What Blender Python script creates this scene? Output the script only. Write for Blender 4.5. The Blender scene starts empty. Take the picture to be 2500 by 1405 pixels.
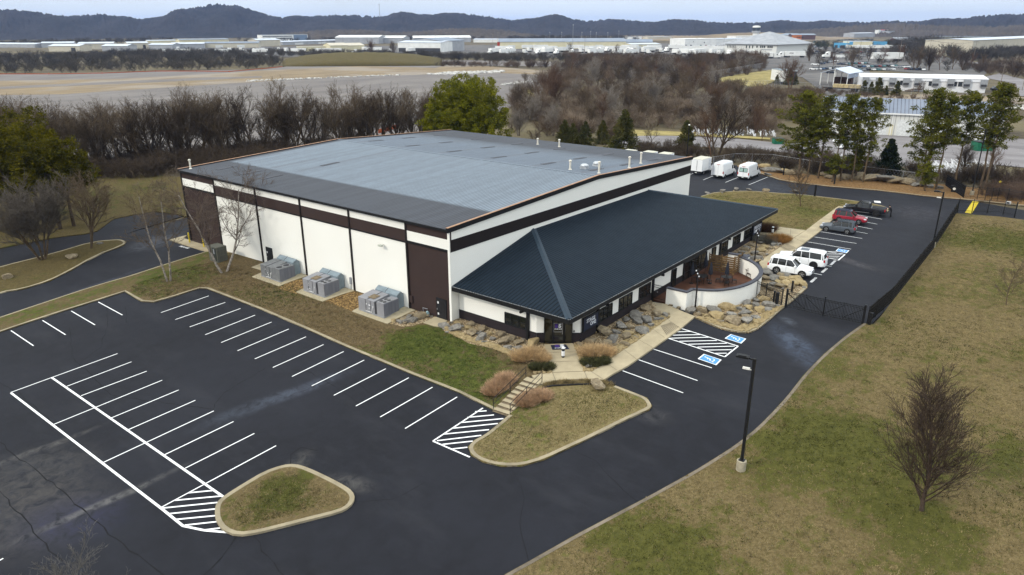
import bpy, math, random
import numpy as np
from mathutils import Vector, Matrix, geometry
R = math.radians
sc = bpy.context.scene
col = sc.collection
# ---------------------------------------------------------------- camera
CF, CP, CR, CY = 1748.9, .3517, -.0031, .6654
CAM = np.array([-45.91, -43.30, 26.52])
_F = np.array([math.cos(CY)*math.cos(CP), math.sin(CY)*math.cos(CP), -math.sin(CP)])
_R = np.array([math.sin(CY), -math.cos(CY), 0.]); _U = np.cross(_R, _F)
_R2 = _R*math.cos(CR)+_U*math.sin(CR); _U2 = -_R*math.sin(CR)+_U*math.cos(CR)
cd = bpy.data.cameras.new('camera'); cam = bpy.data.objects.new('camera', cd); col.objects.link(cam)
cam.matrix_world = Matrix(((_R2[0], _U2[0], -_F[0], CAM[0]), (_R2[1], _U2[1], -_F[1], CAM[1]), (_R2[2], _U2[2], -_F[2], CAM[2]), (0, 0, 0, 1)))
cd.sensor_width = 36; cd.lens = CF/2500*36; cd.clip_start = .5; cd.clip_end = 20000
sc.camera = cam
# ---------------------------------------------------------------- world, sun, exposure
SUN_AZ = math.atan2(.42, -.88)     # direction towards the sun, measured from +x
SUN_EL = R(33)
w = bpy.data.worlds.new('World'); sc.world = w; w.use_nodes = True
nt = w.node_tree; nt.nodes.clear()
wo = nt.nodes.new('ShaderNodeOutputWorld'); bg = nt.nodes.new('ShaderNodeBackground')
sky = nt.nodes.new('ShaderNodeTexSky'); sky.sky_type = 'NISHITA'; sky.sun_disc = False
sky.sun_elevation = SUN_EL; sky.sun_rotation = math.pi/2-SUN_AZ
sky.air_density = 1.0; sky.dust_density = 1.5; sky.ozone_density = 2.0
# thin high cloud veil mixed over the blue sky
tc = nt.nodes.new('ShaderNodeTexCoord'); mp = nt.nodes.new('ShaderNodeMapping'); mp.inputs['Scale'].default_value = (1.2, 1.2, 7)
nz = nt.nodes.new('ShaderNodeTexNoise'); nz.inputs['Scale'].default_value = 2.2; nz.inputs['Detail'].default_value = 7; nz.inputs['Distortion'].default_value = .6
rp = nt.nodes.new('ShaderNodeValToRGB'); rp.color_ramp.elements[0].position = .3; rp.color_ramp.elements[1].position = .75
rp.color_ramp.elements[0].color = (.78, .78, .78, 1); rp.color_ramp.elements[1].color = (1, 1, 1, 1)
mx = nt.nodes.new('ShaderNodeMix'); mx.data_type = 'RGBA'; mx.inputs[7].default_value = (5.6, 6.3, 7.1, 1)
nt.links.new(tc.outputs['Generated'], mp.inputs[0]); nt.links.new(mp.outputs[0], nz.inputs['Vector'])
nt.links.new(nz.outputs[0], rp.inputs[0]); nt.links.new(rp.outputs[0], mx.inputs[0])
nt.links.new(sky.outputs[0], mx.inputs[6])
# overcast veil: brighter overhead than at the horizon
sx0 = nt.nodes.new('ShaderNodeSeparateXYZ'); nt.links.new(tc.outputs['Generated'], sx0.inputs[0])
mr0 = nt.nodes.new('ShaderNodeMapRange'); mr0.inputs['From Min'].default_value = .02; mr0.inputs['From Max'].default_value = .75; mr0.inputs['To Min'].default_value = 1.; mr0.inputs['To Max'].default_value = 2.3
nt.links.new(sx0.outputs[2], mr0.inputs['Value'])
vm0 = nt.nodes.new('ShaderNodeVectorMath'); vm0.operation = 'SCALE'; nt.links.new(mx.outputs[2], vm0.inputs[0]); nt.links.new(mr0.outputs[0], vm0.inputs['Scale'])
mr1 = nt.nodes.new('ShaderNodeMapRange'); mr1.inputs['From Min'].default_value = .05; mr1.inputs['From Max'].default_value = .35
nt.links.new(sx0.outputs[2], mr1.inputs['Value']); mx1 = nt.nodes.new('ShaderNodeMix'); mx1.data_type = 'RGBA'; mx1.blend_type = 'MULTIPLY'; mx1.inputs[7].default_value = (1.1, 1.03, .92, 1)
nt.links.new(mr1.outputs[0], mx1.inputs[0]); nt.links.new(vm0.outputs[0], mx1.inputs[6]); nt.links.new(mx1.outputs[2], bg.inputs[0]); nt.links.new(bg.outputs[0], wo.inputs[0])
bg.inputs[1].default_value = .14
sd = bpy.data.lights.new('sun', 'SUN'); sun = bpy.data.objects.new('sun', sd); col.objects.link(sun)
sd.energy = 1.5; sd.angle = R(5); sd.color = (1, .93, .8)
sdir = Vector((math.cos(SUN_AZ)*math.cos(SUN_EL), math.sin(SUN_AZ)*math.cos(SUN_EL), math.sin(SUN_EL)))
sun.rotation_euler = sdir.to_track_quat('Z', 'Y').to_euler()
sc.view_settings.view_transform = 'Standard'; sc.view_settings.look = 'None'
sc.view_settings.exposure = 0.1; sc.view_settings.gamma = 1
sc.cycles.use_adaptive_sampling = True; sc.cycles.adaptive_threshold = .02
sc.cycles.max_bounces = 6; sc.cycles.diffuse_bounces = 3; sc.cycles.glossy_bounces = 3; sc.cycles.volume_bounces = 0
# ---------------------------------------------------------------- survey helpers (photo pixel -> place on the ground)
def ss(a, b, v):
    t = min(1., max(0., (v-a)/(b-a))); return t*t*(3-2*t)
def H(x, y):
    "height of the site's finished ground"
    A = -1.0+.0063*(min(60, max(-30, y))-27)
    d = x+9
    A += .07*max(d, -21) if d < 0 else .07*min(d, 0)
    if d < -21: A += .015*max(d+21, -40)
    B = -.06-.45*ss(22, 48, y)-.14*ss(-10, -18, y)-.03*max(0, min(10, -18-y))-.004*max(0, min(60, x))
    z = A+(B-A)*ss(-9, 1, x)
    r = math.hypot(x-12, y-5)
    k = ss(75, 130, r)
    return z+(-1.0-z)*k
def ray(px, py): return _F+_R2*(px-1250)/CF-_U2*(py-702.5)/CF
def Z(px, py, z):
    d = ray(px, py); t = (z-CAM[2])/d[2]; p = CAM+t*d; return (float(p[0]), float(p[1]))
def G(px, py, dz=0):
    z = -.5
    for i in range(14):
        p = Z(px, py, z+dz); z = H(*p)
    return p
def onX(px, py, x):
    d = ray(px, py); p = CAM+d*((x-CAM[0])/d[0]); return (float(p[1]), float(p[2]))
def onY(px, py, y):
    d = ray(px, py); p = CAM+d*((y-CAM[1])/d[1]); return (float(p[0]), float(p[2]))
def crop(ox, oy, s): return lambda a, b: (ox+a*s, oy+b*s)
def GG(pts): return [G(*p) for p in pts]
def dist(p): return math.hypot(p[0]-CAM[0], p[1]-CAM[1])
# ---------------------------------------------------------------- materials
MATS = {}
def mat(name, c, rough=.7, metal=0, var=.12, scale=3., bump=0., bscale=30., coord='Object', c2=None, spec=None, alpha=None, detail=6, stretch=None, emis=None):
    if name in MATS: return MATS[name]
    m = bpy.data.materials.new(name); MATS[name] = m; m.use_nodes = True
    n = m.node_tree; b = n.nodes['Principled BSDF']
    b.inputs['Roughness'].default_value = rough; b.inputs['Metallic'].default_value = metal
    b.inputs['Specular IOR Level'].default_value = spec if spec is not None else (.5 if rough < .35 else .18)
    c2 = c2 or tuple(x*(1-var*2.2) for x in c); c1 = tuple(min(1, x*(1+var)) for x in c)
    t = n.nodes.new('ShaderNodeTexCoord'); ns = n.nodes.new('ShaderNodeTexNoise')
    ns.inputs['Scale'].default_value = scale; ns.inputs['Detail'].default_value = detail; ns.inputs['Roughness'].default_value = .62
    src = t.outputs[coord]
    if stretch:
        q = n.nodes.new('ShaderNodeMapping'); q.inputs['Scale'].default_value = stretch; n.links.new(src, q.inputs[0]); src = q.outputs[0]
    n.links.new(src, ns.inputs['Vector'])
    r = n.nodes.new('ShaderNodeValToRGB'); r.color_ramp.elements[0].position = .32; r.color_ramp.elements[1].position = .68
    r.color_ramp.elements[0].color = (*c2, 1); r.color_ramp.elements[1].color = (*c1, 1)
    n.links.new(ns.outputs[0], r.inputs[0]); n.links.new(r.outputs[0], b.inputs['Base Color'])
    if bump:
        ns2 = n.nodes.new('ShaderNodeTexNoise'); ns2.inputs['Scale'].default_value = bscale; ns2.inputs['Detail'].default_value = 5
        n.links.new(src, ns2.inputs['Vector'])
        bp = n.nodes.new('ShaderNodeBump'); bp.inputs['Strength'].default_value = bump; bp.inputs['Distance'].default_value = .1
        n.links.new(ns2.outputs[0], bp.inputs['Height']); n.links.new(bp.outputs[0], b.inputs['Normal'])
    if emis:
        b.inputs['Emission Color'].default_value = (*emis, 1); b.inputs['Emission Strength'].default_value = 1
    return m
class N:
    "tiny node-graph writer"
    def __init__(s, name, rough=.8):
        s.m = bpy.data.materials.new(name); MATS[name] = s.m; s.m.use_nodes = True; s.t = s.m.node_tree
        s.b = s.t.nodes['Principled BSDF']; s.b.inputs['Roughness'].default_value = rough; s.b.inputs['Specular IOR Level'].default_value = .12
        s.pos = s.t.nodes.new('ShaderNodeNewGeometry').outputs['Position']
    def noise(s, scale, detail=5, rough=.6, stretch=None, rot=0, dist=0):
        n = s.t.nodes.new('ShaderNodeTexNoise'); n.inputs['Scale'].default_value = scale; n.inputs['Detail'].default_value = detail
        n.inputs['Roughness'].default_value = rough; n.inputs['Distortion'].default_value = dist
        v = s.pos
        if stretch or rot:
            q = s.t.nodes.new('ShaderNodeMapping'); q.inputs['Scale'].default_value = stretch or (1, 1, 1); q.inputs['Rotation'].default_value = (0, 0, rot)
            s.t.links.new(v, q.inputs[0]); v = q.outputs[0]
        s.t.links.new(v, n.inputs['Vector']); return n.outputs[0]
    def ramp(s, v, stops):
        r = s.t.nodes.new('ShaderNodeValToRGB'); e = r.color_ramp.elements
        while len(e) < len(stops): e.new(.5)
        for k, (p, c) in enumerate(stops):
            e[k].position = p; e[k].color = (*c, 1) if isinstance(c, tuple) else (c, c, c, 1)
        s.t.links.new(v, r.inputs[0]); return r.outputs[0]
    def mix(s, f, a, b, mode='MIX'):
        m = s.t.nodes.new('ShaderNodeMix'); m.data_type = 'RGBA'; m.blend_type = mode
        for i, v in ((0, f), (6, a), (7, b)):
            if isinstance(v, tuple): m.inputs[i].default_value = (*v, 1)
            elif isinstance(v, (int, float)): m.inputs[i].default_value = v if i == 0 else (v, v, v, 1)
            else: s.t.links.new(v, m.inputs[i])
        return m.outputs[2]
    def math(s, op, a, b=0, c=None, clamp=False):
        m = s.t.nodes.new('ShaderNodeMath'); m.operation = op; m.use_clamp = clamp
        for i, v in enumerate((a, b) if c is None else (a, b, c)):
            if isinstance(v, (int, float)): m.inputs[i].default_value = v
            else: s.t.links.new(v, m.inputs[i])
        return m.outputs[0]
    def xyz(s):
        x = s.t.nodes.new('ShaderNodeSeparateXYZ'); s.t.links.new(s.pos, x.inputs[0]); return x.outputs
    def blob(s, cx, cy, rx, ry, ang=0, soft=.5):
        "1 inside an ellipse on the ground, fading out"
        q = s.t.nodes.new('ShaderNodeMapping'); q.vector_type = 'TEXTURE'
        q.inputs['Location'].default_value = (cx, cy, 0); q.inputs['Rotation'].default_value = (0, 0, ang); q.inputs['Scale'].default_value = (rx, ry, 1e6)
        s.t.links.new(s.pos, q.inputs[0])
        l = s.t.nodes.new('ShaderNodeVectorMath'); l.operation = 'LENGTH'; s.t.links.new(q.outputs[0], l.inputs[0])
        r = s.t.nodes.new('ShaderNodeMapRange'); r.interpolation_type = 'SMOOTHSTEP'
        r.inputs['From Min'].default_value = 1-soft; r.inputs['From Max'].default_value = 1.15; r.inputs['To Min'].default_value = 1; r.inputs['To Max'].default_value = 0
        s.t.links.new(l.outputs['Value'], r.inputs['Value']); return r.outputs[0]
    def color(s, v): s.t.links.new(v, s.b.inputs['Base Color'])
    def bump(s, v, st=.4, d=.1):
        b = s.t.nodes.new('ShaderNodeBump'); b.inputs['Strength'].default_value = st; b.inputs['Distance'].default_value = d
        s.t.links.new(v, b.inputs['Height']); s.t.links.new(b.outputs[0], s.b.inputs['Normal'])
white_wall = mat('white_wall_paint', (.80, .785, .73), .85, var=.012, scale=.2)
brown_wall = mat('dark_brown_paint', (.042, .027, .0245), .7, var=.05, scale=.5)
brown_trim = mat('brown_black_trim', (.016, .012, .012), .6, var=.1)
black_trim = mat('black_trim', (.012, .012, .013), .5, var=.1)
black_metal = mat('black_metal', (.012, .012, .013), .45, var=.1)
glass_dark = mat('dark_glass', (.012, .013, .012), .08, var=.2, scale=.3, spec=.6)
copper = mat('copper_edge', (.36, .21, .13), .6, var=.15)
concrete = mat('walk_concrete', (.37, .31, .205), .9, var=.09, scale=.7, bump=.1)
kerb_mat = mat('kerb_concrete', (.29, .245, .165), .9, var=.14, scale=.6, bump=.15)
paint_white = mat('road_paint_white', (.78, .78, .78), .7, var=.04, scale=2.)
paint_blue = mat('road_paint_blue', (.08, .27, .62), .7, var=.06, scale=2.)
paint_yellow = mat('yellow_paint', (.65, .5, .03), .6, var=.08)
galv = mat('galvanised_sheet', (.30, .31, .33), .55, .25, var=.1, scale=1.5)
galv_blue = mat('duct_sheet', (.22, .27, .30), .55, .2, var=.12, scale=1.2)
unit_grey = mat('unit_grey_paint', (.25, .25, .265), .6, var=.06, scale=1.)
unit_dark = mat('coil_dark', (.05, .05, .055), .6, var=.2, scale=6)
cream_pipe = mat('cream_pipe', (.62, .58, .5), .6, var=.06)
white_car = mat('white_car_paint', (.78, .79, .8), .25, var=.01)
grey_car = mat('grey_car_paint', (.1, .115, .135), .3, .4, var=.02)
red_car = mat('red_car_paint', (.28, .015, .03), .25, .1, var=.02)
black_car = mat('black_car_paint', (.008, .008, .01), .2, var=.05)
tyre_mat = mat('tyre_rubber', (.014, .014, .014), .85, var=.1)
alloy = mat('alloy_rim', (.5, .5, .51), .35, .7, var=.05)
dark_rim = mat('dark_rim', (.04, .04, .045), .4, .5, var=.05)
plastic = mat('black_plastic', (.018, .018, .02), .6, var=.1)
lamp_red = mat('red_lens', (.4, .01, .015), .25, var=.05)
lamp_clear = mat('clear_lens', (.6, .62, .65), .15, var=.05)
steel = mat('dull_steel', (.35, .35, .36), .4, .6, var=.1)
wood = mat('brown_cedar_slats', (.16, .095, .04), .75, var=.25, scale=2, stretch=(1, 1, 8))
white_sheet = mat('white_sheet_metal', (.72, .72, .70), .6, var=.05, scale=.2)
grey_sheet = mat('grey_sheet_metal', (.34, .35, .37), .6, var=.06, scale=.2)
tan_sheet = mat('tan_sheet_metal', (.50, .46, .37), .7, var=.05, scale=.2)
cream_sheet = mat('cream_sheet_metal', (.60, .55, .38), .7, var=.05, scale=.2)
roof_sheet = mat('pale_roof_metal', (.50, .54, .60), .6, var=.08, scale=.1)
roof_grey = mat('grey_roof_metal', (.20, .235, .29), .55, var=.08, scale=.1)
far_glass = mat('far_window_glass', (.03, .035, .04), .2, var=.1)
green_bin = mat('green_dumpster_paint', (.015, .13, .07), .6, var=.15)
# ---------------------------------------------------------------- mesh writer
class MB:
    def __init__(s): s.v = []; s.f = []
    def add(s, vs, fs):
        k = len(s.v); s.v += [tuple(map(float, p)) for p in vs]; s.f += [tuple(i+k for i in f) for f in fs]; return s
    def box(s, x0, x1, y0, y1, z0, z1, f=None):
        vs = [(x, y, z) for z in (z0, z1) for x, y in ((x0, y0), (x1, y0), (x1, y1), (x0, y1))]
        if f: vs = [f(*p) for p in vs]
        return s.add(vs, [(3, 2, 1, 0), (4, 5, 6, 7), (0, 1, 5, 4), (1, 2, 6, 5), (2, 3, 7, 6), (3, 0, 4, 7)])
    def cbox(s, c, u, v, w):
        "box from centre and three half-axis vectors"
        c, u, v, w = map(np.array, (c, u, v, w)); vs = [c+a*u+b*v+d*w for d in (-1, 1) for a, b in ((-1, -1), (1, -1), (1, 1), (-1, 1))]
        return s.add(vs, [(3, 2, 1, 0), (4, 5, 6, 7), (0, 1, 5, 4), (1, 2, 6, 5), (2, 3, 7, 6), (3, 0, 4, 7)])
    def beam(s, p, q, w, h=None):
        "square bar from p to q"
        h = h or w; p = np.array(p, float); q = np.array(q, float); d = q-p; L = np.linalg.norm(d)
        if L < 1e-6: return s
        d /= L; u = np.cross(d, (0, 0, 1)); 
        if np.linalg.norm(u) < .05: u = np.cross(d, (0, 1, 0))
        u /= np.linalg.norm(u); v = np.cross(u, d)
        return s.cbox((p+q)/2, d*L/2, u*w/2, v*h/2)
    def tube(s, pts, rad, n=8, cap=True):
        if not hasattr(rad, '__len__'): rad = [rad]*len(pts)
        P = [np.array(p, float) for p in pts]; k = len(s.v); vs = []; fs = []
        for i, p in enumerate(P):
            d = P[min(i+1, len(P)-1)]-P[max(i-1, 0)]; d = d/(np.linalg.norm(d)+1e-9)
            u = np.cross(d, (0, 0, 1)) if abs(d[2]) < .95 else np.cross(d, (0, 1, 0)); u /= np.linalg.norm(u); v = np.cross(d, u)
            vs += [p+rad[i]*(math.cos(a)*u+math.sin(a)*v) for a in [2*math.pi*j/n for j in range(n)]]
        for i in range(len(P)-1):
            for j in range(n): fs.append((i*n+j, i*n+(j+1) % n, (i+1)*n+(j+1) % n, (i+1)*n+j))
        if cap: fs += [tuple(range(n))[::-1], tuple(range((len(P)-1)*n, len(P)*n))]
        return s.add(vs, fs)
    def lathe(s, prof, n=16, c=(0, 0, 0)):
        vs = [(c[0]+r*math.cos(2*math.pi*j/n), c[1]+r*math.sin(2*math.pi*j/n), c[2]+z) for r, z in prof for j in range(n)]
        fs = [(i*n+j, i*n+(j+1) % n, (i+1)*n+(j+1) % n, (i+1)*n+j) for i in range(len(prof)-1) for j in range(n)]
        fs += [tuple(range(n))[::-1], tuple(range((len(prof)-1)*n, len(prof)*n))]
        return s.add(vs, fs)
    def prism(s, poly, z0, z1):
        n = len(poly); a = sum(poly[i][0]*poly[(i+1) % n][1]-poly[(i+1) % n][0]*poly[i][1] for i in range(n))
        if a < 0: poly = poly[::-1]
        return s.add([(*p, z0) for p in poly]+[(*p, z1) for p in poly], [tuple(range(n))[::-1], tuple(range(n, 2*n))]+[(i, (i+1) % n, n+(i+1) % n, n+i) for i in range(n)])
    def loft(s, rings, cap=True):
        n = len(rings[0]); vs = [p for r in rings for p in r]
        fs = [(i*n+j, i*n+(j+1) % n, (i+1)*n+(j+1) % n, (i+1)*n+j) for i in range(len(rings)-1) for j in range(n)]
        if cap: fs += [tuple(range(n))[::-1], tuple(range((len(rings)-1)*n, len(rings)*n))]
        return s.add(vs, fs)
    def build(s, name, m, parent=None, loc=None, rz=0, smooth=False, fix=False):
        me = bpy.data.meshes.new(name); me.from_pydata(s.v, [], s.f)
        if fix:
            import bmesh
            b = bmesh.new(); b.from_mesh(me); bmesh.ops.recalc_face_normals(b, faces=b.faces); b.to_mesh(me); b.free()
        me.materials.append(m)
        if smooth: me.polygons.foreach_set('use_smooth', [True]*len(me.polygons))
        o = bpy.data.objects.new(name, me); col.objects.link(o)
        if parent: o.parent = parent
        if loc is not None: o.location = loc
        if rz: o.rotation_euler = (0, 0, rz)
        return o
def tag(o, label=None, cat=None, group=None, kind=None):
    if label: o['label'] = label
    if cat: o['category'] = cat
    if group: o['group'] = group
    if kind: o['kind'] = kind
    return o
def thing(name, label, cat, loc=(0, 0, 0), rz=0, group=None):
    o = bpy.data.objects.new(name, None); col.objects.link(o); o.empty_display_size = .3
    o.location = loc; o.rotation_euler = (0, 0, rz); return tag(o, label, cat, group)
KIDS = {}
def kids(o):
    return list(o.children)
def dup(o, loc=None, rz=None, scale=None, label=None, group=None, parent=None):
    c = o.copy(); col.objects.link(c)
    if parent is not None: c.parent = parent
    if loc is not None: c.location = loc
    if rz is not None: c.rotation_euler = (0, 0, rz)
    if scale is not None: c.scale = scale if hasattr(scale, '__len__') else (scale,)*3
    if label: c['label'] = label
    if group: c['group'] = group
    for ch in kids(o): dup(ch, parent=c)
    return c
def text_mesh(s, size=1., bold=.02, shear=0, align='CENTER'):
    c = bpy.data.curves.new('t', 'FONT'); c.body = s; c.size = size; c.offset = bold*size; c.shear = shear; c.align_x = align; c.align_y = 'CENTER'; c.resolution_u = 2; c.extrude = .01
    o = bpy.data.objects.new('t', c); col.objects.link(o)
    dg = bpy.context.evaluated_depsgraph_get(); me = bpy.data.meshes.new_from_object(o.evaluated_get(dg))
    vs = [tuple(v.co) for v in me.vertices]; fs = [tuple(p.vertices) for p in me.polygons]
    bpy.data.objects.remove(o); bpy.data.curves.remove(c); bpy.data.meshes.remove(me)
    return vs, fs
def put_text(mb, s, size, org, ux, uy, bold=.02, sx=1., align='CENTER', lift=0.):
    "letters written in the plane spanned by ux (reading direction) and uy (up)"
    vs, fs = text_mesh(s, size, bold, align=align); ux = np.array(ux, float); uy = np.array(uy, float); nn = np.cross(ux, uy); o = np.array(org, float)
    return mb.add([tuple(o+ux*v[0]*sx+uy*v[1]+nn*(v[2]+lift)) for v in vs], fs)
# ---------------------------------------------------------------- ground sheets
def inside(poly, x, y):
    c = False; n = len(poly); j = n-1
    for i in range(n):
        xi, yi = poly[i]; xj, yj = poly[j]
        if (yi > y) != (yj > y) and x < (xj-xi)*(y-yi)/(yj-yi)+xi: c = not c
        j = i
    return c
def smooth_poly(pts, it=2, closed=True):
    for _ in range(it):
        q = []; n = len(pts)
        rng = range(n) if closed else range(n-1)
        if not closed: q.append(pts[0])
        for i in rng:
            a = pts[i]; b = pts[(i+1) % n]
            q += [(a[0]*.75+b[0]*.25, a[1]*.75+b[1]*.25), (a[0]*.25+b[0]*.75, a[1]*.25+b[1]*.75)]
        if not closed: q.append(pts[-1])
        pts = q
    return pts
def drape(name, poly, m, dz=0., cell=2., skirt=0., parent=None, hf=H, rnd=0.):
    poly = [tuple(p) for p in poly]; n = len(poly); bd = []
    for i in range(n):
        a = poly[i]; b = poly[(i+1) % n]; L = math.hypot(b[0]-a[0], b[1]-a[1]); k = max(1, int(math.ceil(L/cell)))
        bd += [(a[0]+(b[0]-a[0])*t/k, a[1]+(b[1]-a[1])*t/k) for t in range(k)]
    xs = [p[0] for p in bd]; ys = [p[1] for p in bd]; B = np.array(bd)
    pts = list(bd); x = math.floor(min(xs)/cell)*cell
    while x < max(xs):
        y = math.floor(min(ys)/cell)*cell
        while y < max(ys):
            if inside(bd, x, y) and np.min((B[:, 0]-x)**2+(B[:, 1]-y)**2) > (.4*cell)**2: pts.append((x, y))
            y += cell
        x += cell
    V, E, Fc = geometry.delaunay_2d_cdt([Vector(p) for p in pts], [], [list(range(len(bd)))], 1, 1e-5)[:3]
    vs = [(v[0], v[1], hf(v[0], v[1])+dz) for v in V]; fs = []
    for f in Fc:
        f = tuple(f); a, b, c = (V[i] for i in f[:3])
        if (b[0]-a[0])*(c[1]-a[1])-(c[0]-a[0])*(b[1]-a[1]) < 0: f = f[::-1]
        fs.append(f)
    if skirt:
        cnt = {}
        for f in fs:
            for i in range(len(f)): cnt[(f[i], f[(i+1) % len(f)])] = 1
        low = {}
        for (a, b) in list(cnt):
            if (b, a) not in cnt:
                for q in (a, b):
                    if q not in low: low[q] = len(vs); vs.append((vs[q][0], vs[q][1], vs[q][2]-skirt))
                fs.append((b, a, low[a], low[b]))
    mb = MB(); mb.v = vs; mb.f = fs
    return mb.build(name, m, parent)
def ribbon(mb, p, q, w, dz=.012, hf=H):
    "flat painted strip from p to q"
    L = math.hypot(q[0]-p[0], q[1]-p[1]); 
    if L < .05: return
    ux, uy = (q[0]-p[0])/L, (q[1]-p[1])/L; k = max(1, int(L/.8)); vs = []; fs = []
    for i in range(k+1):
        x = p[0]+ux*L*i/k; y = p[1]+uy*L*i/k
        for sgn in (1, -1):
            a = x-uy*w/2*sgn; b = y+ux*w/2*sgn; vs.append((a, b, hf(a, b)+dz))
    for i in range(k): fs.append((2*i, 2*i+1, 2*i+3, 2*i+2))
    mb.add(vs, fs)
def kerb(name, pts, w=.32, top=.13, closed=False, side=1, m=None, hf=H, sm=0, low=.1):
    "raised concrete kerb along a line; side=+1 lies to the left of the line"
    if sm: pts = smooth_poly(pts, sm, closed)
    P = []; n = len(pts)
    for i in range(n if closed else n-1):
        a = pts[i]; b = pts[(i+1) % n]; L = math.hypot(b[0]-a[0], b[1]-a[1]); k = max(1, int(L/1.5))
        P += [(a[0]+(b[0]-a[0])*t/k, a[1]+(b[1]-a[1])*t/k) for t in range(k)]
    if not closed: P.append(pts[-1])
    n = len(P); rings = []
    for i in range(n):
        a = P[(i-1) % n] if closed or i else P[0]; b = P[(i+1) % n] if closed or i < n-1 else P[-1]
        dx, dy = b[0]-a[0], b[1]-a[1]; L = math.hypot(dx, dy) or 1; nx, ny = -dy/L*side, dx/L*side
        x, y = P[i]; z = hf(x, y); q = [(x, y, z-low), (x+.0*nx, y+.0*ny, z+top-.03), (x+.03*nx, y+.03*ny, z+top), (x+w*nx, y+w*ny, z+top), (x+w*nx, y+w*ny, z-low)]
        rings.append(q)
    mb = MB()
    if closed: rings.append(rings[0])
    mb.loft(rings, cap=not closed)
    return mb.build(name, m or kerb_mat, fix=True)
# ================================================================ GROUND
def lawn_mat(name, tan, tan2, green, green2, bias, blobs=(), streak=0):
    g = N(name, .95); g.b.inputs['Specular IOR Level'].default_value = .05
    fine = g.noise(4.2, 6, .75); m1 = g.noise(1.1, 5, .7); mid = g.noise(.55, 6, .62, dist=.4); big = g.noise(.085, 4, .55); tuft = g.noise(2.2, 5, .72)
    dry = g.mix(g.ramp(fine, [(.40, 0.), (.60, 1.)]), tan2, tan); dry = g.mix(g.ramp(m1, [(.42, .35), (.58, 0.)]), dry, tan2)
    dry = g.mix(g.ramp(g.noise(.28, 5, .6), [(.35, 0.), (.7, .45)]), dry, tan2)
    grn = g.mix(g.ramp(tuft, [(.35, 0.), (.65, 1.)]), green2, green)
    v = g.math('ADD', g.math('MULTIPLY', mid, .55), g.math('MULTIPLY', big, .75)); v = g.math('ADD', v, g.math('MULTIPLY', tuft, .35)); v = g.math('ADD', v, g.math('MULTIPLY', fine, .18))
    v = g.math('ADD', v, g.math('MULTIPLY', m1, .4)); v = g.math('ADD', v, bias-1.2)
    for b in blobs:
        v = g.math('ADD', v, g.math('MULTIPLY', g.blob(*b[:5], soft=.8), b[5]))
    f = g.ramp(v, [(.0, 0.), (.13, .9)])
    c = g.mix(f, dry, grn); c = g.mix(g.ramp(g.noise(14, 3, .8), [(.4, .35), (.62, 0.)]), c, (.03, .03, .012))
    g.color(c); g.bump(g.math('ADD', fine, g.math('MULTIPLY', tuft, .7)), .7, .12); return g.m
TAN, TAN2, GRN, GRN2 = (.235, .175, .088), (.115, .085, .038), (.10, .098, .024), (.046, .052, .010)
gp = lambda *p: G(*p)
c0 = gp(2060, 1060); c1 = gp(1700, 1330); c2 = gp(2440, 640); c3 = gp(2200, 1200)
east_mat = lawn_mat('lawn_grass_east', TAN, TAN2, GRN, GRN2, .09,
                    [(*gp(2020, 1130), 5.5, 9, .7, .17), (*gp(2060, 1060), 6, 9, .6, .15), (*gp(1620, 1370), 4, 5, 0, .16), (*gp(2230, 1290), 3.5, 5, 0, .16), (*gp(1890, 1010), 3, 6, .6, .1), (*gp(2440, 590), 9, 12, 0, .12), (*gp(2300, 800), 6, 12, .6, -.05)])
west_mat = lawn_mat('lawn_grass_west', (.20, .145, .078), (.095, .068, .035), (.10, .115, .024), (.032, .05, .009), .03,
                    [(*gp(1060, 870), 8, 5, .3, .18), (*gp(1000, 830), 4, 4, 0, .2), (*gp(440, 665), 7, 6, 0, .22), (*gp(240, 722), 9, 7, 0, .08), (*gp(1170, 930), 6, 3.5, 0, .16), (-5.6, 14, 4, 11.5, 0, -.34), (*gp(640, 720), 3, 3, 0, -.1)])
isle_mat = lawn_mat('lawn_grass_island', (.27, .215, .105), (.145, .11, .05), (.12, .13, .028), (.055, .068, .014), .08)
north_mat = lawn_mat('lawn_grass_north', (.235, .185, .08), (.12, .092, .038), (.13, .13, .032), (.055, .065, .015), .04, [(*gp(1990, 520), 4, 9, .3, .1)])
far_lawn = lawn_mat('lawn_grass_far_west', (.15, .115, .05), (.08, .06, .026), (.075, .08, .02), (.034, .04, .01), .02, [(*gp(360, 450), 22, 9, .6, .15)])
# base terrain: brush-covered earth out to the horizon
g = N('rough_ground', .95)
cc = g.mix(g.ramp(g.noise(.5, 7, .7), [(.3, 0.), (.7, 1.)]), (.052, .04, .027), (.13, .105, .065))
cc = g.mix(g.ramp(g.noise(.02, 5, .6), [(.45, 0.), (.6, .8)]), cc, (.15, .125, .07)); g.color(cc); g.bump(g.noise(2, 6, .7), .6, .3)
ground_mat = g.m
ax = [-130+5*i for i in range(67)]
s = 5.
lo, hi = [-130.], [ax[-1]]
while hi[-1] < 9000: s *= 1.35; hi.append(hi[-1]+s); lo.append(lo[-1]-s)
ax = sorted(set(lo+ax+hi)); n = len(ax); mb = MB()
mb.v = [(x, y, H(x, y)-.16) for y in ax for x in ax]
mb.f = [(j*n+i, j*n+i+1, (j+1)*n+i+1, (j+1)*n+i) for j in range(n-1) for i in range(n-1)]
tag(mb.build('ground', ground_mat), kind='structure')
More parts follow.
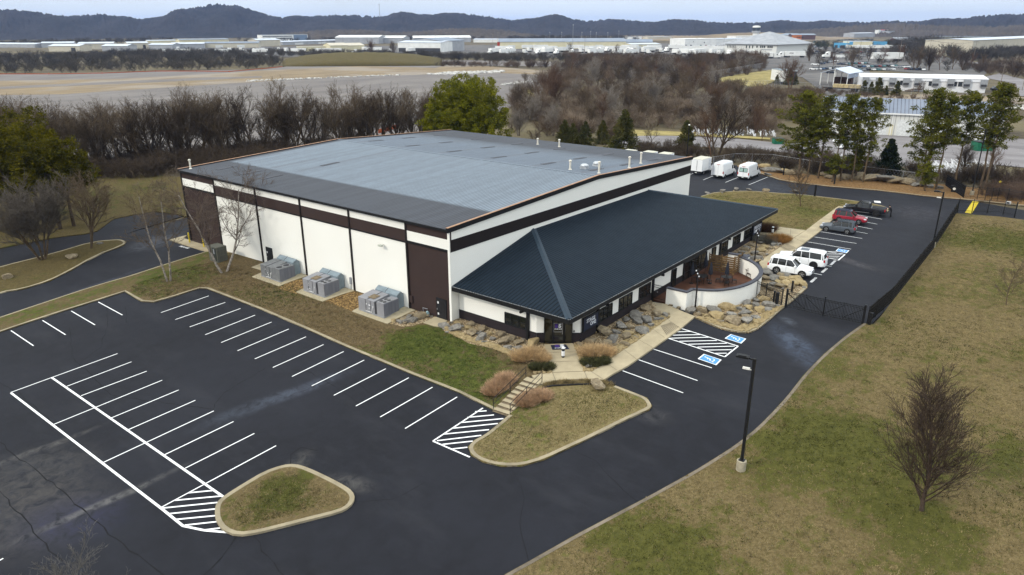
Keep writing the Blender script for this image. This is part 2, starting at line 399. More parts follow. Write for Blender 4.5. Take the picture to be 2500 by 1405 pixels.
# asphalt
g = N('parking_asphalt', .82)
fine = g.noise(28, 3, .8); mid = g.noise(.9, 7, .62, dist=.5); big = g.noise(.07, 5, .55)
c = g.mix(g.ramp(mid, [(.3, 0.), (.72, 1.)]), (.0075, .0080, .0112), (.0125, .0133, .0185))
c = g.mix(g.ramp(big, [(.4, 0.), (.65, .55)]), c, (.018, .0195, .027))
sm = g.ramp(g.noise(.35, 6, .65, stretch=(1, .35, 1), rot=.5), [(.52, 0.), (.78, 1.)])
def stain(c, px, py, rx, ry, ang, col_, amt):
    m = g.math('MULTIPLY', g.blob(*G(px, py), rx, ry, ang, .75), amt)
    m = g.math('MULTIPLY', m, g.ramp(g.noise(1.1, 7, .7, dist=.8), [(.36, 0.), (.62, 1.)]))
    return g.mix(m, c, col_)
def stain2(c, p, q, w_, col_, amt):
    a = G(*p); b = G(*q); m = g.math('MULTIPLY', g.blob((a[0]+b[0])/2, (a[1]+b[1])/2, math.dist(a, b)/2, w_, math.atan2(b[1]-a[1], b[0]-a[0]), .8), amt)
    return g.mix(g.math('MULTIPLY', m, g.ramp(g.noise(.9, 7, .7, dist=1.2), [(.34, 0.), (.66, 1.)])), c, col_)
aY = math.pi/2
c = stain2(c, (1880, 780), (2030, 930), 1.9, (.055, .072, .11), .9)
c = stain2(c, (1900, 810), (1975, 850), 1.2, (.065, .08, .11), .8)
c = stain2(c, (1905, 768), (1945, 800), .8, (.07, .08, .10), .8)
c = stain(c, 740, 950, 5, 1.0, -.25, (.06, .07, .095), .8)
c = stain(c, 600, 1000, 5, 1.2, -.2, (.05, .06, .08), .6)
c = stain2(c, (-60, 800), (400, 640), .7, (.045, .05, .07), .8)
c = stain(c, 380, 590, 5, 3, .3, (.10, .10, .11), .7)
c = stain(c, 90, 1150, 4, 5, .8, (.055, .052, .05), .7)
c = stain(c, 60, 1260, 5, 6, .8, (.06, .055, .052), .8)
c = stain(c, 170, 1270, 3, 4, .8, (.02, .022, .05), .8)
c = stain(c, 250, 1230, 6, .5, -.1, (.12, .115, .11), .8)
c = stain(c, 90, 1100, 5, .5, -.1, (.09, .085, .08), .8)
c = stain(c, 850, 1180, 1.0, 2.4, .3, (.09, .085, .08), .6)
c = stain(c, 720, 1140, 2.5, 1.0, .4, (.08, .076, .07), .6)
c = stain(c, 2080, 640, 1.2, 5, -.4, (.06, .055, .06), .8)
c = stain(c, 2240, 520, 7, 5, 0, (.055, .053, .062), .6)
c = stain(c, 1880, 460, 8, 5, .5, (.045, .05, .062), .7)
c = stain(c, 1560, 1000, 1.5, 3, 0, (.07, .068, .07), .6)
c = g.mix(g.math('MULTIPLY', sm, .5), c, (.032, .033, .039))
c = g.mix(g.ramp(fine, [(.3, .35), (.6, 0.)]), c, (.008, .008, .010))
c = g.mix(g.ramp(g.noise(60, 2, .9), [(.72, 0.), (.8, .6)]), c, (.12, .12, .12))
g.color(c); g.bump(g.noise(45, 4, .8), .35, .02); g.b.inputs['Specular IOR Level'].default_value = .2
asphalt_mat = g.m
AP = GG([(-500, 1480), (300, 1700), (1250, 1500), (1560, 1290), (1760, 1150), (1860, 1080), (1960, 960), (2080, 840), (2200, 720), (2330, 560), (2600, 590), (2620, 535), (2349, 487), (2140, 463), (1940, 444), (1872, 429), (1800, 405), (1700, 392)])
AP += [(100, 12), (96, 52), (70, 60), (20, 62), (-4, 58)]
AP += GG([(450, 527), (407, 519), (374, 516), (333, 523), (278, 534), (237, 566), (207, 573), (122, 584), (0, 608), (-500, 690)])
tag(drape('asphalt', AP, asphalt_mat, 0, 1.5, .15), kind='structure')
# lawns
ck = crop(0, 240, .37)
west_edge = [(1204, 1003), (1120, 961), (1000, 914), (845, 849), (740, 802), (640, 759), (560, 728), (505, 707), (488, 706), (425, 726), (375, 740), (345, 738), (325, 727), (305, 714), (240, 735), (160, 760), (80, 786), (0, 813), (-400, 945)]
drive_low = [(-400, 900), (0, 779), (110, 742), (230, 702), (339, 671), (403, 649), (457, 632), (507, 617)]
we = GG(west_edge); dl = GG(drive_low)
slope = lambda x, y: H(x, y)
drape('lawn', we+dl+[(1.5, 38), (1.5, -11), G(1350, 925), G(1300, 921), G(1294, 922)], west_mat, .11, 1.5, .2)['kind'] = 'structure'
kerb('kerb', [(p[0], p[1]) for p in we], .28, .14, side=-1, sm=0)['kind'] = 'structure'
kerb('kerb', dl[:-1]+[dl[-1]], .2, .13, side=1, sm=1)['kind'] = 'structure'
bulge = GG([(1243, 1016), (1215, 1040), (1182, 1066), (1158, 1078), (1143, 1094), (1150, 1113), (1178, 1130), (1225, 1141), (1275, 1140), (1330, 1124), (1400, 1091), (1480, 1052), (1560, 1013), (1585, 1003), (1592, 994), (1580, 975), (1545, 961), (1503, 945)])
drape('lawn', bulge+GG([(1473, 934), (1400, 934), (1330, 944), (1316, 944)]), isle_mat, .12, 1.2, .2)['kind'] = 'structure'
kerb('kerb', bulge, .30, .14, side=1, sm=1)['kind'] = 'structure'
isle = GG([(538, 1250), (541, 1232), (556, 1218), (600, 1190), (650, 1160), (690, 1146), (715, 1143), (745, 1152), (790, 1173), (830, 1194), (850, 1208), (855, 1222), (846, 1237), (825, 1248), (760, 1264), (690, 1282), (630, 1297), (585, 1303), (555, 1291), (540, 1270)])
isle_s = smooth_poly(isle, 1)
drape('lawn', isle_s, lawn_mat('lawn_grass_small_island', (.21, .155, .08), (.11, .08, .038), (.085, .088, .02), (.036, .045, .009), .08, [(*gp(690, 1200), 2.5, 2.5, 0, .2)]), .12, 1.0, .2)['kind'] = 'structure'
kerb('kerb', isle_s, .32, .14, closed=True, side=1)['kind'] = 'structure'
ee = GG([(1200, 1430), (1235, 1405), (1290, 1375), (1400, 1312), (1500, 1259), (1600, 1206), (1700, 1150), (1800, 1087), (1850, 1046), (1885, 1010), (1920, 972), (1960, 920), (2010, 868), (2060, 826), (2108, 792)])
fence_px = [(2135, 795), (2175, 742), (2230, 672), (2277, 612), (2320, 546), (2334, 523)]
fl = GG(fence_px)
lowl = GG([(2440, 531), (2560, 547)])
drape('lawn', ee+fl+lowl+GG([(2900, 620), (3400, 1200), (2600, 2000), (1500, 1700)]), east_mat, .11, 2.5, .2)['kind'] = 'structure'
kerb('kerb', ee, .26, .12, side=-1, sm=1, m=mat('kerb_concrete_weathered', (.17, .14, .105), .9, var=.2, scale=.8))['kind'] = 'structure'
nose = GG([(1711, 481), (1742, 472), (1785, 469), (1834, 468), (1882, 472), (1955, 477), (2003, 482), (2070, 490), (2120, 497), (2160, 506), (2172, 513), (2164, 522), (2120, 514), (2061, 507)])
drape('lawn', nose+GG([(2047, 506), (1967, 566), (1875, 554), (1800, 560)])+[(47, -3), (55, 0)], north_mat, .12, 1.5, .2)['kind'] = 'structure'
kerb('kerb', nose, .25, .14, side=-1, sm=1)['kind'] = 'structure'
wi = GG([(-400, 760), (0, 653), (122, 623), (229, 592), (270, 588), (296, 587), (309, 593), (302, 601), (229, 630), (174, 662), (122, 688), (56, 708), (0, 717), (-400, 820)])
drape('lawn', wi, far_lawn, .12, 2, .2)['kind'] = 'structure'
kerb('kerb', wi, .3, .14, side=1 if False else -1, sm=1)['kind'] = 'structure'
fw = GG([(-500, 690), (0, 608), (122, 584), (207, 573), (237, 566), (278, 536), (333, 525), (374, 518), (407, 521), (450, 529)])
fw += [(6, 60), (30, 66), (20, 95)]+GG([(300, 430), (150, 450), (-300, 480)])
drape('lawn', fw, far_lawn, .12, 3, .2)['kind'] = 'structure'
# pine straw bed north of the drive
straw = N('pine_straw', .95); c = straw.mix(straw.ramp(straw.noise(3, 7, .75), [(.35, 0.), (.65, 1.)]), (.10, .055, .022), (.28, .165, .07)); straw.color(c); straw.bump(straw.noise(9, 5, .7), .6, .1)
st = GG([(1800, 407), (1872, 430), (1901, 440), (1940, 447), (2027, 457), (2140, 466), (2249, 479), (2349, 488), (2600, 514), (2600, 470), (2400, 462), (2300, 452), (2150, 444), (2000, 432), (1900, 415), (1820, 395)])
drape('mulch_bed', st, straw.m, .1, 2, .2)['kind'] = 'structure'
kerb('kerb', GG([(1800, 406), (1872, 430), (1901, 440), (1940, 447), (2027, 457), (2140, 466), (2249, 479), (2349, 488), (2600, 514)]), .3, .13, side=1)['kind'] = 'structure'
# gravel beds
gr = N('pea_gravel', .9)
vo = gr.t.nodes.new('ShaderNodeTexVoronoi'); vo.inputs['Scale'].default_value = 7; gr.t.links.new(gr.pos, vo.inputs['Vector'])
c = gr.mix(gr.ramp(vo.outputs['Color'], [(.1, 0.), (.9, 1.)]), (.17, .11, .05), (.50, .40, .26)); c = gr.mix(gr.ramp(vo.outputs['Distance'], [(.35, 0.), (.75, .8)]), c, (.05, .035, .02)); gr.color(c); gr.bump(vo.outputs['Distance'], -.8, .08)
gb = N('brown_gravel', .9)
vo = gb.t.nodes.new('ShaderNodeTexVoronoi'); vo.inputs['Scale'].default_value = 6; gb.t.links.new(gb.pos, vo.inputs['Vector'])
c = gb.mix(gb.ramp(vo.outputs['Color'], [(.1, 0.), (.9, 1.)]), (.10, .058, .02), (.34, .22, .09)); c = gb.mix(gb.ramp(vo.outputs['Distance'], [(.35, 0.), (.75, .8)]), c, (.04, .025, .012)); gb.color(c); gb.bump(vo.outputs['Distance'], -.8, .08)
k7 = crop(1080, 640, .242); k8 = crop(1560, 560, .242); k3 = crop(600, 600, .192); k6 = crop(840, 740, .112)
bedA = GG([k7(*q) for q in [(-90, 640), (0, 700), (140, 775), (260, 840), (420, 880), (560, 900), (690, 950), (720, 1010), (900, 1000), (1050, 1040), (1100, 1120), (910, 1150), (900, 1110), (1000, 1060)]])
bedA = GG([k7(*q) for q in [(-30, 650), (30, 720), (140, 760), (260, 830), (420, 870), (560, 900), (690, 960), (760, 1000), (900, 1050), (920, 1140), (1112, 1140), (1028, 850)]])+[(1.3, -9.0), (1.3, -.2)]
drape('gravel_bed', bedA, gr.m, .16, 1., .1)['kind'] = 'structure'
bedB = GG([k7(*q) for q in [(1315, 835), (1430, 1120), (1500, 1125), (1640, 1030), (1830, 900), (2120, 690), (2310, 560), (2190, 480), (2110, 410)]])+[(17.5, -11.9), (3.5, -11.9)]
drape('gravel_bed', bedB, gr.m, .15, 1., .1)['kind'] = 'structure'
kg = crop(1850, 660, .132)
bedCk = GG([(1697, 778), (1728, 792), (1762, 806), (1800, 813), (1828, 815), (1850, 806), (1880, 782), (1914, 752)])+GG([kg(*q) for q in [(620, 600), (850, 400), (920, 335), (900, 280), (780, 200), (600, 130), (300, 100), (40, 55)]])
drape('gravel_bed', bedCk+[(34, -15), (33, -13.5), (17.2, -13.5), (17.2, -16.5)], gr.m, .13, 1.2, .1)['kind'] = 'structure'
kerb('kerb', bedCk, .3, .15, side=1, sm=1)['kind'] = 'structure'
bedD = GG([crop(1640, 360, .242)(*q) for q in [(900, 1150), (1160, 960), (1140, 900), (1000, 870), (900, 880)]])+[(47.5, -11.9), (33.5, -11.9), (33.5, -15)]
drape('gravel_bed', bedD, gr.m, .14, 1.2, .1)['kind'] = 'structure'
drape('gravel_bed', GG([k3(*q) for q in [(420, 560), (700, 640), (700, 620), (740, 560), (740, 440), (640, 450), (500, 500)]]), gb.m, .13, 1., .1)['kind'] = 'structure'
drape('gravel_bed', GG([k3(*q) for q in [(1020, 720), (1380, 860), (1450, 830), (1450, 650), (1510, 635), (1350, 590), (1180, 620)]]), gb.m, .13, 1., .1)['kind'] = 'structure'
drape('gravel_bed', GG([k6(*q) for q in [(1000, 470), (1280, 545), (1500, 520), (1720, 460), (2000, 340), (1880, 310), (1560, 190), (1200, 380)]]), gr.m, .13, 1., .1)['kind'] = 'structure'
# walks
def slab(pts, dz=.14, name='sidewalk', m=None, world=False): return tag(drape(name, pts if world else GG(pts), m or concrete, dz, 1.5, .2), kind='structure')
slab([k7(1025, 848), k7(1315, 836), k7(1430, 1122), k7(1112, 1132)], .165)
slab([(1298, 921), k7(1110, 1128), k7(1432, 1122), k7(1500, 1122), (1477, 889), (1523, 858), (1593, 805), k7(2300, 575), (1612, 775), (1592, 741), (1627, 746), (1671, 766), (1697, 776), (1660, 807), (1629, 829), (1533, 897), (1473, 932), (1420, 929), (1356, 933), (1316, 943)], .15)
k5 = crop(1640, 360, .242)
slab([k5(880, 1170), k5(1000, 1080), k5(1160, 970), k5(1350, 850), k5(1480, 750), k5(1590, 670), k5(1680, 603), k5(1745, 610), k5(1620, 740), k5(1500, 852), k5(1300, 1003), k5(1100, 1140), k5(930, 1258)], .15)
slab([k5(970, 800), k5(1350, 848), k5(1160, 965), k5(880, 880)], .155)
# expansion joints in the walks
mb = MB()
for a, b in [((1040, 1030), (1385, 1018)), ((1110, 1132), (1140, 1210)), ((1432, 1122), (1462, 1198)), ((1055, 935), (1345, 925)), ((1112, 1133), (1430, 1121)), ((1500, 1122), (1625, 1205)), ((1640, 1030), (1760, 1110)), ((1830, 900), (1960, 1000)), ((1980, 800), (2120, 880)), ((2120, 690), (2240, 780)), ((2260, 585), (2400, 690))]:
    ribbon(mb, G(*k7(*a)), G(*k7(*b)), .03, .172)
for a, b in [((1100, 1010), (1210, 1068)), ((1350, 848), (1510, 852)), ((1500, 735), (1620, 740)), ((1230, 925), (1340, 975)), ((1000, 1085), (1110, 1140)), ((1060, 850), (1050, 930)), ((1200, 835), (1190, 945))]:
    ribbon(mb, G(*k5(*a)), G(*k5(*b)), .04, .17)
tag(mb.build('sidewalk_joints', mat('joint_dark', (.12, .1, .07), .9)), kind='structure')
for q in ([(215, 990), (320, 955), (410, 1000), (275, 1085)],):
    a, b, c_, d = (G(*k8(*p)) for p in q); mb = MB()
    for i in range(11):
        t = (i+.5)/11; ribbon(mb, (a[0]+(b[0]-a[0])*t, a[1]+(b[1]-a[1])*t), (d[0]+(c_[0]-d[0])*t, d[1]+(c_[1]-d[1])*t), .07, .162)
    tag(mb.build('sidewalk_grooves', mat('groove_dark', (.14, .115, .08), .9)), kind='structure')
a, b, c_, d = (G(*k5(*p)) for p in [(1075, 1010), (1170, 985), (1260, 1030), (1160, 1060)]); mb = MB()
for i in range(10):
    t = (i+.5)/10; ribbon(mb, (a[0]+(b[0]-a[0])*t, a[1]+(b[1]-a[1])*t), (d[0]+(c_[0]-d[0])*t, d[1]+(c_[1]-d[1])*t), .07, .162)
tag(mb.build('sidewalk_grooves', MATS['groove_dark']), kind='structure')
# truck apron by the far corner of the building
slab([(414, 588), (457, 577)]+[], .16) if False else None
ap = GG([(414, 588), (456, 577)])+[(-.05, 49), (-.05, 37.5)]+GG([(507, 617)])
slab(ap, .155, 'concrete_apron', world=True)
slab([k6(1720, 460), k6(2000, 335), k6(2250, 415), k6(2120, 550), k6(2000, 550)], .16, 'door_stoop')
# ================================================================ PAINTED MARKINGS
wl = MB()
for a, b in [((510, 723), (393, 764)), ((550, 739), (428, 781)), ((587, 754), (463, 799)), ((623, 770), (501, 818)), ((663, 787), (540, 837)), ((705, 804), (580, 857)), ((747, 823), (622, 877)), ((790, 842), (666, 898)), ((839, 859), (713, 920)), ((889, 880), (761, 943)), ((942, 901), (815, 966)), ((998, 923), (869, 992)), ((1056, 946), (928, 1019)), ((1116, 970), (989, 1047)),
             ((27, 808), (82, 845)), ((104, 783), (160, 818)), ((174, 760), (232, 794)), ((240, 738), (299, 770)),
             ((26, 959), (287, 864)), ((163, 944), (321, 884)), ((198, 967), (358, 907)), ((131, 1037), (396, 929)), ((272, 1021), (436, 953)), ((313, 1050), (477, 978)), ((252, 1130), (522, 1004)), ((402, 1111), (570, 1030)), ((452, 1144), (621, 1059)), ((391, 1241), (674, 1089)),
             ((1520, 906), (1668, 960)), ((1559, 879), (1703, 930)), ((1595, 853), (1738, 899)), ((-30, 1385), (8, 1364)),
             ((2002, 566), (2105, 583)), ((1987, 579), (2091, 595)), ((1971, 591), (2078, 609)), ((1955, 603), (2062, 622)),
             ((2017, 553), (2118, 571)), ((2032, 541), (2130, 560)), ((2046, 530), (2142, 548)), ((2060, 519), (2153, 536)), ((1893, 648), (2007, 672)), ((1908, 636), (2030, 651)),
             ((1717, 440), (1780, 414)), ((1771, 446), (1835, 420)), ((1828, 452), (1874, 433)), ((1665, 435), (1735, 407))]:
    ribbon(wl, G(*a), G(*b), .10)
for a, b in [((27, 960), (395, 1243)), ((395, 1243), (447, 1285)), ((447, 1285), (500, 1296)), ((500, 1296), (573, 1302)), ((127, 923), (557, 1222))]:
    ribbon(wl, G(*a), G(*b), .17, .016)
kh = crop(0, 880, .3736)
for a, b in [((1230, 868), (1400, 852)), ((1145, 917), (1445, 889)), ((1060, 968), (1480, 925)), ((1100, 1005), (1440, 970)), ((1150, 1042), (1430, 1015)), ((1205, 1080), (1430, 1055)), ((1330, 1112), (1440, 1098))]:
    ribbon(wl, G(*kh(*a)), G(*kh(*b)), .13, .02)
for a, b in [((1179, 997), (1057, 1078)), ((1057, 1078), (1147, 1117)), ((1160, 1006), (1188, 1004)), ((1141, 1020), (1206, 1014)), ((1122, 1033), (1229, 1023)), ((1102, 1047), (1215, 1035)), ((1083, 1061), (1194, 1050)), ((1067, 1077), (1175, 1064)), ((1080, 1086), (1154, 1078)), ((1105, 1097), (1141, 1093))]:
    ribbon(wl, G(*a), G(*b), .13, .02)
for a, b in [((430, 1005), (1000, 1182)), ((295, 1103), (865, 1290)), ((1000, 1182), (865, 1290)), ((385, 1038), (520, 1033)), ((340, 1072), (615, 1066)), ((300, 1103), (700, 1092)), ((410, 1133), (785, 1125)), ((500, 1163), (885, 1153)), ((590, 1192), (965, 1182)), ((675, 1222), (935, 1218)), ((760, 1255), (885, 1253))]:
    ribbon(wl, G(*k8(*a)), G(*k8(*b)), .13, .02)
ks = crop(1860, 480, .1566)
for a, b in [((600, 790), (1295, 908)), ((640, 870), (1190, 998)), ((1295, 908), (1190, 998)), ((1015, 890), (1260, 888)), ((1020, 918), (1240, 912)), ((1030, 945), (1215, 938)), ((1040, 968), (1195, 962)), ((900, 860), (1190, 862))]:
    ribbon(wl, G(*ks(*a)), G(*ks(*b)), .15 if a == (1295, 908) else .1, .02)
tag(wl.build('parking_lines', paint_white), kind='structure')
# accessible-parking symbols
def isa(quad):
    q = [G(*p) for p in quad]      # corners in order: far-left, far-right, near-right, near-left
    def P(u, v, dz): 
        x = (q[0][0]*(1-u)+q[1][0]*u)*(1-v)+(q[3][0]*(1-u)+q[2][0]*u)*v; y = (q[0][1]*(1-u)+q[1][1]*u)*(1-v)+(q[3][1]*(1-u)+q[2][1]*u)*v
        return (x, y, H(x, y)+dz)
    w_ = MB(); w_.add([P(0, 0, .02), P(1, 0, .02), P(1, 1, .02), P(0, 1, .02)], [(0, 1, 2, 3)])
    b_ = MB(); b_.add([P(.07, .07, .03), P(.93, .07, .03), P(.93, .93, .03), P(.07, .93, .03)], [(0, 1, 2, 3)])
    def line(pts, wd):
        for (a, b), (c, d) in zip(pts, pts[1:]):
            L = math.hypot(c-a, d-b); nx, ny = -(d-b)/L*wd, (c-a)/L*wd
            w_.add([P(a+nx, b+ny, .04), P(c+nx, d+ny, .04), P(c-nx, d-ny, .04), P(a-nx, b-ny, .04)], [(0, 1, 2, 3)])
    # head, trunk, arm, thigh and leg, wheel
    w_.add([P(.22+.05*math.cos(t*math.pi/5), .40+.06*math.sin(t*math.pi/5), .04) for t in range(10)], [tuple(range(10))])
    line([(.28, .42), (.52, .46)], .035); line([(.38, .44), (.40, .62)], .025); line([(.52, .46), (.54, .66), (.72, .72), (.76, .80)], .03)
    line([(.66+.15*math.cos(t)*.75-.04, .50+.27*math.sin(t)*.8) for t in [(-1.9+.42*i) for i in range(12)]], .025)
    o = w_.build('parking_symbol_white', paint_white); tag(o, kind='structure'); o2 = b_.build('parking_symbol_blue', paint_blue); tag(o2, kind='structure')
isa([k8(925, 1062), k8(1082, 1108), k8(1032, 1156), k8(863, 1103)])
isa([k8(653, 1260), k8(834, 1320), k8(780, 1375), k8(592, 1310)])
isa([ks(1190, 814), ks(1365, 846), ks(1320, 888), ks(1150, 852)])
# RESERVED / FIRE LANE lettering
kr = crop(1960, 620, .0569); tm = MB()
for a, b, s_ in [((340, 1240), (600, 1010), .62), ((815, 820), (1055, 615), .62), ((1190, 500), (1415, 290), .62)]:
    A = G(*kr(*a)); B = G(*kr(*b)); L = math.hypot(B[0]-A[0], B[1]-A[1]); ux = ((B[0]-A[0])/L, (B[1]-A[1])/L, 0); z = H(*A)
    put_text(tm, 'RESERVED', .40, ((A[0]+B[0])/2, (A[1]+B[1])/2, z+.012), ux, (-ux[1], ux[0], 0), .004, L/2.05)
kf = crop(400, 520, .1423)
A = G(*kf(270, 575)); B = G(*kf(430, 612)); L = math.hypot(B[0]-A[0], B[1]-A[1]); ux = ((B[0]-A[0])/L, (B[1]-A[1])/L, 0)
put_text(tm, 'FIRE LANE', .55, ((A[0]+B[0])/2, (A[1]+B[1])/2, H(*A)+.03), ux, (-ux[1], ux[0], 0), .006, L/2.6)
tag(tm.build('painted_lettering', paint_white), kind='structure')
# cracks and sealed joints in the asphalt
cr = MB(); rc = random.Random(4)
def crack(px, wd, jit=.25):
    P = GG(px); out = [P[0]]
    for a, b in zip(P, P[1:]):
        L = math.hypot(b[0]-a[0], b[1]-a[1]); k = max(1, int(L/.7))
        for i in range(1, k+1):
            t = i/k; out.append((a[0]+(b[0]-a[0])*t+rc.uniform(-jit, jit)*.4, a[1]+(b[1]-a[1])*t+rc.uniform(-jit, jit)*.4))
    for a, b in zip(out, out[1:]): ribbon(cr, a, b, wd*rc.uniform(.5, 1.4), .007)
crack([(0, 935), (40, 955), (130, 1035), (190, 1085), (300, 1165), (400, 1245), (480, 1290)], .05)
crack([(0, 1080), (60, 1130), (140, 1190), (220, 1265), (300, 1330), (400, 1410)], .07)
crack([(0, 1200), (60, 1270), (110, 1330), (150, 1370)], .06)
crack([(170, 800), (175, 870), (230, 925), (270, 965), (330, 975), (520, 1000), (545, 960), (650, 900)], .05)
crack([(260, 745), (262, 800), (245, 850), (190, 890)], .05); crack([(305, 750), (310, 790)], .05)
crack([(708, 1143), (712, 1110), (735, 1094), (780, 1100)], .06); crack([(580, 1305), (540, 1360), (490, 1410)], .07); crack([(620, 1310), (650, 1360), (700, 1410)], .05)
crack([(1400, 1100), (1450, 1125), (1480, 1160), (1560, 1230)], .035); crack([(840, 900), (900, 960), (1000, 1010)], .035)
crack([(1250, 1150), (1280, 1200), (1270, 1300), (1300, 1390)], .03); crack([(860, 1225), (960, 1220), (1040, 1180)], .03)
crack([(700, 900), (760, 910), (840, 960), (880, 990)], .04); crack([(1700, 900), (1850, 880), (1950, 900)], .03)
tag(cr.build('asphalt_cracks', mat('crack_dark', (.0095, .0095, .011), .9)), kind='structure')
lt = MB()
for p, q in [((390, 465), (540, 410)), ((0, 520), (150, 470)), ((0, 690), (170, 640)), ((560, 460), (740, 400)), ((1560, 990), (1620, 1010))]:
    pass
# ================================================================ far ground patches
zf = lambda x, y: -1.0
def far(name, px, m, dz=.0, z=-1., cell=60): return tag(drape(name, [Z(*p, z) for p in px], m, dz, cell, .1, hf=lambda x, y: z), kind='structure')
g = N('bare_field_gravel', .95); c = g.mix(g.ramp(g.noise(.06, 7, .65, stretch=(.35, 1, 1), rot=-.9), [(.35, 0.), (.65, 1.)]), (.13, .117, .112), (.20, .182, .168)); c = g.mix(g.ramp(g.noise(.9, 5, .7), [(.4, 0.), (.7, .5)]), c, (.15, .13, .115)); g.color(c); field_m = g.m
g = N('dry_field_grass', .95); c = g.mix(g.ramp(g.noise(.12, 7, .68, stretch=(.3, 1, 1), rot=-.9), [(.35, 0.), (.65, 1.)]), (.17, .13, .085), (.25, .19, .115)); c = g.mix(g.ramp(g.noise(.02, 4, .5), [(.5, 0.), (.6, .6)]), c, (.27, .24, .21)); g.color(c); dry_m = g.m
g = N('yellow_meadow', .95); c = g.mix(g.ramp(g.noise(.15, 6, .68), [(.35, 0.), (.65, 1.)]), (.17, .14, .05), (.33, .27, .11)); g.color(c); mead_m = g.m
g = N('old_parking', .9); c = g.mix(g.ramp(g.noise(.2, 7, .68, stretch=(1, .3, 1), rot=.6), [(.35, 0.), (.65, 1.)]), (.15, .138, .138), (.235, .22, .222)); g.color(c); oldpark = g.m
g = N('far_yard', .9); c = g.mix(g.ramp(g.noise(.05, 6, .65), [(.35, 0.), (.65, 1.)]), (.075, .07, .068), (.15, .14, .132)); g.color(c); yard_m = g.m
far('gravel_field', [(-300, 330), (-300, 190), (0, 182), (640, 170), (700, 163), (1000, 160), (1180, 163), (1340, 178), (1360, 200), (1300, 240), (1150, 300), (800, 360), (300, 400)], field_m, .02)
far('dry_field_strip', [(-300, 245), (-300, 203), (0, 198), (300, 193), (500, 182), (640, 173), (880, 162), (1040, 166), (1150, 172), (1060, 182), (800, 190), (600, 202), (350, 218), (150, 231), (0, 233)], dry_m, .06)
far('gravel_track', [(0, 213), (500, 190), (640, 187), (640, 190), (300, 205), (0, 218)], field_m, .1)
far('dry_field_strip', [(1040, 172), (1320, 183), (1360, 176), (1200, 163), (1100, 158)], dry_m, .07)
far('gravel_yard', [(1070, 160), (1400, 163), (1400, 152), (1070, 147)], field_m, .1)
far('truck_yard', [(380, 140), (1280, 140), (1760, 150), (1960, 190), (2030, 240), (2150, 225), (2120, 170), (2400, 190), (2420, 160), (2200, 120), (1700, 106), (1000, 112), (400, 116)], yard_m, .05)
far('meadow', [(1720, 198), (1800, 183), (1880, 172), (1902, 180), (1890, 200), (1850, 215), (1790, 205)], mead_m, .12)
far('meadow', [(1260, 262), (1260, 218), (1300, 215), (1310, 250)], mead_m, .1)
far('meadow', [(2080, 232), (2080, 243), (2300, 252), (2520, 268), (2520, 240), (2300, 232)], dry_m, .15)
far('gravel_road', [(1560, 395), (1500, 345), (1560, 330), (1700, 335), (1800, 340), (1920, 352), (2010, 340), (2160, 318), (2240, 330), (2600, 345), (2600, 420), (2350, 395), (2180, 410), (2000, 400), (1900, 372), (1760, 362), (1620, 360)], oldpark, .08)
far('meadow', [(1480, 345), (1545, 318), (1700, 325), (1880, 338), (1880, 342), (1700, 332), (1560, 333)], mead_m, .12)
far('service_road', [(2360, 152), (2600, 158), (2600, 166), (2400, 160)], oldpark, .1)
far('service_road', [(2400, 190), (2480, 205), (2490, 235), (2600, 240), (2600, 222), (2520, 200), (2440, 180)], oldpark, .1)
far('airfield_grass', [(1560, 100), (1900, 103), (2100, 95), (1950, 79), (1600, 76), (1500, 84)], dry_m, .3)
# grass berm beside the field
bm = MB(); rr = random.Random(2)
A_, B_ = Z(690, 163, -1), Z(1080, 161, -1)
nseg = 40; rings = []
for i in range(nseg+1):
    t = i/nseg; x = A_[0]+(B_[0]-A_[0])*t; y = A_[1]+(B_[1]-A_[1])*t; d = np.array([x-CAM[0], y-CAM[1]]); d /= np.linalg.norm(d)
    hh = 8.*min(1, math.sin(math.pi*min(.999, max(.001, t)))**.5)*(1 if t < .7 else 1-.0*(t-.7)); rings.append([(x+d[0]*s_, y+d[1]*s_, -1.2+max(0, hh)*k_*(1+rr.uniform(-.05, .05))) for s_, k_ in ((-3, 0), (15, .45), (32, .9), (50, 1.0), (80, .9), (110, 0))])
bm.loft(rings); tag(bm.build('grass_berm', lawn_mat('berm_grass', (.15, .12, .055), (.085, .068, .03), (.085, .08, .026), (.05, .05, .016), -.05), smooth=True, fix=True), kind='structure')
# ================================================================ MAIN BUILDING
TL = .0118
BT = lambda x, y, z: (x, y, z-TL*x)
class BB(MB):
    def bx(s, x0, x1, y0, y1, z0, z1): return s.box(x0, x1, y0, y1, z0, z1, BT)
LY, LX, XR = 46.95, 51.2, 25.6
bld = thing('warehouse_building', 'white warehouse with brown stripes, low grey metal roof and a dark hip-roofed office wing', 'building', (0, 0, 0))
def roofz(x): return 9.15+(10.2-9.15)*(1-abs(x-XR)/XR)
# metal roof
g = N('warehouse_roof_metal', .6); X = g.xyz()
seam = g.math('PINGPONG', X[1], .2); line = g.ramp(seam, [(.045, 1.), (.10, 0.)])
nze = g.math('MULTIPLY', g.noise(.5, 4, .6), 2.2)
bl = g.ramp(g.math('ADD', X[0], nze), [(.0, 0.), (1., 1.)])
def step(v, a, b):
    r = g.t.nodes.new('ShaderNodeMapRange'); r.inputs['From Min'].default_value = a; r.inputs['From Max'].default_value = b; g.t.links.new(v, r.inputs['Value']); return r.outputs[0]
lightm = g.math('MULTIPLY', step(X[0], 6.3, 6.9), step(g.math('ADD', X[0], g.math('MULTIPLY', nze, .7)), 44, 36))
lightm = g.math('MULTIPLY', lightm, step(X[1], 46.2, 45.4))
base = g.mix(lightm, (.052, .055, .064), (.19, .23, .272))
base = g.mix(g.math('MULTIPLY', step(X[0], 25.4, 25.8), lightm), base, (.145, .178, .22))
rows = None
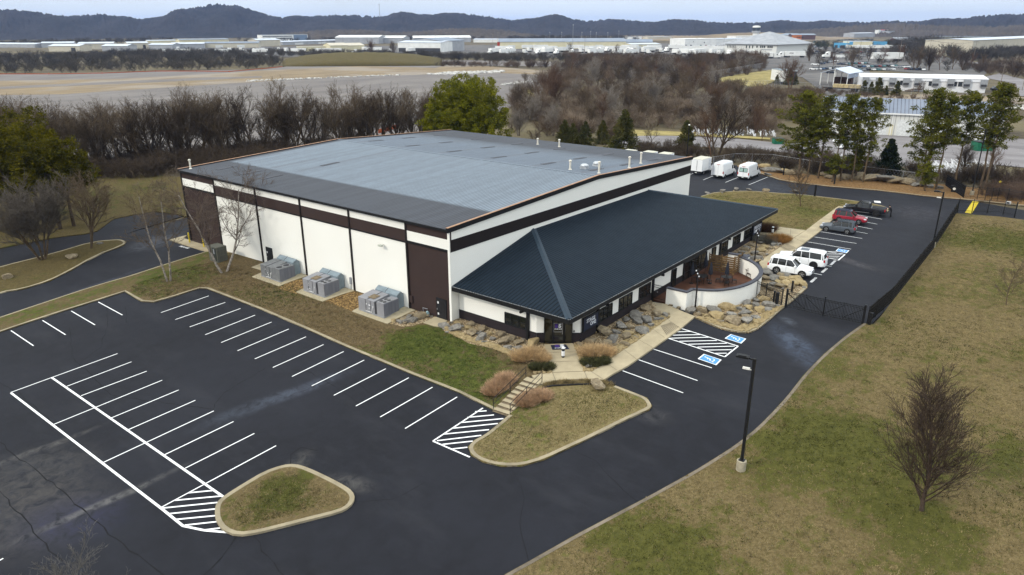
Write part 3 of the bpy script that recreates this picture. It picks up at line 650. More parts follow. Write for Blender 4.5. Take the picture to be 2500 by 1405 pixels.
for yk, xa, xb in ((2.8, 25.8, 47), (10.0, 25.8, 45), (17.9, 25.8, 45), (26, 25.8, 45), (34.2, 25.8, 45), (42.4, 25.8, 45), (32.8, 7, 24.5), (37.3, 7, 14), (45.3, 7, 13.8)):
    d = g.math('ABSOLUTE', g.math('SUBTRACT', X[1], yk)); m = g.math('MULTIPLY', step(d, .55, .4), g.math('MULTIPLY', step(X[0], xa, xa+.4), step(X[0], xb+.4, xb)))
    rows = m if rows is None else g.math('MAXIMUM', rows, m)
base = g.mix(g.math('MULTIPLY', rows, .5), base, (.135, .145, .165))
pan = g.noise(1., 2, .4, stretch=(.02, 1.25, 1)); base = g.mix(g.ramp(pan, [(.4, .22), (.6, 0.)]), base, (.10, .11, .13))
base = g.mix(g.ramp(g.noise(.8, 6, .7), [(.35, .2), (.6, 0.)]), base, (.08, .085, .1))
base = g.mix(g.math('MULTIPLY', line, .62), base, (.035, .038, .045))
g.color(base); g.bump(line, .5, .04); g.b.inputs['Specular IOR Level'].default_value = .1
roof_m = g.m
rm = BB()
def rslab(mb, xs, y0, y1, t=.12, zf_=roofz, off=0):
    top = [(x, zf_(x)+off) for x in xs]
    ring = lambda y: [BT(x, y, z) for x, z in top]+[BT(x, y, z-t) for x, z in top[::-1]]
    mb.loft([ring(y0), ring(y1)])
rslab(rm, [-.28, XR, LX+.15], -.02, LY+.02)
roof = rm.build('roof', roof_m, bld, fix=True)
# skylight panels, vents
sk = [(2.5, 5.3, 32.8), (2.6, 5.3, 37.3), (2.5, 5.2, 42.5), (11.4, 14.2, 32.9), (27.9, 30.6, 42.4), (35, 37.5, 42.4), (42.2, 44.5, 42.3), (28, 30.6, 34.4), (35, 37.6, 34.2), (42.5, 45, 34.2), (27.9, 30.6, 26), (35.3, 38, 26), (42.5, 45, 26), (27.9, 30.7, 17.9), (35.5, 38.3, 18), (42.5, 45, 17.9), (35.9, 38.4, 10), (42.9, 45.2, 9.7), (28.3, 31, 10), (28.5, 31.2, 2.9), (35.6, 38.2, 2.6), (43, 45.5, 2.6)]
skm = mat('skylight_panel', (.035, .035, .045), .5, var=.3, scale=3, stretch=(1, 6, 1))
for x0, x1, y in sk:
    m = BB(); m.loft([[BT(x, y-.32, roofz(x)+.004) for x in (x0, x1)]+[BT(x, y-.32, roofz(x)+.03) for x in (x1, x0)], [BT(x, y+.32, roofz(x)+.004) for x in (x0, x1)]+[BT(x, y+.32, roofz(x)+.03) for x in (x1, x0)]])
    m.build('skylight', skm, roof, fix=True)
def pipe(x, y, h_, r=.12, m=cream_pipe, cap=True):
    z = roofz(x)-TL*x; mb = MB(); mb.lathe([(r*2.2, 0), (r*1.6, .05), (r, .12), (r, h_), (r*1.5, h_), (r*1.6, h_+.12), (r*.9, h_+.2)], 12); mb.build('vent_pipe', m, roof, (x, y, z-.02), smooth=False)
for x, y, h_ in ((46, 23.6, .8), (46, 19.5, 1.), (27.4, 5.1, 1.0), (27.6, 1.1, 1.25), (34.6, .9, 1.25), (39.5, 1.9, 1.3)): pipe(x, y, h_)
pipe(1.0, 46.2, 1.05, .11)
for x, y in ((29.4, 4.3), (32.5, 4.4)):
    z = roofz(x)-TL*x; mb = MB(); mb.box(-.42, .42, -.42, .42, -.05, .28); mb.lathe([(.3, .28), (.5, .32), (.52, .4), (.45, .52), (.28, .6)], 16); mb.build('roof_fan', mat('fan_hood', (.5, .52, .54), .5, .4), roof, (x, y, z))
ridge = BB(); rslab(ridge, [XR-.22, XR, XR+.22], 0, LY, .04, off=.045); ridge.build('ridge_cap', mat('ridge_cap_metal', (.15, .18, .215), .6), roof, fix=True)
# gable trims
for y0, y1, nm in ((-.14, .1, 1), (LY-.1, LY+.14, 2)):
    t = BB(); rslab(t, [-.3, XR, LX+.2], y0, y1, .44, off=.1); t.build('gable_trim', black_trim, bld, fix=True)
    t = BB(); rslab(t, [-.3, XR, LX+.2], y0-.02, y1+.02, .035, off=.145); t.build('copper_coping', copper, bld, fix=True)
t = BB(); t.bx(-.34, -.26, -.12, LY+.12, 8.88, 9.1); t.build('gutter', black_trim, bld)
# west wall, bay by bay
bays = [0, 5.6, 13.95, 22.1, 30.5, 39.3, LY]
for i in range(6):
    a, b = bays[i], bays[i+1]; end = i in (0, 5)
    m = MB(); m.box(0, .3, a, b, -.9, 8.95); wall = m.build('wall', brown_wall if end else white_wall, bld)
    m = MB(); m.box(-.035, 0, a+.01, b-.01, 8.08, 8.92) if end else m.box(-.03, 0, a+.01, b-.01, 6.93, 8.08)
    m.build('brown_band', brown_wall, bld)
    if end: m = MB(); m.box(-.03, 0, a+.01, b-.01, 7.1, 8.08); m.build('white_band', white_wall, bld)
    m = MB(); m.box(-.07, 0, a+.01, b-.01, 6.8 if not end else 6.86, 6.93 if not end else 7.1); m.build('band_ledge', black_trim, bld)
for y in bays[1:-1]:
    m = MB(); m.box(-.12, -.0, y-.1, y+.1, -.7, 8.9); m.build('downspout', brown_trim, bld)
for y in (.02, LY-.02):
    m = MB(); m.box(-.1, .0, y-.12, y+.12, -.7, 8.95); m.build('corner_trim', brown_trim if y > 1 else white_wall, bld)
# gable walls and the east wall
for y0, y1 in ((0, .3), (LY-.3, LY)):
    m = MB(); xs = (.3, XR, LX); P = [BT(x, 0, roofz(x)-.14) for x in xs]
    ring = lambda y: [(x, y, -.9) for x in (xs[0], xs[-1])]+[(LX, y, P[2][2]), (XR, y, P[1][2]), (.3, y, P[0][2])]
    m.loft([ring(y0), ring(y1)]); m.build('wall', white_wall, bld, fix=True)
m = BB(); m.bx(.0, LX, -.04, 0, 6.86, 8.02); m.build('brown_band', brown_trim, bld)
m = BB(); m.bx(LX-.3, LX, .3, LY-.3, -.6, 9.0); m.build('wall', white_wall, bld)
m = MB(); m.box(-.02, .35, -.03, .0, -.8, 6.85); m.build('corner_trim', white_wall, bld)
# doors, roll-up door, wall boxes, lights
def door(y0, y1, z0, z1, plates):
    m = MB(); m.box(-.05, 0, y0-.06, y1+.06, z0-.05, z1+.06); f = m.build('door', black_trim, bld)
    m = MB(); m.box(-.075, -.05, y0, y1, z0, z1); m.build('door_panel', mat('door_black', (.02, .02, .022), .5), f)
    m = MB(); m.box(-.12, -.075, y1-.14, y1-.06, z0+.95, z0+1.1); m.build('door_handle', steel, f)
    for zz in plates: m = MB(); m.box(-.085, -.075, y1-.3, y1-.12, z0+zz, z0+zz+.22); m.build('door_notice', mat('notice_white', (.7, .7, .7), .6), f)
door(.65, 1.88, -.1, 2.0, (.45, 1.6)); door(28.5, 29.65, -.25, 1.93, (1.5,))
m = MB(); m.box(-.06, 0, 42.6, 46.3, -.5, 3.9); f = m.build('roll_up_door', mat('rollup_brown', (.045, .03, .028), .6, stretch=(1, 1, 30)), bld)
for k in range(9): m = MB(); m.box(-.075, -.06, 42.7, 46.2, -.4+.46*k, -.37+.46*k); m.build('door_slat', brown_trim, f)
m = MB(); m.box(-.16, 0, 5.1, 5.45, .75, 1.45); m.build('meter_box', brown_wall, bld)
m = MB(); m.box(-.14, 0, 14.35, 14.6, .65, 1.4); m.tube([(-.08, 14.47, .65), (-.08, 14.47, -.5)], .04, 6); m.build('disconnect_box', galv, bld)
m = MB(); m.beam((0, 8.9, 6.0), (-.35, 8.9, 6.1), .06); m.box(-.6, -.32, 8.7, 9.15, 5.95, 6.12); m.build('wall_light', mat('wall_light_grey', (.5, .52, .45), .5), bld)
m = MB(); m.box(-.1, 0, 35.6, 35.8, 3.62, 3.72); m.build('wall_light', galv, bld)
m = MB(); m.tube([(-.12, 4.6, .0), (-.12, 3.0, -.0)], .035, 6); m.tube([(-.12, 3.6, .0), (-.25, 3.6, .65), (-.3, 2.9, .7)], .03, 6); m.build('gas_pipe', galv, bld)
gm = thing('gas_meter', 'small grey-blue gas meter standing against the brown wall beside the black door', 'gas meter', (-.5, 2.75, -.2))
m = MB(); m.box(-.16, .16, -.13, .13, .3, .62); m.lathe([(.1, .62), (.14, .7), (.05, .8)], 10); m.build('meter_body', mat('meter_blue_grey', (.25, .36, .38), .5), gm)
m = MB(); m.tube([(0, .1, -.1), (0, .1, .3)], .03, 6); m.tube([(0, -.1, .3), (0, -.35, .45), (0, -.4, -.1)], .03, 6); m.build('meter_pipe', galv, gm)
# ---------------------------------------------------------------- office wing
EZ, PZ, EY = 3.6, 6.45, -13.2
WX0, WX1, P0, P1 = .1, 50.6, 12.9, 38.3
g = N('office_roof_metal', .38); X = g.xyz()
def wing_mat(axis, name):
    g = N(name, .4); X = g.xyz(); sm_ = g.math('PINGPONG', X[axis], .2); ln = g.ramp(sm_, [(.05, 1.), (.11, 0.)])
    c = g.mix(g.ramp(g.noise(.7, 5, .6), [(.35, 0.), (.65, 1.)]), (.0085, .0155, .0245), (.0125, .0215, .0325))
    c = g.mix(g.math('MULTIPLY', ln, .65), c, (.0015, .002, .003)); g.color(c); g.bump(ln, .6, .05); g.b.inputs['Specular IOR Level'].default_value = .06; g.b.inputs['Roughness'].default_value = .6; return g.m
def face(name, pts, m, parent, t=.1):
    mb = MB(); top = [BT(*p) for p in pts]; n_ = len(pts); mb.add(top+[(a, b, c-t) for a, b, c in top], [tuple(range(n_)), tuple(range(n_, 2*n_))[::-1]]+[(i, n_+i, n_+(i+1) % n_, (i+1) % n_) for i in range(n_)]); return mb.build(name, m, parent, fix=True)
ra = face('office_roof', [(WX0, EY, EZ), (WX1, EY, EZ), (P1, -.05, PZ), (P0, -.05, PZ)], wing_mat(0, 'office_roof_south'), bld)
rb = face('office_roof', [(WX0, -.05, EZ), (WX0, EY, EZ), (P0, -.05, PZ)], wing_mat(1, 'office_roof_west'), bld)
rc_ = face('office_roof', [(WX1, EY, EZ), (WX1, -.05, EZ), (P1, -.05, PZ)], MATS['office_roof_west'], bld)
capm = mat('hip_cap_blue_grey', (.022, .036, .052), .5, var=.1, spec=.15)
for p, q, r_ in (((WX0, EY, EZ), (P0, -.05, PZ), ra), ((WX1, EY, EZ), (P1, -.05, PZ), rc_)):
    a = np.array(BT(*p)); b = np.array(BT(*q)); d = b-a; side = np.cross(d, (0, 0, 1)); side /= np.linalg.norm(side)
    m = MB(); m.loft([[a-side*.3-(0, 0, .02), a+(0, 0, .1), a+side*.3-(0, 0, .02), a-(0, 0, .05)], [b-side*.3-(0, 0, .02), b+(0, 0, .1), b+side*.3-(0, 0, .02), b-(0, 0, .05)]]); m.build('hip_cap', capm, r_, fix=True)
m = BB(); m.bx(WX0-.05, WX1+.05, EY-.08, EY+.05, EZ-.46, EZ-.03); m.build('fascia', black_trim, bld)
m = BB(); m.bx(WX0-.08, WX0+.05, EY-.04, -.05, EZ-.46, EZ-.03); m.build('fascia', black_trim, bld)
m = BB(); m.bx(WX1-.05, WX1+.08, EY-.04, -.05, EZ-.46, EZ-.03); m.build('fascia', black_trim, bld)
dm = mat('drip_edge', (.30, .31, .32), .5, .3, var=.5, scale=8)
m = BB(); m.bx(WX0-.06, WX1+.06, EY-.1, EY-.07, EZ-.03, EZ+.015); m.build('drip_edge', dm, bld)
m = BB(); m.bx(WX0-.1, WX0-.07, EY-.04, -.05, EZ-.03, EZ+.015); m.build('drip_edge', dm, bld)
m = BB(); m.bx(WX0+.05, WX1-.05, EY+.05, -.05, EZ-.3, EZ-.24); m.build('soffit', mat('soffit_pale', (.5, .49, .45), .7), bld)
# wing walls: plan outline
brick = N('dark_painted_brick', .7)
bt = brick.t.nodes.new('ShaderNodeTexBrick'); bt.inputs['Scale'].default_value = 4.; bt.inputs['Color1'].default_value = (.026, .021, .024, 1); bt.inputs['Color2'].default_value = (.036, .028, .03, 1); bt.inputs['Mortar'].default_value = (.016, .013, .014, 1); bt.inputs['Mortar Size'].default_value = .03
q_ = brick.t.nodes.new('ShaderNodeMapping'); q_.inputs['Rotation'].default_value = (math.pi/2, 0, .6); brick.t.links.new(brick.pos, q_.inputs[0]); brick.t.links.new(q_.outputs[0], bt.inputs['Vector']); brick.color(bt.outputs[0]); brick_m = brick.m
WXE = 47.6
plan = [(1.05, -.05), (1.05, -9.17), (3.45, -12.2), (WXE, -12.2), (WXE, -.05)]
def wallseg(p, q, z0, z1, th, m, nm, off=0, parent=bld):
    d = np.array([q[0]-p[0], q[1]-p[1], 0.]); d /= np.linalg.norm(d); nrm = np.array([d[1], -d[0], 0.])   # outward (south/west) side
    mb = MB(); a = np.array([*p, 0.])+nrm*off; b = np.array([*q, 0.])+nrm*off
    if nrm[0] > .5: nrm = nrm
    pts = [a-nrm*th, b-nrm*th, b, a]; mb.add([(*BT(v[0], v[1], z0),) for v in pts]+[(*BT(v[0], v[1], z1),) for v in pts], [(3, 2, 1, 0), (4, 5, 6, 7), (0, 1, 5, 4), (1, 2, 6, 5), (2, 3, 7, 6), (3, 0, 4, 7)])
    return mb.build(nm, m, parent, fix=True)
segs = list(zip(plan, plan[1:]))
fl_ = lambda s_: (s_[1], s_[0])
walls = []
for i, (p, q) in enumerate(segs):
    # outward normal must point away from the interior: going west->south->east, outward is to the right
    walls.append(wallseg(p, q, -.9, EZ-.24, .2, white_wall, 'wall', off=0))
    wallseg(p, q, -.9, .93, .05, brick_m, 'brick_base', off=.06); wallseg(p, q, .93, .99, .1, black_trim, 'brick_ledge', off=.1)
def nrmof(p, q):
    d = np.array([q[0]-p[0], q[1]-p[1]]); d /= np.linalg.norm(d); return d, np.array([d[1], -d[0]])
def window(p, q, s0, s1, z0, z1, parent, cols=3, rows_=2, off=.03, nm='window', glass=glass_dark):
    "framed window on the wall p->q between distances s0 and s1"
    d, nn = nrmof(p, q)
    def pt(s_, o, z): x = p[0]+d[0]*s_+nn[0]*o; y = p[1]+d[1]*s_+nn[1]*o; return BT(x, y, z)
    def bar(a, b, z_0, z_1, o0, o1, mb): mb.add([pt(a, o0, z_0), pt(b, o0, z_0), pt(b, o1, z_0), pt(a, o1, z_0), pt(a, o0, z_1), pt(b, o0, z_1), pt(b, o1, z_1), pt(a, o1, z_1)], [(0, 1, 2, 3), (7, 6, 5, 4), (4, 5, 1, 0), (5, 6, 2, 1), (6, 7, 3, 2), (7, 4, 0, 3)])
    fr = MB(); w_ = .07
    bar(s0, s1, z0, z0+w_, 0, off+.08, fr); bar(s0, s1, z1-w_, z1, 0, off+.08, fr); bar(s0, s0+w_, z0, z1, 0, off+.078, fr); bar(s1-w_, s1, z0, z1, 0, off+.078, fr)
    for k in range(1, cols): s_ = s0+(s1-s0)*k/cols; bar(s_-.025, s_+.025, z0, z1, 0, off+.07, fr)
    for k in range(1, rows_): z = z0+(z1-z0)*k/rows_; bar(s0, s1, z-.02, z+.02, 0, off+.068, fr)
    o = fr.build(nm, black_trim, parent, fix=True); gl = MB(); bar(s0+.02, s1-.02, z0+.02, z1-.02, 0, off+.03, gl); gl.build('pane', glass, o, fix=True); return o
W, C_, S_, E_ = segs
window(*W, 5.64-.05, 8.1-.05, .96, 2.12, walls[0])
for a, b in ((6.45, 8.82), (10.1, 12.6), (14.0, 16.38), (34.3, 36.35), (38.0, 40.35), (41.7, 44.05)): window(*S_, a-3.45, b-3.45, .97, 2.27, walls[2])
window(*S_, 24.0-3.45, 30.0-3.45, .0, 2.35, walls[2], cols=4, rows_=2, off=.08, nm='patio_glazing')
for a, b in ((21.1, 22.15), (31.6, 32.6)): window(*S_, a-3.45, b-3.45, -.1, 2.3, walls[2], cols=1, rows_=1, off=.08, nm='door')
# pilasters with roof brackets
def pil(p, q, s_):
    d, nn = nrmof(p, q); c = np.array(p)+d*s_
    m = MB(); a = c-d*.13; b = c+d*.13
    ring = lambda z, o: [BT(*(a+nn*0), z), BT(*(b+nn*0), z), BT(*(b+nn*o), z), BT(*(a+nn*o), z)]
    m.loft([ring(-.7, .2), ring(EZ-.46, .2)]); m.build('pilaster', black_trim, bld, fix=True)
    m = MB(); m.beam(BT(*(c+nn*.1), EZ-.52), BT(*(c+nn*1.25), EZ-.50), .16, .2); m.build('roof_bracket', black_trim, bld)
pil(*W, 8.25); 
for x in (6.2, 16.85, 33.95, 44.35): pil(*S_, x-3.45)
# entrance: glazed doorway in the corner
d, nn = nrmof(*C_); LC = math.dist(*C_)
ent = window(*C_, LC*.17, LC*.82, -.05, 2.72, walls[1], cols=1, rows_=1, off=.1, nm='entrance_glazing', glass=mat('entrance_glass', (.018, .016, .010), .08, var=.1, spec=.6))
def cpt(s_, o, z): x, y = np.array(C_[0])+d*s_+nn*o; return BT(x, y, z)
for s_, nm in ((LC*.37, 'door_frame'), (LC*.63, 'door_frame')):
    m = MB(); m.beam(cpt(s_, .17, -.05), cpt(s_, .17, 2.7), .1, .1); m.build(nm, black_trim, ent)
m = MB(); m.beam(cpt(LC*.37, .17, 2.2), cpt(LC*.63, .17, 2.2), .1, .1); m.beam(cpt(LC*.37, .17, .08), cpt(LC*.63, .17, .08), .08, .2); m.build('door_frame', black_trim, ent)
m = MB(); m.beam(cpt(LC*.59, .24, .95), cpt(LC*.59, .24, 1.25), .04); m.build('door_handle', steel, ent)
def logo(org, ux, uy, s_, parent, frame=True, tagl=True):
    ux = np.array(ux, float); uy = np.array(uy, float); n3 = np.cross(ux, uy); o = np.array(org, float)
    if frame:
        m = MB()
        for a, b in (((-.5, -.55), (.5, -.55)), ((-.5, .55), (.5, .55)), ((-.5, -.55), (-.5, .55)), ((.5, -.55), (.5, .55))): m.beam(o+(ux*a[0]+uy*a[1])*s_+n3*.01, o+(ux*b[0]+uy*b[1])*s_+n3*.01, .02*s_+.005)
        m.build('logo_frame', mat('logo_grey', (.45, .45, .48), .5), parent)
    m = MB(); m.cbox(o+(ux*-.2+uy*.2)*s_+n3*.012, ux*.17*s_, uy*.24*s_, n3*.004); m.build('logo_block', mat('logo_purple', (.07, .04, .22), .5), parent)
    m = MB(); put_text(m, 'S', .62*s_, o+(ux*.2+uy*.2)*s_, ux, uy, .04, 1.15, lift=.012); put_text(m, 'STAGE ONE', .15*s_, o-(uy*.19)*s_, ux, uy, .02, 1.1, lift=.012)
    m.build('logo_lettering', mat('logo_white', (.8, .82, .85), .5), parent)
logo(cpt(LC*.49, .16, 1.55), (d[0], d[1], 0), (0, 0, 1), .75, ent)
m = MB(); m.box(-.05, .05, -.03, .03, -.08, .08); o = m.build('door_camera', black_trim, walls[1]); o.location = cpt(LC*.86, .05, 1.15)
# signs on the south wall
def sign(x0, x1, z0, z1, lines, szs, zs, sx, indent=(0, 0)):
    y = -12.2; m = MB(); m.box(x0, x1, y-.26, y-.14, z0, z1, BT); o = m.build('sign_panel', mat('sign_navy', (.018, .022, .042), .5, var=.1), bld)
    m = MB()
    for a, b, c, e in ((x0-.06, x1+.06, z1-.0, z1+.08), (x0-.06, x1+.06, z0-.08, z0)): m.box(a, b, y-.29, y-.13, c, e, BT)
    m.box(x0-.06, x0, y-.285, y-.13, z0, z1, BT); m.box(x1, x1+.06, y-.285, y-.13, z0, z1, BT); m.build('sign_frame', black_trim, o)
    m = MB()
    for t_, s_, z, i_ in zip(lines, szs, zs, indent): put_text(m, t_, s_, BT((x0+x1)/2+i_, y-.26, z), (1, 0, -TL), (0, 0, 1), .012, sx, lift=.005)
    m.build('sign_lettering', mat('sign_white', (.78, .8, .84), .5), o)
sign(3.6, 6.0, 1.12, 2.3, ['STAGE', 'ONE'], [.5, .5], [1.92, 1.5], .95, (-.05, .35))
s2x0 = onY(1839, 560, -12.45)[0]; s2x1 = onY(1859.5, 550, -12.45)[0]
sign(s2x0, s2x1, 1.2, 2.35, ['CREATION', 'SUPPORT'], [.56, .56], [2.03, 1.53], (s2x1-s2x0)/3.4)
# door mat
A = G(*k7(1092, 858)); B = G(*k7(1245, 853)); C3 = G(*k7(1280, 900)); D3 = G(*k7(1110, 905))
mo = thing('door_mat', 'dark navy door mat with a white S logo in front of the glass entrance', 'door mat', (*A, H(*A)+.17))
m = MB(); zz = 0; m.prism([(p[0]-A[0], p[1]-A[1]) for p in (A, B, C3, D3)], 0, .015); m.build('mat_sheet', mat('mat_navy', (.025, .028, .05), .9), mo)
ux = np.array([B[0]-A[0], B[1]-A[1], 0]); Lm = np.linalg.norm(ux); ux /= Lm; uy = np.array([-ux[1], ux[0], 0]); cc_ = np.array([(A[0]+C3[0])/2-A[0], (A[1]+C3[1])/2-A[1], .012])
logo(cc_, ux, uy, 1.1, mo, frame=False)
# bollard lamps
def bollard(px, py, label, h_=1.0, full=True):
    x, y = G(px, py); o = thing('bollard_lamp', label, 'bollard light', (x, y, H(x, y)+.14), group=None)
    m = MB(); m.lathe([(.12, 0), (.12, .2)], 14); m.build('base', black_trim, o)
    m = MB(); m.lathe([(.15, .18), (.15, .62)], 14); m.build('post', mat('bollard_white', (.75, .75, .75), .5), o)
    m = MB(); m.lathe([(.13, .62), (.13, .86)], 14); m.build('louvre', black_trim, o)
    m = MB(); m.lathe([(.17, .85), (.17, .9), (.1, .97), (.02, .99)], 14); m.build('cap', MATS['bollard_white'], o)
bollard(*k7(1217, 978), 'white and black bollard light on the walk in front of the entrance mat')
bollard(*k5(1013, 880), 'white and black bollard light beside brown grass at the far end of the office')
# ================================================================ HVAC UNITS
def hvac(y0, y1, label, fans, dark, color, top2):
    x0 = -2.95; z = H(-2.9, y0+.5)+.16; L = y1-y0
    o = thing('rooftop_unit', label, 'air conditioner', (x0, y0, z), group='grey packaged air-conditioning units along the white wall')
    m = MB(); m.box(-.02, 2.0, -.02, L+.02, .0, .12); m.build('base_rail', galv, o)
    m = MB(); m.loft([[(.0, yy, .12), (2.0, yy, .12), (2.0, yy, 1.62), (.0, yy, 1.42)] for yy in (1.35, L)]); cab = m.build('cabinet', color, o, fix=True)
    for yy in (1.9, 2.6): m = MB(); m.box(-.03, -.0, yy-.015, yy+.015, .14, 1.4); m.build('panel_seam', unit_dark, cab)
    m = MB(); m.loft([[(-.02, yy, 1.43), (1.0, yy, 1.53), (2.02, yy, 1.64), (2.02, yy, 1.66), (-.02, yy, 1.46)] for yy in (2.35, 2.39)]); m.build('top_seam', unit_dark, cab, fix=True)
    if dark: m = MB(); m.box(.06, 1.9, 1.0, 1.36, .12, 1.3); m.build('service_bay', unit_dark, o)
    m = MB(); m.box(0, 2.0, 0, 1.0 if dark else 1.36, .12, 1.5); con = m.build('condenser_section', color, o)
    m = MB(); m.box(.04, 1.96, -.012, 0, .2, 1.42); m.build('coil_panel', mat('coil_grey', (.16, .165, .19), .6, var=.1, scale=.5, stretch=(14, 1, 1)), con)
    for fx, fy, fr in fans:
        m = MB(); m.lathe([(fr+.04, 1.5), (fr+.04, 1.53), (fr, 1.53), (fr, 1.505)], 20); q = m.build('fan_ring', steel, con); q.location = (fx, fy, 0)
        m = MB(); m.lathe([(fr*.98, 1.502), (fr*.98, 1.512)], 20)
        q = m.build('fan_well', unit_dark, con); q.location = (fx, fy, 0)
        m = MB(); [m.beam((fx, fy, 1.525), (fx+fr*math.cos(a), fy+fr*math.sin(a), 1.525), .025) for a in (.3, 2.4, 4.5)]; m.lathe([(fr*.3, 1.51), (fr*.3, 1.53)], 10, (fx, fy, 0)); m.build('fan_guard', unit_dark, con)
    if top2: m = MB(); m.box(.25, 1.1, .0, .9, 0, .02); q = m.build('rust_patch', mat('rusty_tan', (.22, .17, .11), .8, var=.3), cab); q.location = (.1, 1.75, 1.475); q.rotation_euler = (0, -.1, 0)
    # duct hood sloping over to the wall
    m = MB(); A_ = [(2.0, .45), (2.0, L-.1)]
    m.loft([[(2.0, yy, .1), (2.85, yy, .1), (2.85, yy, 1.7), (2.5, yy, 2.02), (2.0, yy, 1.72)] for yy in (.2, L-.3)]); q = m.build('duct_hood', galv_blue, o, fix=True)
    m = MB(); m.loft([[(1.98, yy, 1.74), (2.5, yy, 2.05), (2.88, yy, 1.72), (2.88, yy, 1.69), (2.5, yy, 2.02), (1.98, yy, 1.71)] for yy in (L*.52, L*.52+.04)]); m.build('duct_seam', unit_dark, q, fix=True)
    m = MB(); rr_ = random.Random(int(y0)); 
    for k in range(5): yy = 1.5+rr_.random()*1.2; zz_ = .3+rr_.random()*.7; m.box(-.015, 0, yy, yy+.1, zz_, zz_+.12)
    m.tube([(-.06, 1.5, .9), (-.1, 1.7, .25), (-.05, 2.6, .2)], .025, 6); m.build('valve_labels', mat('label_white', (.75, .75, .75), .6), cab)
    m = MB(); zt_ = [H(-3.5, y0), H(-.2, y0)]
    return o
f4 = [(.5, .3, .2), (1.05, .3, .2), (.65, .72, .2), (1.3, .72, .2)]; f4 = [(.42, .28, .2), (.42, .74, .2), (1.02, .28, .2), (1.02, .74, .2)]; f2 = [(.5, .66, .36), (1.4, .66, .36)]
hvac(6.2, 9.9, 'light grey air-conditioning unit with four fans, nearest to the brown bay and black door', f4, True, unit_grey, True)
hvac(15.3, 18.85, 'light grey air-conditioning unit with four fans, between the other two units', f4, True, unit_grey, True)
hvac(23.0, 26.6, 'darker grey air-conditioning unit with two large fans, farthest along the white wall', f2, False, mat('unit_dark_grey', (.17, .175, .18), .6), False)
for q in ([(-3.5, 10.35), (-3.5, 5.2), (-.1, 4.8), (-.1, 10.35)], [(-3.6, 19.4), (-3.6, 14.9), (-.1, 13.9), (-.1, 19.4)], [(-3.6, 27.6), (-3.6, 22.4), (-.1, 21.9), (-.1, 27.6)], [(-1.9, 30.2), (-1.9, 28.3), (-.1, 28.3), (-.1, 30.2)]): slab(q, .16, 'equipment_pad', mat('pad_concrete', (.36, .31, .21), .9, var=.08, bump=.1), world=True)
# transformer and bollards near the truck apron
o = thing('transformer_cabinet', 'dark green-grey electrical cabinet on the grass under the bare tree by the truck apron', 'electrical cabinet', (-3.05, 35.4, H(-3, 35.4)+.05))
m = MB(); m.box(0, 1.3, 0, 1.9, 0, 1.95); m.build('housing', mat('cabinet_olive', (.11, .11, .09), .7, var=.1), o); m = MB(); m.box(-.03, .0, .2, 1.0, .2, 1.8); m.build('cabinet_door', mat('cabinet_dark', (.035, .04, .035), .6), o); m = MB(); m.box(-.06, -.03, .5, .75, 1.1, 1.7); m.build('meter_panel', galv, o)
for i, y in enumerate((46.4, 42.9)):
    o = thing('safety_bollard', ('yellow steel bollard at the outer corner of the brown roll-up door', 'yellow steel bollard nearer the green-grey cabinet')[i], 'bollard', (-.6, y, H(-.6, y)+.1)); m = MB(); m.lathe([(.09, 0), (.09, 1.35), (.05, 1.42)], 12); m.build('post', paint_yellow, o); m = MB(); m.lathe([(.093, .62), (.093, .7)], 12); m.build('band', black_trim, o)
# ================================================================ ENTRY STEPS
Bc = np.array([*(np.array(G(1204, 1004))+np.array(G(1243, 1016)))/2]); Tc = np.array([*(np.array(G(1295, 921))+np.array(G(1315, 942)))/2])
dd = Tc-Bc; LS = np.linalg.norm(dd); dd /= LS; nn2 = np.array([-dd[1], dd[0]]); WS = np.linalg.norm(np.array(G(1204, 1004))-np.array(G(1243, 1016)))
z0 = H(*Bc); z1 = H(*Tc)+.15; st_ = thing('entry_steps', 'concrete steps climbing the lawn from the parking lot to the entrance walk', 'steps', (*Bc, z0)); m = MB(); nS = 8
for k in range(nS):
    a = LS*k/nS; b = LS*(k+1)/nS; zt_ = (z1-z0)*(k+1)/nS+.06; c = dd*(a+LS)/2; 
    m.cbox((c[0], c[1], zt_/2-.25), (dd[0]*(LS-a)/2, dd[1]*(LS-a)/2, 0), (nn2[0]*(WS/2-.001*k), nn2[1]*(WS/2-.001*k), 0), (0, 0, zt_/2+.25))
m.build('treads', concrete, st_); m = MB()
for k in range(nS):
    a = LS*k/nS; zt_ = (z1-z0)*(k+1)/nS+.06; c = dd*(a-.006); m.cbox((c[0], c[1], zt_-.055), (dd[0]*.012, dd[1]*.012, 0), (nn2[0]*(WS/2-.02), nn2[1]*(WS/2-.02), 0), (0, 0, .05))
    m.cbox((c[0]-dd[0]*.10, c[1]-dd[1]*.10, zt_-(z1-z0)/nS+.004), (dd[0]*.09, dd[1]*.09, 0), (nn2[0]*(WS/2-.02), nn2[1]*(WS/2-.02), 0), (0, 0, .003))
m.build('step_shading', mat('riser_shade', (.16, .125, .08), .9, var=.2), st_)  # darker strips on riser faces and tread backs paint in the shading of the steps
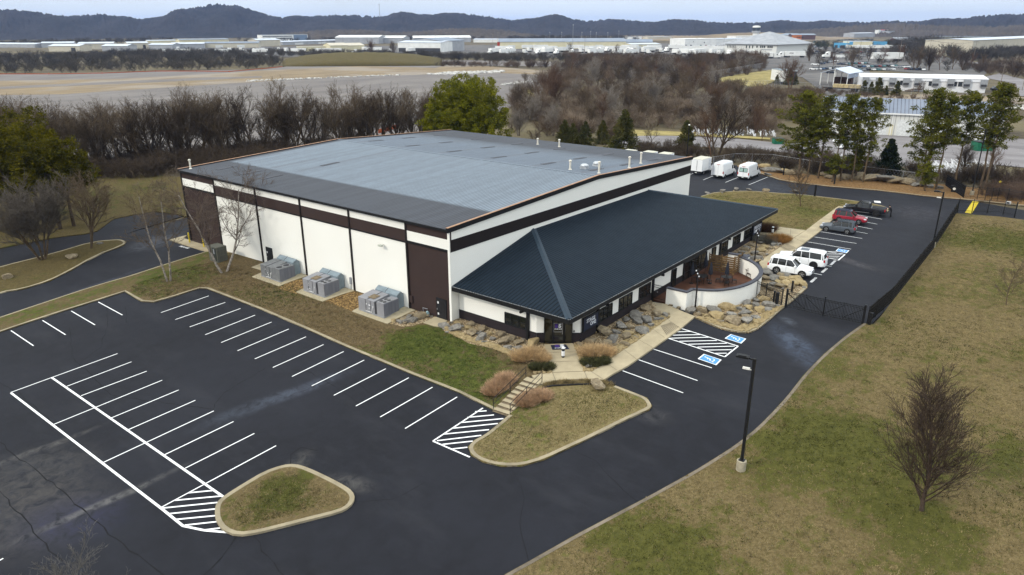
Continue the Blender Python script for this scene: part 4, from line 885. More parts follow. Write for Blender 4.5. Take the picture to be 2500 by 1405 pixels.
for side, lab in ((1, 'black steel handrail on the building side of the entry steps'), (-1, 'black steel handrail on the island side of the entry steps')):
    e = nn2*(WS/2+.05)*side; ho = thing('handrail', lab, 'handrail', (Bc[0]+e[0], Bc[1]+e[1], z0)); m = MB(); pts = []
    for f_ in (0.02, .5, .98):
        p = dd*LS*f_; zz = (z1-z0)*f_+.05; m.tube([(p[0], p[1], zz), (p[0], p[1], zz+.95)], .028, 6); pts.append((p[0], p[1], zz))
    m.build('posts', black_metal, ho)
    for hh, nm in ((.95, 'top_rail'), (.45, 'mid_rail')): m = MB(); m.tube([(pts[0][0]-dd[0]*.05, pts[0][1]-dd[1]*.05, pts[0][2]+hh-.08)]+[(a, b, c+hh) for a, b, c in pts], .026, 6); m.build(nm, black_metal, ho)
P = GG([(1322, 959), (1327, 952), (1333, 950), (1348, 947), (1402, 944), (1456, 942), (1502, 944)]); m = MB(); m.tube([(a, b, H(a, b)+.18) for a, b in P], .07, 8); tag(m.build('drain_pipe', black_metal), 'long black drain pipe lying across the grass below the entrance walk', 'pipe')
# ================================================================ PATIO
slab([(17.0, -12.2), (31.6, -12.2), (31.6, -14.2), (31.0, -16.2), (30.2, -17.5), (28.6, -18.8), (26.7, -19.6), (24.1, -19.9), (21.6, -19.4), (19.5, -18.3), (18, -16.1), (17.0, -15.9)], .17, 'patio_floor', mat('patio_red_brown', (.085, .036, .02), .7, var=.25, scale=.6), world=True)
path = [(16.9, -13.85), (16.9, -15.98), (18.0, -16.05)]
arc = [(18.0, -16.05), (18.7, -17.6), (19.6, -18.55), (21.5, -19.6), (24.2, -20.1), (26.8, -19.85), (28.7, -19.0), (30.3, -17.6), (31.0, -16.2)]
arc = smooth_poly(arc, 2, closed=False); full = path[:-1]+arc+[(32.0, -16.4), (31.7, -14.2)]
pw = thing('patio_wall', 'curved white patio wall with a dark cap in front of the office wing', 'wall', (16.9, -13.85, -.2))
def sweep(pts, th, za, zb, nm, m, parent, off):
    rings = []; n_ = len(pts)
    for i in range(n_):
        a = np.array(pts[max(0, i-1)]); b = np.array(pts[min(n_-1, i+1)]); d_ = b-a; d_ /= np.linalg.norm(d_); q = np.array([-d_[1], d_[0]]); p = np.array(pts[i])
        sc_ = 1.
        if 0 < i < n_-1:
            d1 = np.array(pts[i])-a; d1 /= np.linalg.norm(d1); sc_ = 1/max(.5, abs(np.dot(q, np.array([-d1[1], d1[0]]))))
        l = p+q*th*sc_*.5; r = p-q*th*sc_*.5; rings.append([(r[0]-off[0], r[1]-off[1], za), (l[0]-off[0], l[1]-off[1], za), (l[0]-off[0], l[1]-off[1], zb), (r[0]-off[0], r[1]-off[1], zb)])
    mb = MB(); mb.loft(rings); return mb.build(nm, m, parent, fix=True)
sweep(full, .28, -.5, 1.82, 'wall', white_wall, pw, (16.9, -13.85)); sweep(full, .44, 1.82, 1.94, 'wall_cap', mat('cap_slate', (.05, .052, .065), .6), pw, (16.9, -13.85))
def picket_run(p, q, zbase, h_, parent, name='pickets', gap=.12, wd=.02, rails=(.15, .82, .95), post=True):
    p = np.array(p, float); q = np.array(q, float); L = np.linalg.norm(q-p); d_ = (q-p)/L; m = MB(); k = int(L/gap)
    for i in range(k+1):
        c = p+d_*L*i/k; z = zbase(c[0], c[1]); m.cbox((c[0], c[1], z+h_*.5+.04), (d_[0]*wd/2, d_[1]*wd/2, 0), (-d_[1]*wd/2, d_[0]*wd/2, 0), (0, 0, h_*.5))
    m.build(name, black_metal, parent)
    m = MB(); ns_ = max(1, int(L/3))
    for r_ in rails:
        for i in range(ns_):
            a = p+d_*L*i/ns_; b = p+d_*L*(i+1)/ns_; m.beam((a[0], a[1], zbase(*a)+h_*r_+.04), (b[0], b[1], zbase(*b)+h_*r_+.04), .035, .04)
    m.build('rails', black_metal, parent)
def post(p, h_, w_=.1, parent=None, zb=None):
    m = MB(); z = H(*p) if zb is None else zb; m.box(p[0]-w_/2, p[0]+w_/2, p[1]-w_/2, p[1]+w_/2, z-.1, z+h_); m.box(p[0]-w_*.62, p[0]+w_*.62, p[1]-w_*.62, p[1]+w_*.62, z+h_, z+h_+.04); return m.build('post', black_metal, parent)
pg = thing('patio_gate', 'black picket gate between the office wall and the white patio wall', 'gate'); picket_run((16.9, -12.3), (16.9, -13.7), lambda x, y: -.05, 1.75, pg)
post((16.9, -12.35), 1.85, parent=pg, zb=-.1)
m = MB(); m.box(16.8, 16.84, -12.9, -12.8, .9, 1.05); m.build('latch', steel, pg)
# cedar slat screen
kz = crop(1660, 560, .1565)
sA = G(*kz(415, 655)); sB = G(*kz(615, 700)); sC = G(*kz(830, 745)); sD = G(*kz(950, 670)); scr = thing('slat_screen', 'brown wooden slat privacy screen on the patio beside the glazed doors', 'screen')
sA = (sB[0]-.2, -12.9); sA = (31.0-1.6, -12.6) if False else sA
for p, q in ((sA, sC), (sC, sD)):
    p = np.array(p); q = np.array(q); L = np.linalg.norm(q-p); d_ = (q-p)/L
    for k in range(8):
        m = MB(); c = (p+q)/2; zc = .15+.245*k; m.cbox((c[0], c[1], zc), (d_[0]*L/2, d_[1]*L/2, 0), (-d_[1]*.015, d_[0]*.015, 0), (0, 0, .085)); m.build('slat', wood, scr)
    for t_ in (0.02, .5, .98):
        c = p+(q-p)*t_; m = MB(); m.box(c[0]-.05, c[0]+.05, c[1]-.05, c[1]+.05, -.1, 2.1); m.build('screen_post', wood, scr)
# patio furniture
umb_m = mat('umbrella_charcoal', (.022, .024, .033), .85, var=.2)
def umbrella_table(px, py, label, tbl=True, h_=2.5):
    x, y = G(px, py); z = H(x, y)+.17
    o = thing('closed_umbrella', label, 'umbrella', (x, y, z), group='closed charcoal umbrellas on the patio')
    m = MB(); m.lathe([(.24, 0), (.22, .07), (.05, .1)], 12); m.build('base', black_metal, o); m = MB(); m.tube([(0, 0, 0), (0, 0, h_)], .025, 6); m.build('pole', black_metal, o)
    m = MB(); rg = []
    for t_, r_ in ((.42, .17), (.5, .2), (.6, .17), (.75, .13), (.9, .08), (1.0, .02)): rg.append([(r_*(1+.25*(j % 2))*math.cos(j*math.pi/8), r_*(1+.25*(j % 2))*math.sin(j*math.pi/8), h_*t_) for j in range(16)])
    m.loft(rg); m.build('canopy', umb_m, o)
    if tbl:
        t_ = thing('patio_table', label.replace('closed charcoal umbrella', 'dark round metal patio table under the closed umbrella'), 'table', (x, y, z), group='round metal tables on the patio')
        m = MB(); m.lathe([(.06, .72), (.6, .72), (.6, .75), (.06, .75)], 20); m.build('table_top', black_metal, t_)
        for a in range(4): m = MB(); m.tube([(.12*math.cos(a*1.57+.7), .12*math.sin(a*1.57+.7), .72), (.4*math.cos(a*1.57+.7), .4*math.sin(a*1.57+.7), 0)], .02, 5); m.build('leg', black_metal, t_)
        return x, y, z
def chair(x, y, z, a, label, m_=None):
    m_ = m_ or black_metal; o = thing('patio_chair', label, 'chair', (x, y, z), a, 'metal chairs on the patio')
    m = MB(); m.box(-.22, .22, -.22, .22, .42, .45); m.build('seat', m_, o); m = MB()
    for k in range(5): m.beam((-.2, -.2+.1*k, .45), (-.27, -.2+.1*k, .9), .015)
    m.beam((-.27, -.22, .9), (-.27, .22, .9), .03); m.build('backrest', m_, o)
    for sx_, sy_ in ((1, 1), (1, -1), (-1, 1), (-1, -1)): m = MB(); m.beam((.2*sx_, .2*sy_, .43), (.23*sx_, .23*sy_, 0), .025); m.build('leg', m_, o)
ums = [(kz(715, 865), 'closed charcoal umbrella in front of the wooden slat screen', True), (kz(385, 735), 'closed charcoal umbrella beside the glazed patio doors', False), (kz(175, 868), 'closed charcoal umbrella at the near end of the patio by the gate', False), (kz(460, 868), 'closed charcoal umbrella over the middle of the patio', False), ]
for (px, py), lab, tb in ums:
    r_ = umbrella_table(px, py, lab, tb)
    if r_:
        for a, w_ in ((.4, 'far right'), (2.0, 'screen'), (3.6, 'near left'), (5.2, 'curved wall')): chair(r_[0]+.85*math.cos(a), r_[1]+.85*math.sin(a), r_[2], a, f'dark metal chair on the {w_} side of the round table before the slat screen')
x, y = G(*kz(340, 850)); t_ = thing('patio_table', 'dark metal table in the middle of the patio between closed umbrellas', 'table', (x, y, H(x, y)+.17), group='round metal tables on the patio')
m = MB(); m.box(-.6, .6, -.45, .45, .7, .74); m.build('table_top', black_metal, t_)
for a, b in ((1, 1), (1, -1), (-1, 1), (-1, -1)): m = MB(); m.beam((.55*a, .4*b, 0), (.55*a, .4*b, .7), .04); m.build('leg', black_metal, t_)
for a in (1, -1): chair(x+.9*a, y, H(x, y)+.17, 0 if a > 0 else math.pi, f'dark metal chair on the {"screen" if a > 0 else "gate"} side of the middle patio table'); chair(x, y+.8*a, H(x, y)+.17, math.pi/2*a, f'dark metal chair on the {"glazed door" if a > 0 else "curved wall"} side of the middle patio table')
x, y = G(*kz(1075, 740)); t_ = thing('patio_table', 'open wire table against the inside of the curved white wall', 'table', (x, y, H(x, y)+.17), .5, group='round metal tables on the patio')
m = MB(); [m.beam((-.45+.1*k, -.45, .72), (-.45+.1*k, .45, .72), .02) for k in range(10)]; m.beam((-.46, -.46, .72), (.46, -.46, .72), .03); m.beam((-.46, .46, .72), (.46, .46, .72), .03); m.build('table_top', mat('wire_brown', (.05, .035, .03), .6), t_)
for a, b in ((1, 1), (1, -1), (-1, 1), (-1, -1)): m = MB(); m.beam((.42*a, .42*b, 0), (.42*a, .42*b, .7), .03); m.build('leg', MATS['wire_brown'], t_)
for a, lb in ((1.2, 'brown wire chair on the wall side of the open wire table'), (3.4, 'brown wire chair on the patio side of the open wire table')): chair(x+.75*math.cos(a), y+.75*math.sin(a), H(x, y)+.17, a, lb, MATS['wire_brown'])
x, y = onX(0, 0, 1) if False else (29.2, -13.4)
# light poles
def lamp_post(px, py, h_, label, arm_az, base_h=.75, cam_=True, sp=False):
    x, y = G(px, py); z = H(x, y)+.05; o = thing('light_pole', label, 'light pole', (x, y, z))
    m = MB(); m.lathe([(.32, 0), (.31, base_h), (.27, base_h+.03)], 18); m.build('concrete_base', mat('pole_base_concrete', (.34, .3, .22), .9, bump=.1), o)
    m = MB(); m.box(-.18, .18, -.18, .18, base_h+.02, base_h+.07); m.box(-.085, .085, -.085, .085, base_h+.05, h_); p = m.build('pole', black_metal, o)
    a = arm_az; u = np.array([math.cos(a), math.sin(a), 0]); v = np.array([-u[1], u[0], 0]); m = MB(); m.beam((0, 0, h_-.1), tuple(u*.4+np.array([0, 0, h_-.02])), .08); m.build('arm', black_metal, o)
    m = MB(); c = u*.72+np.array([0, 0, h_+.0]); m.cbox(c, u*.38, v*.2, (0, 0, .06)); m.cbox(c+(0, 0, .08), u*.25, v*.15, (0, 0, .03)); q = m.build('lamp_head', black_metal, o)
    m = MB(); m.cbox(c-(0, 0, .065), u*.28, v*.15, (0, 0, .01)); m.build('lens', lamp_clear, q)
    if cam_: m = MB(); m.cbox(u*.42+np.array([0, 0, h_-.75]), u*.22, v*.07, (0, 0, .06)); m.beam((0, 0, h_-.8), tuple(u*.3+np.array([0, 0, h_-.8])), .04); m.build('security_camera', mat('camera_white', (.75, .73, .68), .5), o)
    return o
imgl = math.atan2(-_R[1], -_R[0])
lamp_post(1808, 1150, 8.1, 'tall black light pole on a concrete base at the edge of the big lawn', imgl-.5)
lamp_post(2276, 606, 7.3, 'black light pole behind the long fence beside the far drive', imgl-.5)
lamp_post(2372, 478, 11., 'tallest black light pole among the pines by the far gate', imgl-.5)
for q, lab, h_ in ((k8(565, 812), 'slender black pole with small spotlights in front of the curved patio wall', 4.2), (k8(1165, 325), 'slender black pole with small spotlights behind the patio wall by the parked cars', 3.9)):
    x, y = G(*q); o = thing('spotlight_pole', lab, 'light pole', (x, y, H(x, y)+.1)); m = MB(); m.box(-.06, .06, -.06, .06, 0, h_); m.build('pole', brown_trim, o)
    for k in range(3): m = MB(); m.cbox((-.15+.1*k, .12-.12*k, h_-.15-.3*k), (.08, 0, 0), (0, .07, 0), (0, 0, .08)); s_ = m.build('spotlight', black_metal, o); m = MB(); m.cbox((-.24+.1*k, .12-.12*k, h_-.15-.3*k), (.012, 0, 0), (0, .055, 0), (0, 0, .06)); m.build('lens', mat('bright_lens', (.8, .82, .85), .2), s_)
# ================================================================ FENCES AND GATES
gA, gB = G(1917, 751), G(2106, 792); fG = thing('swing_gate', 'black steel double swing gate closed across the drive', 'gate', group=None)
post(gA, 1.95, .14, fG); post(gB, 1.95, .16, fG); A2 = np.array(gA); B2 = np.array(gB)
zb_ = lambda x, y: H(x, y)+.03
for t0, t1 in ((.015, .495), (.505, .985)):
    p = A2+(B2-A2)*t0; q = A2+(B2-A2)*t1; picket_run(p, q, zb_, 1.75, fG, 'gate_pickets', wd=.042, gap=.13, rails=(.02, .14, .86, .95))
    mid = (p+q)/2; m = MB()
    for c in (p, mid, q): m.cbox((c[0], c[1], H(*c)+.95), (.03, 0, 0), (0, .03, 0), (0, 0, .92))
    s_, e_ = (p, q) if t0 < .1 else (q, p)
    for u_, v_ in ((s_, mid), (mid, e_)): m.beam((*u_, H(*u_)+1.55), (*v_, H(*v_)+.3), .06)
    m.build('gate_frame', black_metal, fG)
m = MB(); c = (A2+B2)/2; m.box(c[0]-.08, c[0]+.08, c[1]-.06, c[1]+.06, H(*c)+.02, H(*c)+2.05); m.build('meeting_post', black_metal, fG)
f1 = thing('picket_fence', 'short black picket fence from the patio wall to the swing gate across the rocks', 'fence')
pA = np.array(G(1845, 727)); pB = np.array(G(1908, 749)); picket_run(pA, pB, lambda x, y: H(x, y)+.15, 1.7, f1, wd=.032, gap=.13)
for t_ in (0., .38, .97): post(tuple(pA+(pB-pA)*t_), 1.9, .08, f1)
f2_ = thing('picket_fence', 'long black picket fence along the grass edge of the drive', 'fence'); FP = [np.array(gB)+(.1, -.35)]+[np.array(p) for p in GG(fence_px[1:])]+[np.array(G(2337, 518))]
for p, q in zip(FP, FP[1:]):
    L = np.linalg.norm(q-p); picket_run(p, q, lambda x, y: H(x, y)+.08, 1.75, f2_, gap=.09, wd=.022); k = max(1, int(round(L/2.5)))
    for i in range(k): post(tuple(p+(q-p)*i/k), 1.9, .08, f2_)
kw = crop(2300, 460, .0997)
f3 = thing('picket_fence', 'black picket fence and gate across the drive at the far right', 'fence'); pts = [np.array(G(*kw(*q))) for q in [(370, 603), (720, 622), (1100, 620), (1490, 652), (1770, 716)]]
for p, q in zip(pts, pts[1:]): picket_run(p, q, lambda x, y: H(x, y)+.05, 2., f3, gap=.13); post(tuple(p), 2.2, .1, f3)
post(tuple(pts[-1]), 2.3, .16, f3)
m = MB(); c = np.array(G(*kw(1545, 660))); m.cbox((c[0], c[1], H(*c)+1.9), (0, .35, 0), (.02, 0, 0), (0, 0, .22)); sg = m.build('sign_plate', mat('sign_plain_white', (.75, .75, .75), .5), f3); m = MB(); m.cbox((c[0]-.03, c[1], H(*c)+1.9), (0, .2, 0), (.005, 0, 0), (0, 0, .12)); m.build('sign_square', black_trim, sg)
f4_ = thing('picket_fence', 'black picket fence standing along the kerb in front of the brush at the far right', 'fence'); pts = [np.array(G(*kw(*q))) for q in [(520, 250), (850, 285), (1040, 305), (1200, 310), (1340, 320), (1580, 335), (1930, 400)]]
for p, q in zip(pts, pts[1:]): picket_run(p, q, lambda x, y: H(x, y)+.1, 2., f4_, gap=.13); post(tuple(p), 2.2, .09, f4_)
picket_run(pts[0], pts[0]+np.array([9, 4.]), lambda x, y: H(x, y)+.1, 2., f4_, gap=.08, name='pickets')
yl = MB(); ribbon(yl, G(*kw(640, 615)), G(*kw(825, 330)), .9, .03); tag(yl.build('yellow_curb_line', paint_yellow), kind='structure')
# small black posts (card readers) by the gates and drive
def stub(px, py, lab, h_=1.1, w_=.22, disc=False):
    x, y = G(px, py); o = thing('access_post', lab, 'post', (x, y, H(x, y)+.08)); m = MB(); m.box(-w_/2, w_/2, -w_/2, w_/2, 0, h_); m.build('post', black_metal, o); m = MB(); m.box(-w_*.6, w_*.6, -w_*.6, w_*.6, h_, h_+.05); m.build('cap', black_metal, o)
    return o
stub(*kg(290, 618), 'thin black post on the rocks just left of the swing gate', 1.25, .14); stub(*kg(345, 648), 'wide black operator post on the rocks beside the swing gate', 1.25, .26)
stub(*kg(625, 418), 'black post on the rocks behind the swing gate', 1.2, .18); stub(*kg(2060, 1025), 'black operator post on the grass at the outer end of the swing gate', 1.2, .26); stub(*kg(2235, 770), 'black post on the grass outside the long fence', 1.1, .18)
stub(*k5(1440, 502), 'black post at the lawn edge behind the small bare tree', 1.9, .26); stub(*k5(1125, 285), 'black post in the pine straw by the boulders', 1.6, .2); stub(*k5(1638, 378), 'black post in the pine straw under the pines', 1.6, .22)
o = stub(2327, 470, 'short black box post with a white round dial under the pines', 1.0, .7); m = MB(); m.lathe([(.22, 0), (.22, .02)], 16); q = m.build('dial', MATS['camera_white'], o); q.location = (-.36, -.1, .6); q.rotation_euler = (0, -math.pi/2, 0)
x, y = G(2437, 468); o = thing('marker_post', 'orange pipeline marker post with a yellow top in the brush by the far gate', 'marker post', (x, y, H(x, y))); m = MB(); m.tube([(0, 0, 0), (0, 0, 1.6)], .06, 6); m.build('post', mat('orange_paint', (.7, .16, .02), .6), o); m = MB(); m.lathe([(.2, 1.55), (.22, 1.7), (.1, 1.85)], 8); m.build('cap', paint_yellow, o)
# ================================================================ VEHICLES
def ring_body(x, zb, zt, w_, crown=.03):
    return [(x, -w_*.9, zb), (x, -w_, zb+.1), (x, -w_, zb+(zt-zb)*.55), (x, -w_*.97, zt-.1), (x, -w_*.88, zt-.01), (x, 0, zt+crown), (x, w_*.88, zt-.01), (x, w_*.97, zt-.1), (x, w_, zb+(zt-zb)*.55), (x, w_, zb+.1), (x, w_*.9, zb)]
def ring_top(x, zb, zt, wb, wt, crown=.03):
    return [(x, -wb, zb), (x, -(wb*.5+wt*.5), (zb+zt)/2+.02), (x, -wt, zt-.04), (x, -wt*.88, zt), (x, 0, zt+crown), (x, wt*.88, zt), (x, wt, zt-.04), (x, (wb*.5+wt*.5), (zb+zt)/2+.02), (x, wb, zb)]
def wheel(o, x, y, r, wd, rim):
    s_ = 1 if y > 0 else -1; m = MB(); n_ = 20
    def disc(r0, r1, ya, yb):
        m.add([(x+r_*math.cos(2*math.pi*j/n_), yy, r+r_*math.sin(2*math.pi*j/n_)) for r_, yy in ((r0, ya), (r1, yb)) for j in range(n_)], [(j, (j+1) % n_, n_+(j+1) % n_, n_+j) for j in range(n_)])
    prof = [(r*.6, y-s_*wd), (r*.97, y-s_*wd), (r, y-s_*wd*.8), (r, y-s_*.03), (r*.96, y), (r*.66, y+s_*.002)]
    for (a, b), (c, d_) in zip(prof, prof[1:]): disc(a, c, b, d_)
    wh = m.build('wheel', tyre_mat, o, smooth=False)
    m = MB(); m.add([(x+r*.66*math.cos(2*math.pi*j/n_), y-s_*.05, r+r*.66*math.sin(2*math.pi*j/n_)) for j in range(n_)], [tuple(range(n_))]); m.build('hub_well', plastic, wh)
    m = MB(); c = np.array((x, y-s_*.02, r))
    for k in range(5):
        a = 2*math.pi*k/5+.3; u = np.array((math.cos(a), 0, math.sin(a))); v = np.array((-math.sin(a), 0, math.cos(a))); m.cbox(c+u*r*.34, u*r*.3, v*r*.085, (0, .015, 0))
    m.add([(x+r*.16*math.cos(2*math.pi*j/10), y+s_*.0, r+r*.16*math.sin(2*math.pi*j/10)) for j in range(10)], [tuple(range(10))])
    for j in range(n_):
        a, b = 2*math.pi*j/n_, 2*math.pi*(j+1)/n_
        m.add([(x+q*math.cos(t), y-s_*.005, r+q*math.sin(t)) for t in (a, b) for q in (r*.60, r*.67)], [(0, 1, 3, 2)])
    m.build('rim', rim, wh)
def arch(o, x, y, r, mtl):
    s_ = 1 if y > 0 else -1; m = MB(); n_ = 16; pts = []
    for q in (r*.9, r*1.17):
        for j in range(n_+1): a = -.35+(math.pi+.7)*j/n_; pts.append((x+q*math.cos(a), y+s_*.006, r+q*math.sin(a)))
    m.add(pts, [(j, j+1, n_+2+j, n_+1+j) for j in range(n_)]); m.build('wheel_arch', mtl, o)
    m = MB(); m.add([(x+r*1.08*math.cos(2*math.pi*j/20), y+s_*.003, r+r*1.08*math.sin(2*math.pi*j/20)) for j in range(20)], [tuple(range(20))]); m.build('wheel_well', tyre_mat, o)
def suv(label, paint, p_rear, heading, L=4.8, W_=.96, hb=1.08, ht=1.78, r=.40, axle=(.95, .95), rim=alloy, roofm=None, sunroof=False, rack=True, clad=True, nose=.82, tail=.2, slope_w=.75, hoodz=None):
    "x forward; origin under the rear bumper centre"
    o = thing('parked_suv', label, 'car', (*p_rear, H(*p_rear)), heading); hoodz = hoodz or hb-.06
    st_ = [(0, .5, hb-.25, W_*.86), (.08, .36, hb-.1, W_*.94), (.3, .28, hb, W_*.985), (1.2, .26, hb, W_), (L*.5, .26, hb-.01, W_), (L-1.45, .26, hoodz, W_*.99), (L-.7, .28, hoodz-.06, W_*.97), (L-.22, .33, hoodz-.2, W_*.9), (L-.04, .42, hoodz-.36, W_*.78), (L, .5, hoodz-.42, W_*.7)]
    m = MB(); m.loft([ring_body(*s_) for s_ in st_]); body = m.build('body', paint, o, smooth=False, fix=True)
    sub = body.modifiers.new('b', 'BEVEL'); sub.width = .03; sub.segments = 2; sub.limit_method = 'ANGLE'
    c0, c1 = .12, L-1.55; xr0, xr1 = tail+.18, c1-slope_w
    gs = [(c0, hb-.04, hb+.02, W_*.9, W_*.86), (xr0, hb-.04, ht-.06, W_*.92, W_*.76), (xr1, hb-.04, ht-.06, W_*.93, W_*.76), (c1, hb-.07, hb+.0, W_*.92, W_*.86)]
    m = MB(); m.loft([ring_top(*s_) for s_ in gs]); m.build('windows', glass_dark, o, fix=True)
    m = MB(); m.loft([[(x, -w_, z-.05), (x, -w_*.95, z), (x, 0, z+.035), (x, w_*.95, z), (x, w_, z-.05)] for x, z, w_ in ((xr0-.16, ht-.12, W_*.76), (xr0+.05, ht-.01, W_*.785), ((xr0+xr1)/2, ht+.02, W_*.79), (xr1-.05, ht-.01, W_*.785), (xr1+.12, ht-.09, W_*.76))]); m.build('roof', roofm or paint, o, fix=True)
    for s_ in (-1, 1):
        m = MB(); pil_ = [(c1-.02, hb-.05, W_*.915, xr1+.06, ht-.07, W_*.775, .07), (c1-1.25, hb-.03, W_*.945, c1-1.22, ht-.05, W_*.785, .07), (c1-2.2, hb-.03, W_*.945, c1-2.12, ht-.05, W_*.785, .07), (xr0+.02, hb-.03, W_*.94, xr0+.1, ht-.06, W_*.785, .16)]
        for xa, za, wa, xb, zb, wb, th in pil_: m = MB(); m.beam((xa, s_*wa, za), (xb, s_*wb, zb), th*.8, .05); m.build('pillar', paint, o)
        m = MB(); m.beam((c0+.03, s_*W_*.89, hb-.02), (xr0-.04, s_*W_*.775, ht-.09), .1, .08); m.build('pillar', paint, o)
        m = MB(); m.cbox((c1-.22, s_*(W_+.11), hb+.06), (.09, 0, 0), (0, .11, 0), (0, 0, .08)); m.build('side_mirror', paint, o)
        m = MB(); m.cbox((L-.26, s_*W_*.66, hoodz-.22), (.15, s_*-.06, 0), (0, W_*.17, 0), (0, 0, .075)); m.build('headlight', lamp_clear, o)
        m = MB(); m.cbox((.09, s_*W_*.84, hb-.17), (.09, 0, 0), (0, .1, 0), (0, 0, .14)); m.build('tail_light', lamp_red, o)
        if clad: m = MB(); m.box(.35, L-.5, s_*W_-.012*s_ if s_ > 0 else s_*W_-.012, s_*W_+.012 if s_ > 0 else s_*W_+.012, .27, .38); m.build('side_cladding', plastic, o)
        if rack: m = MB(); m.beam((xr0+.1, s_*W_*.68, ht+.06), (xr1-.1, s_*W_*.68, ht+.06), .035, .04); m.build('roof_rail', steel if not roofm else plastic, o)
        for k in (0, 1): m = MB(); m.box(c1-1.1-.95*k, c1-.95-.95*k, s_*(W_+.0)-.01, s_*(W_+.0)+.02, hb-.16, hb-.13); m.build('door_handle', paint, o)
        for k in (0, 1, 2): m = MB(); m.box(c1-.2-.98*k, c1-.185-.98*k, s_*(W_-.005)-.008, s_*(W_-.005)+.008, .42, hb-.1); m.build('door_seam', plastic, o)
        for xx in (axle[1], L-axle[0]): arch(o, xx, s_*W_, r, plastic if clad else tyre_mat); wheel(o, xx, s_*(W_+.015), r, .24, rim)
    m = MB(); m.box(L-.07, L+.01, -W_*.45, W_*.45, .62, hoodz-.34); m.box(L-.05, L+.02, -W_*.6, W_*.6, .4, .5); m.build('grille', plastic, o)
    m = MB(); m.box(-.02, .1, -W_*.75, W_*.75, .33, .5); m.build('bumper', plastic if clad else paint, o)
    m = MB(); m.box(-.03, .0, -.2, .2, .72, .84); m.build('number_plate', mat('plate_white', (.6, .62, .6), .5), o)
    if sunroof: m = MB(); m.box(xr1-1.2, xr1-.25, -.42, .42, ht+.03, ht+.055); m.build('sunroof', mat('sunroof_glass', (.015, .035, .06), .08), o)
    return o
def place_mid(front_w, rear_w, W_=.96):
    "heading from the two visible wheel contact points, and the direction across the car"
    a = np.array(G(*rear_w)); b = np.array(G(*front_w)); d_ = b-a; L = np.linalg.norm(d_); return a, b, d_/L, L
def put_suv(label, paint, front_w, rear_w, side, L, W_, rear_ax, **k):
    "side: +1 when the visible wheels are the car's left ones"
    a, b, d_, wb = place_mid(front_w, rear_w); left = np.array([-d_[1], d_[0]]); wb0 = k.pop('wb', None) or wb
    mid = (a+b)/2; hd = math.atan2(d_[1], d_[0]); rearp = mid-d_*wb0/2-left*side*W_*.98-d_*rear_ax
    o = suv(label, paint, tuple(rearp), hd, L=L, W_=W_, axle=(L-rear_ax-wb0, rear_ax), **k); print('SUV wb', label[:20], round(wb, 2)); return o
put_suv('white SUV parked nose-out, nearest to the rocks and the patio', white_car, ks(610, 1285), ks(225, 1205), -1, 4.83, .95, 1.1, wb=2.79, hb=1.12, ht=1.82, r=.40, clad=False, hoodz=1.08)
a, b, d_, wb = place_mid(ks(800, 1128), ks(610, 1100)); 
dgen = np.array(G(2105, 583))-np.array(G(2002, 566)); dgen /= np.linalg.norm(dgen)      # direction of the bays, away from the building
def put_dir(label, paint, wheel_px, which, toward, side, L, W_, rear_ax, wb0, **k):
    "position from one visible wheel; toward=+1 when the nose points away from the building"
    d_ = dgen*toward; left = np.array([-d_[1], d_[0]]); w0 = np.array(G(*wheel_px)); rw = w0 if which == 'rear' else w0-d_*wb0
    rearp = rw-left*side*W_*.98-d_*rear_ax; return suv(label, paint, tuple(rearp), math.atan2(d_[1], d_[0]), L=L, W_=W_, axle=(L-rear_ax-wb0, rear_ax), **k)
put_dir('large white SUV with dark sunroof and black wheels, parked nose-in behind the other', white_car, ks(795, 1122), 'rear', -1, 1, 5.5, 1.03, 1.2, 3.2, hb=1.2, ht=1.9, r=.42, rim=dark_rim, sunroof=True, clad=False, hoodz=1.18)
put_dir('dark grey SUV with bright wheels parked nose-in beside the red car', grey_car, ks(1320, 590), 'rear', -1, 1, 4.6, .93, .98, 2.69, hb=1.04, ht=1.68, r=.365, roofm=mat('roof_blue_black', (.02, .03, .045), .2))
put_dir('red SUV with a dark roof parked nose-out between the grey car and the black pickup', red_car, ks(1500, 448), 'front', 1, -1, 4.6, .9, .95, 2.64, hb=1.02, ht=1.7, r=.35, roofm=mat('roof_dark_blue', (.02, .022, .05), .2))
# black pickup
d_ = -dgen; left = np.array([-d_[1], d_[0]]); kp = crop(2050, 480, .056); rw = np.array(G(*kp(1560, 875))); rp_ = rw-left*1.0-d_*1.15
o = thing('pickup_truck', 'black crew-cab pickup truck parked nose-in at the far end of the row', 'pickup truck', (*rp_, H(*rp_)), math.atan2(d_[1], d_[0]))
L, W_, hb = 5.8, 1.0, 1.15; m = MB(); m.loft([ring_body(*s_) for s_ in [(0, .6, 1.2, W_*.97), (.1, .5, 1.22, W_), (2.0, .42, 1.22, W_)]]); bed = m.build('cargo_bed', black_car, o, fix=True)
m = MB(); m.box(.12, 1.85, -.82, .82, 1.2, 1.255); m.build('bed_cover', plastic, bed)
m = MB(); m.loft([ring_body(*s_) for s_ in [(2.03, .42, 1.2, W_), (3.9, .42, 1.2, W_), (4.3, .42, 1.16, W_*.99), (5.1, .45, 1.1, W_*.97), (5.6, .5, 1.0, W_*.92), (5.8, .55, .85, W_*.8)]]); m.build('body', black_car, o, fix=True)
m = MB(); m.loft([ring_top(*s_) for s_ in [(2.05, 1.15, 1.2, W_*.9, W_*.86), (2.2, 1.15, 1.84, W_*.92, W_*.78), (3.6, 1.15, 1.84, W_*.93, W_*.78), (4.3, 1.1, 1.16, W_*.92, W_*.86)]]); m.build('windows', glass_dark, o, fix=True)
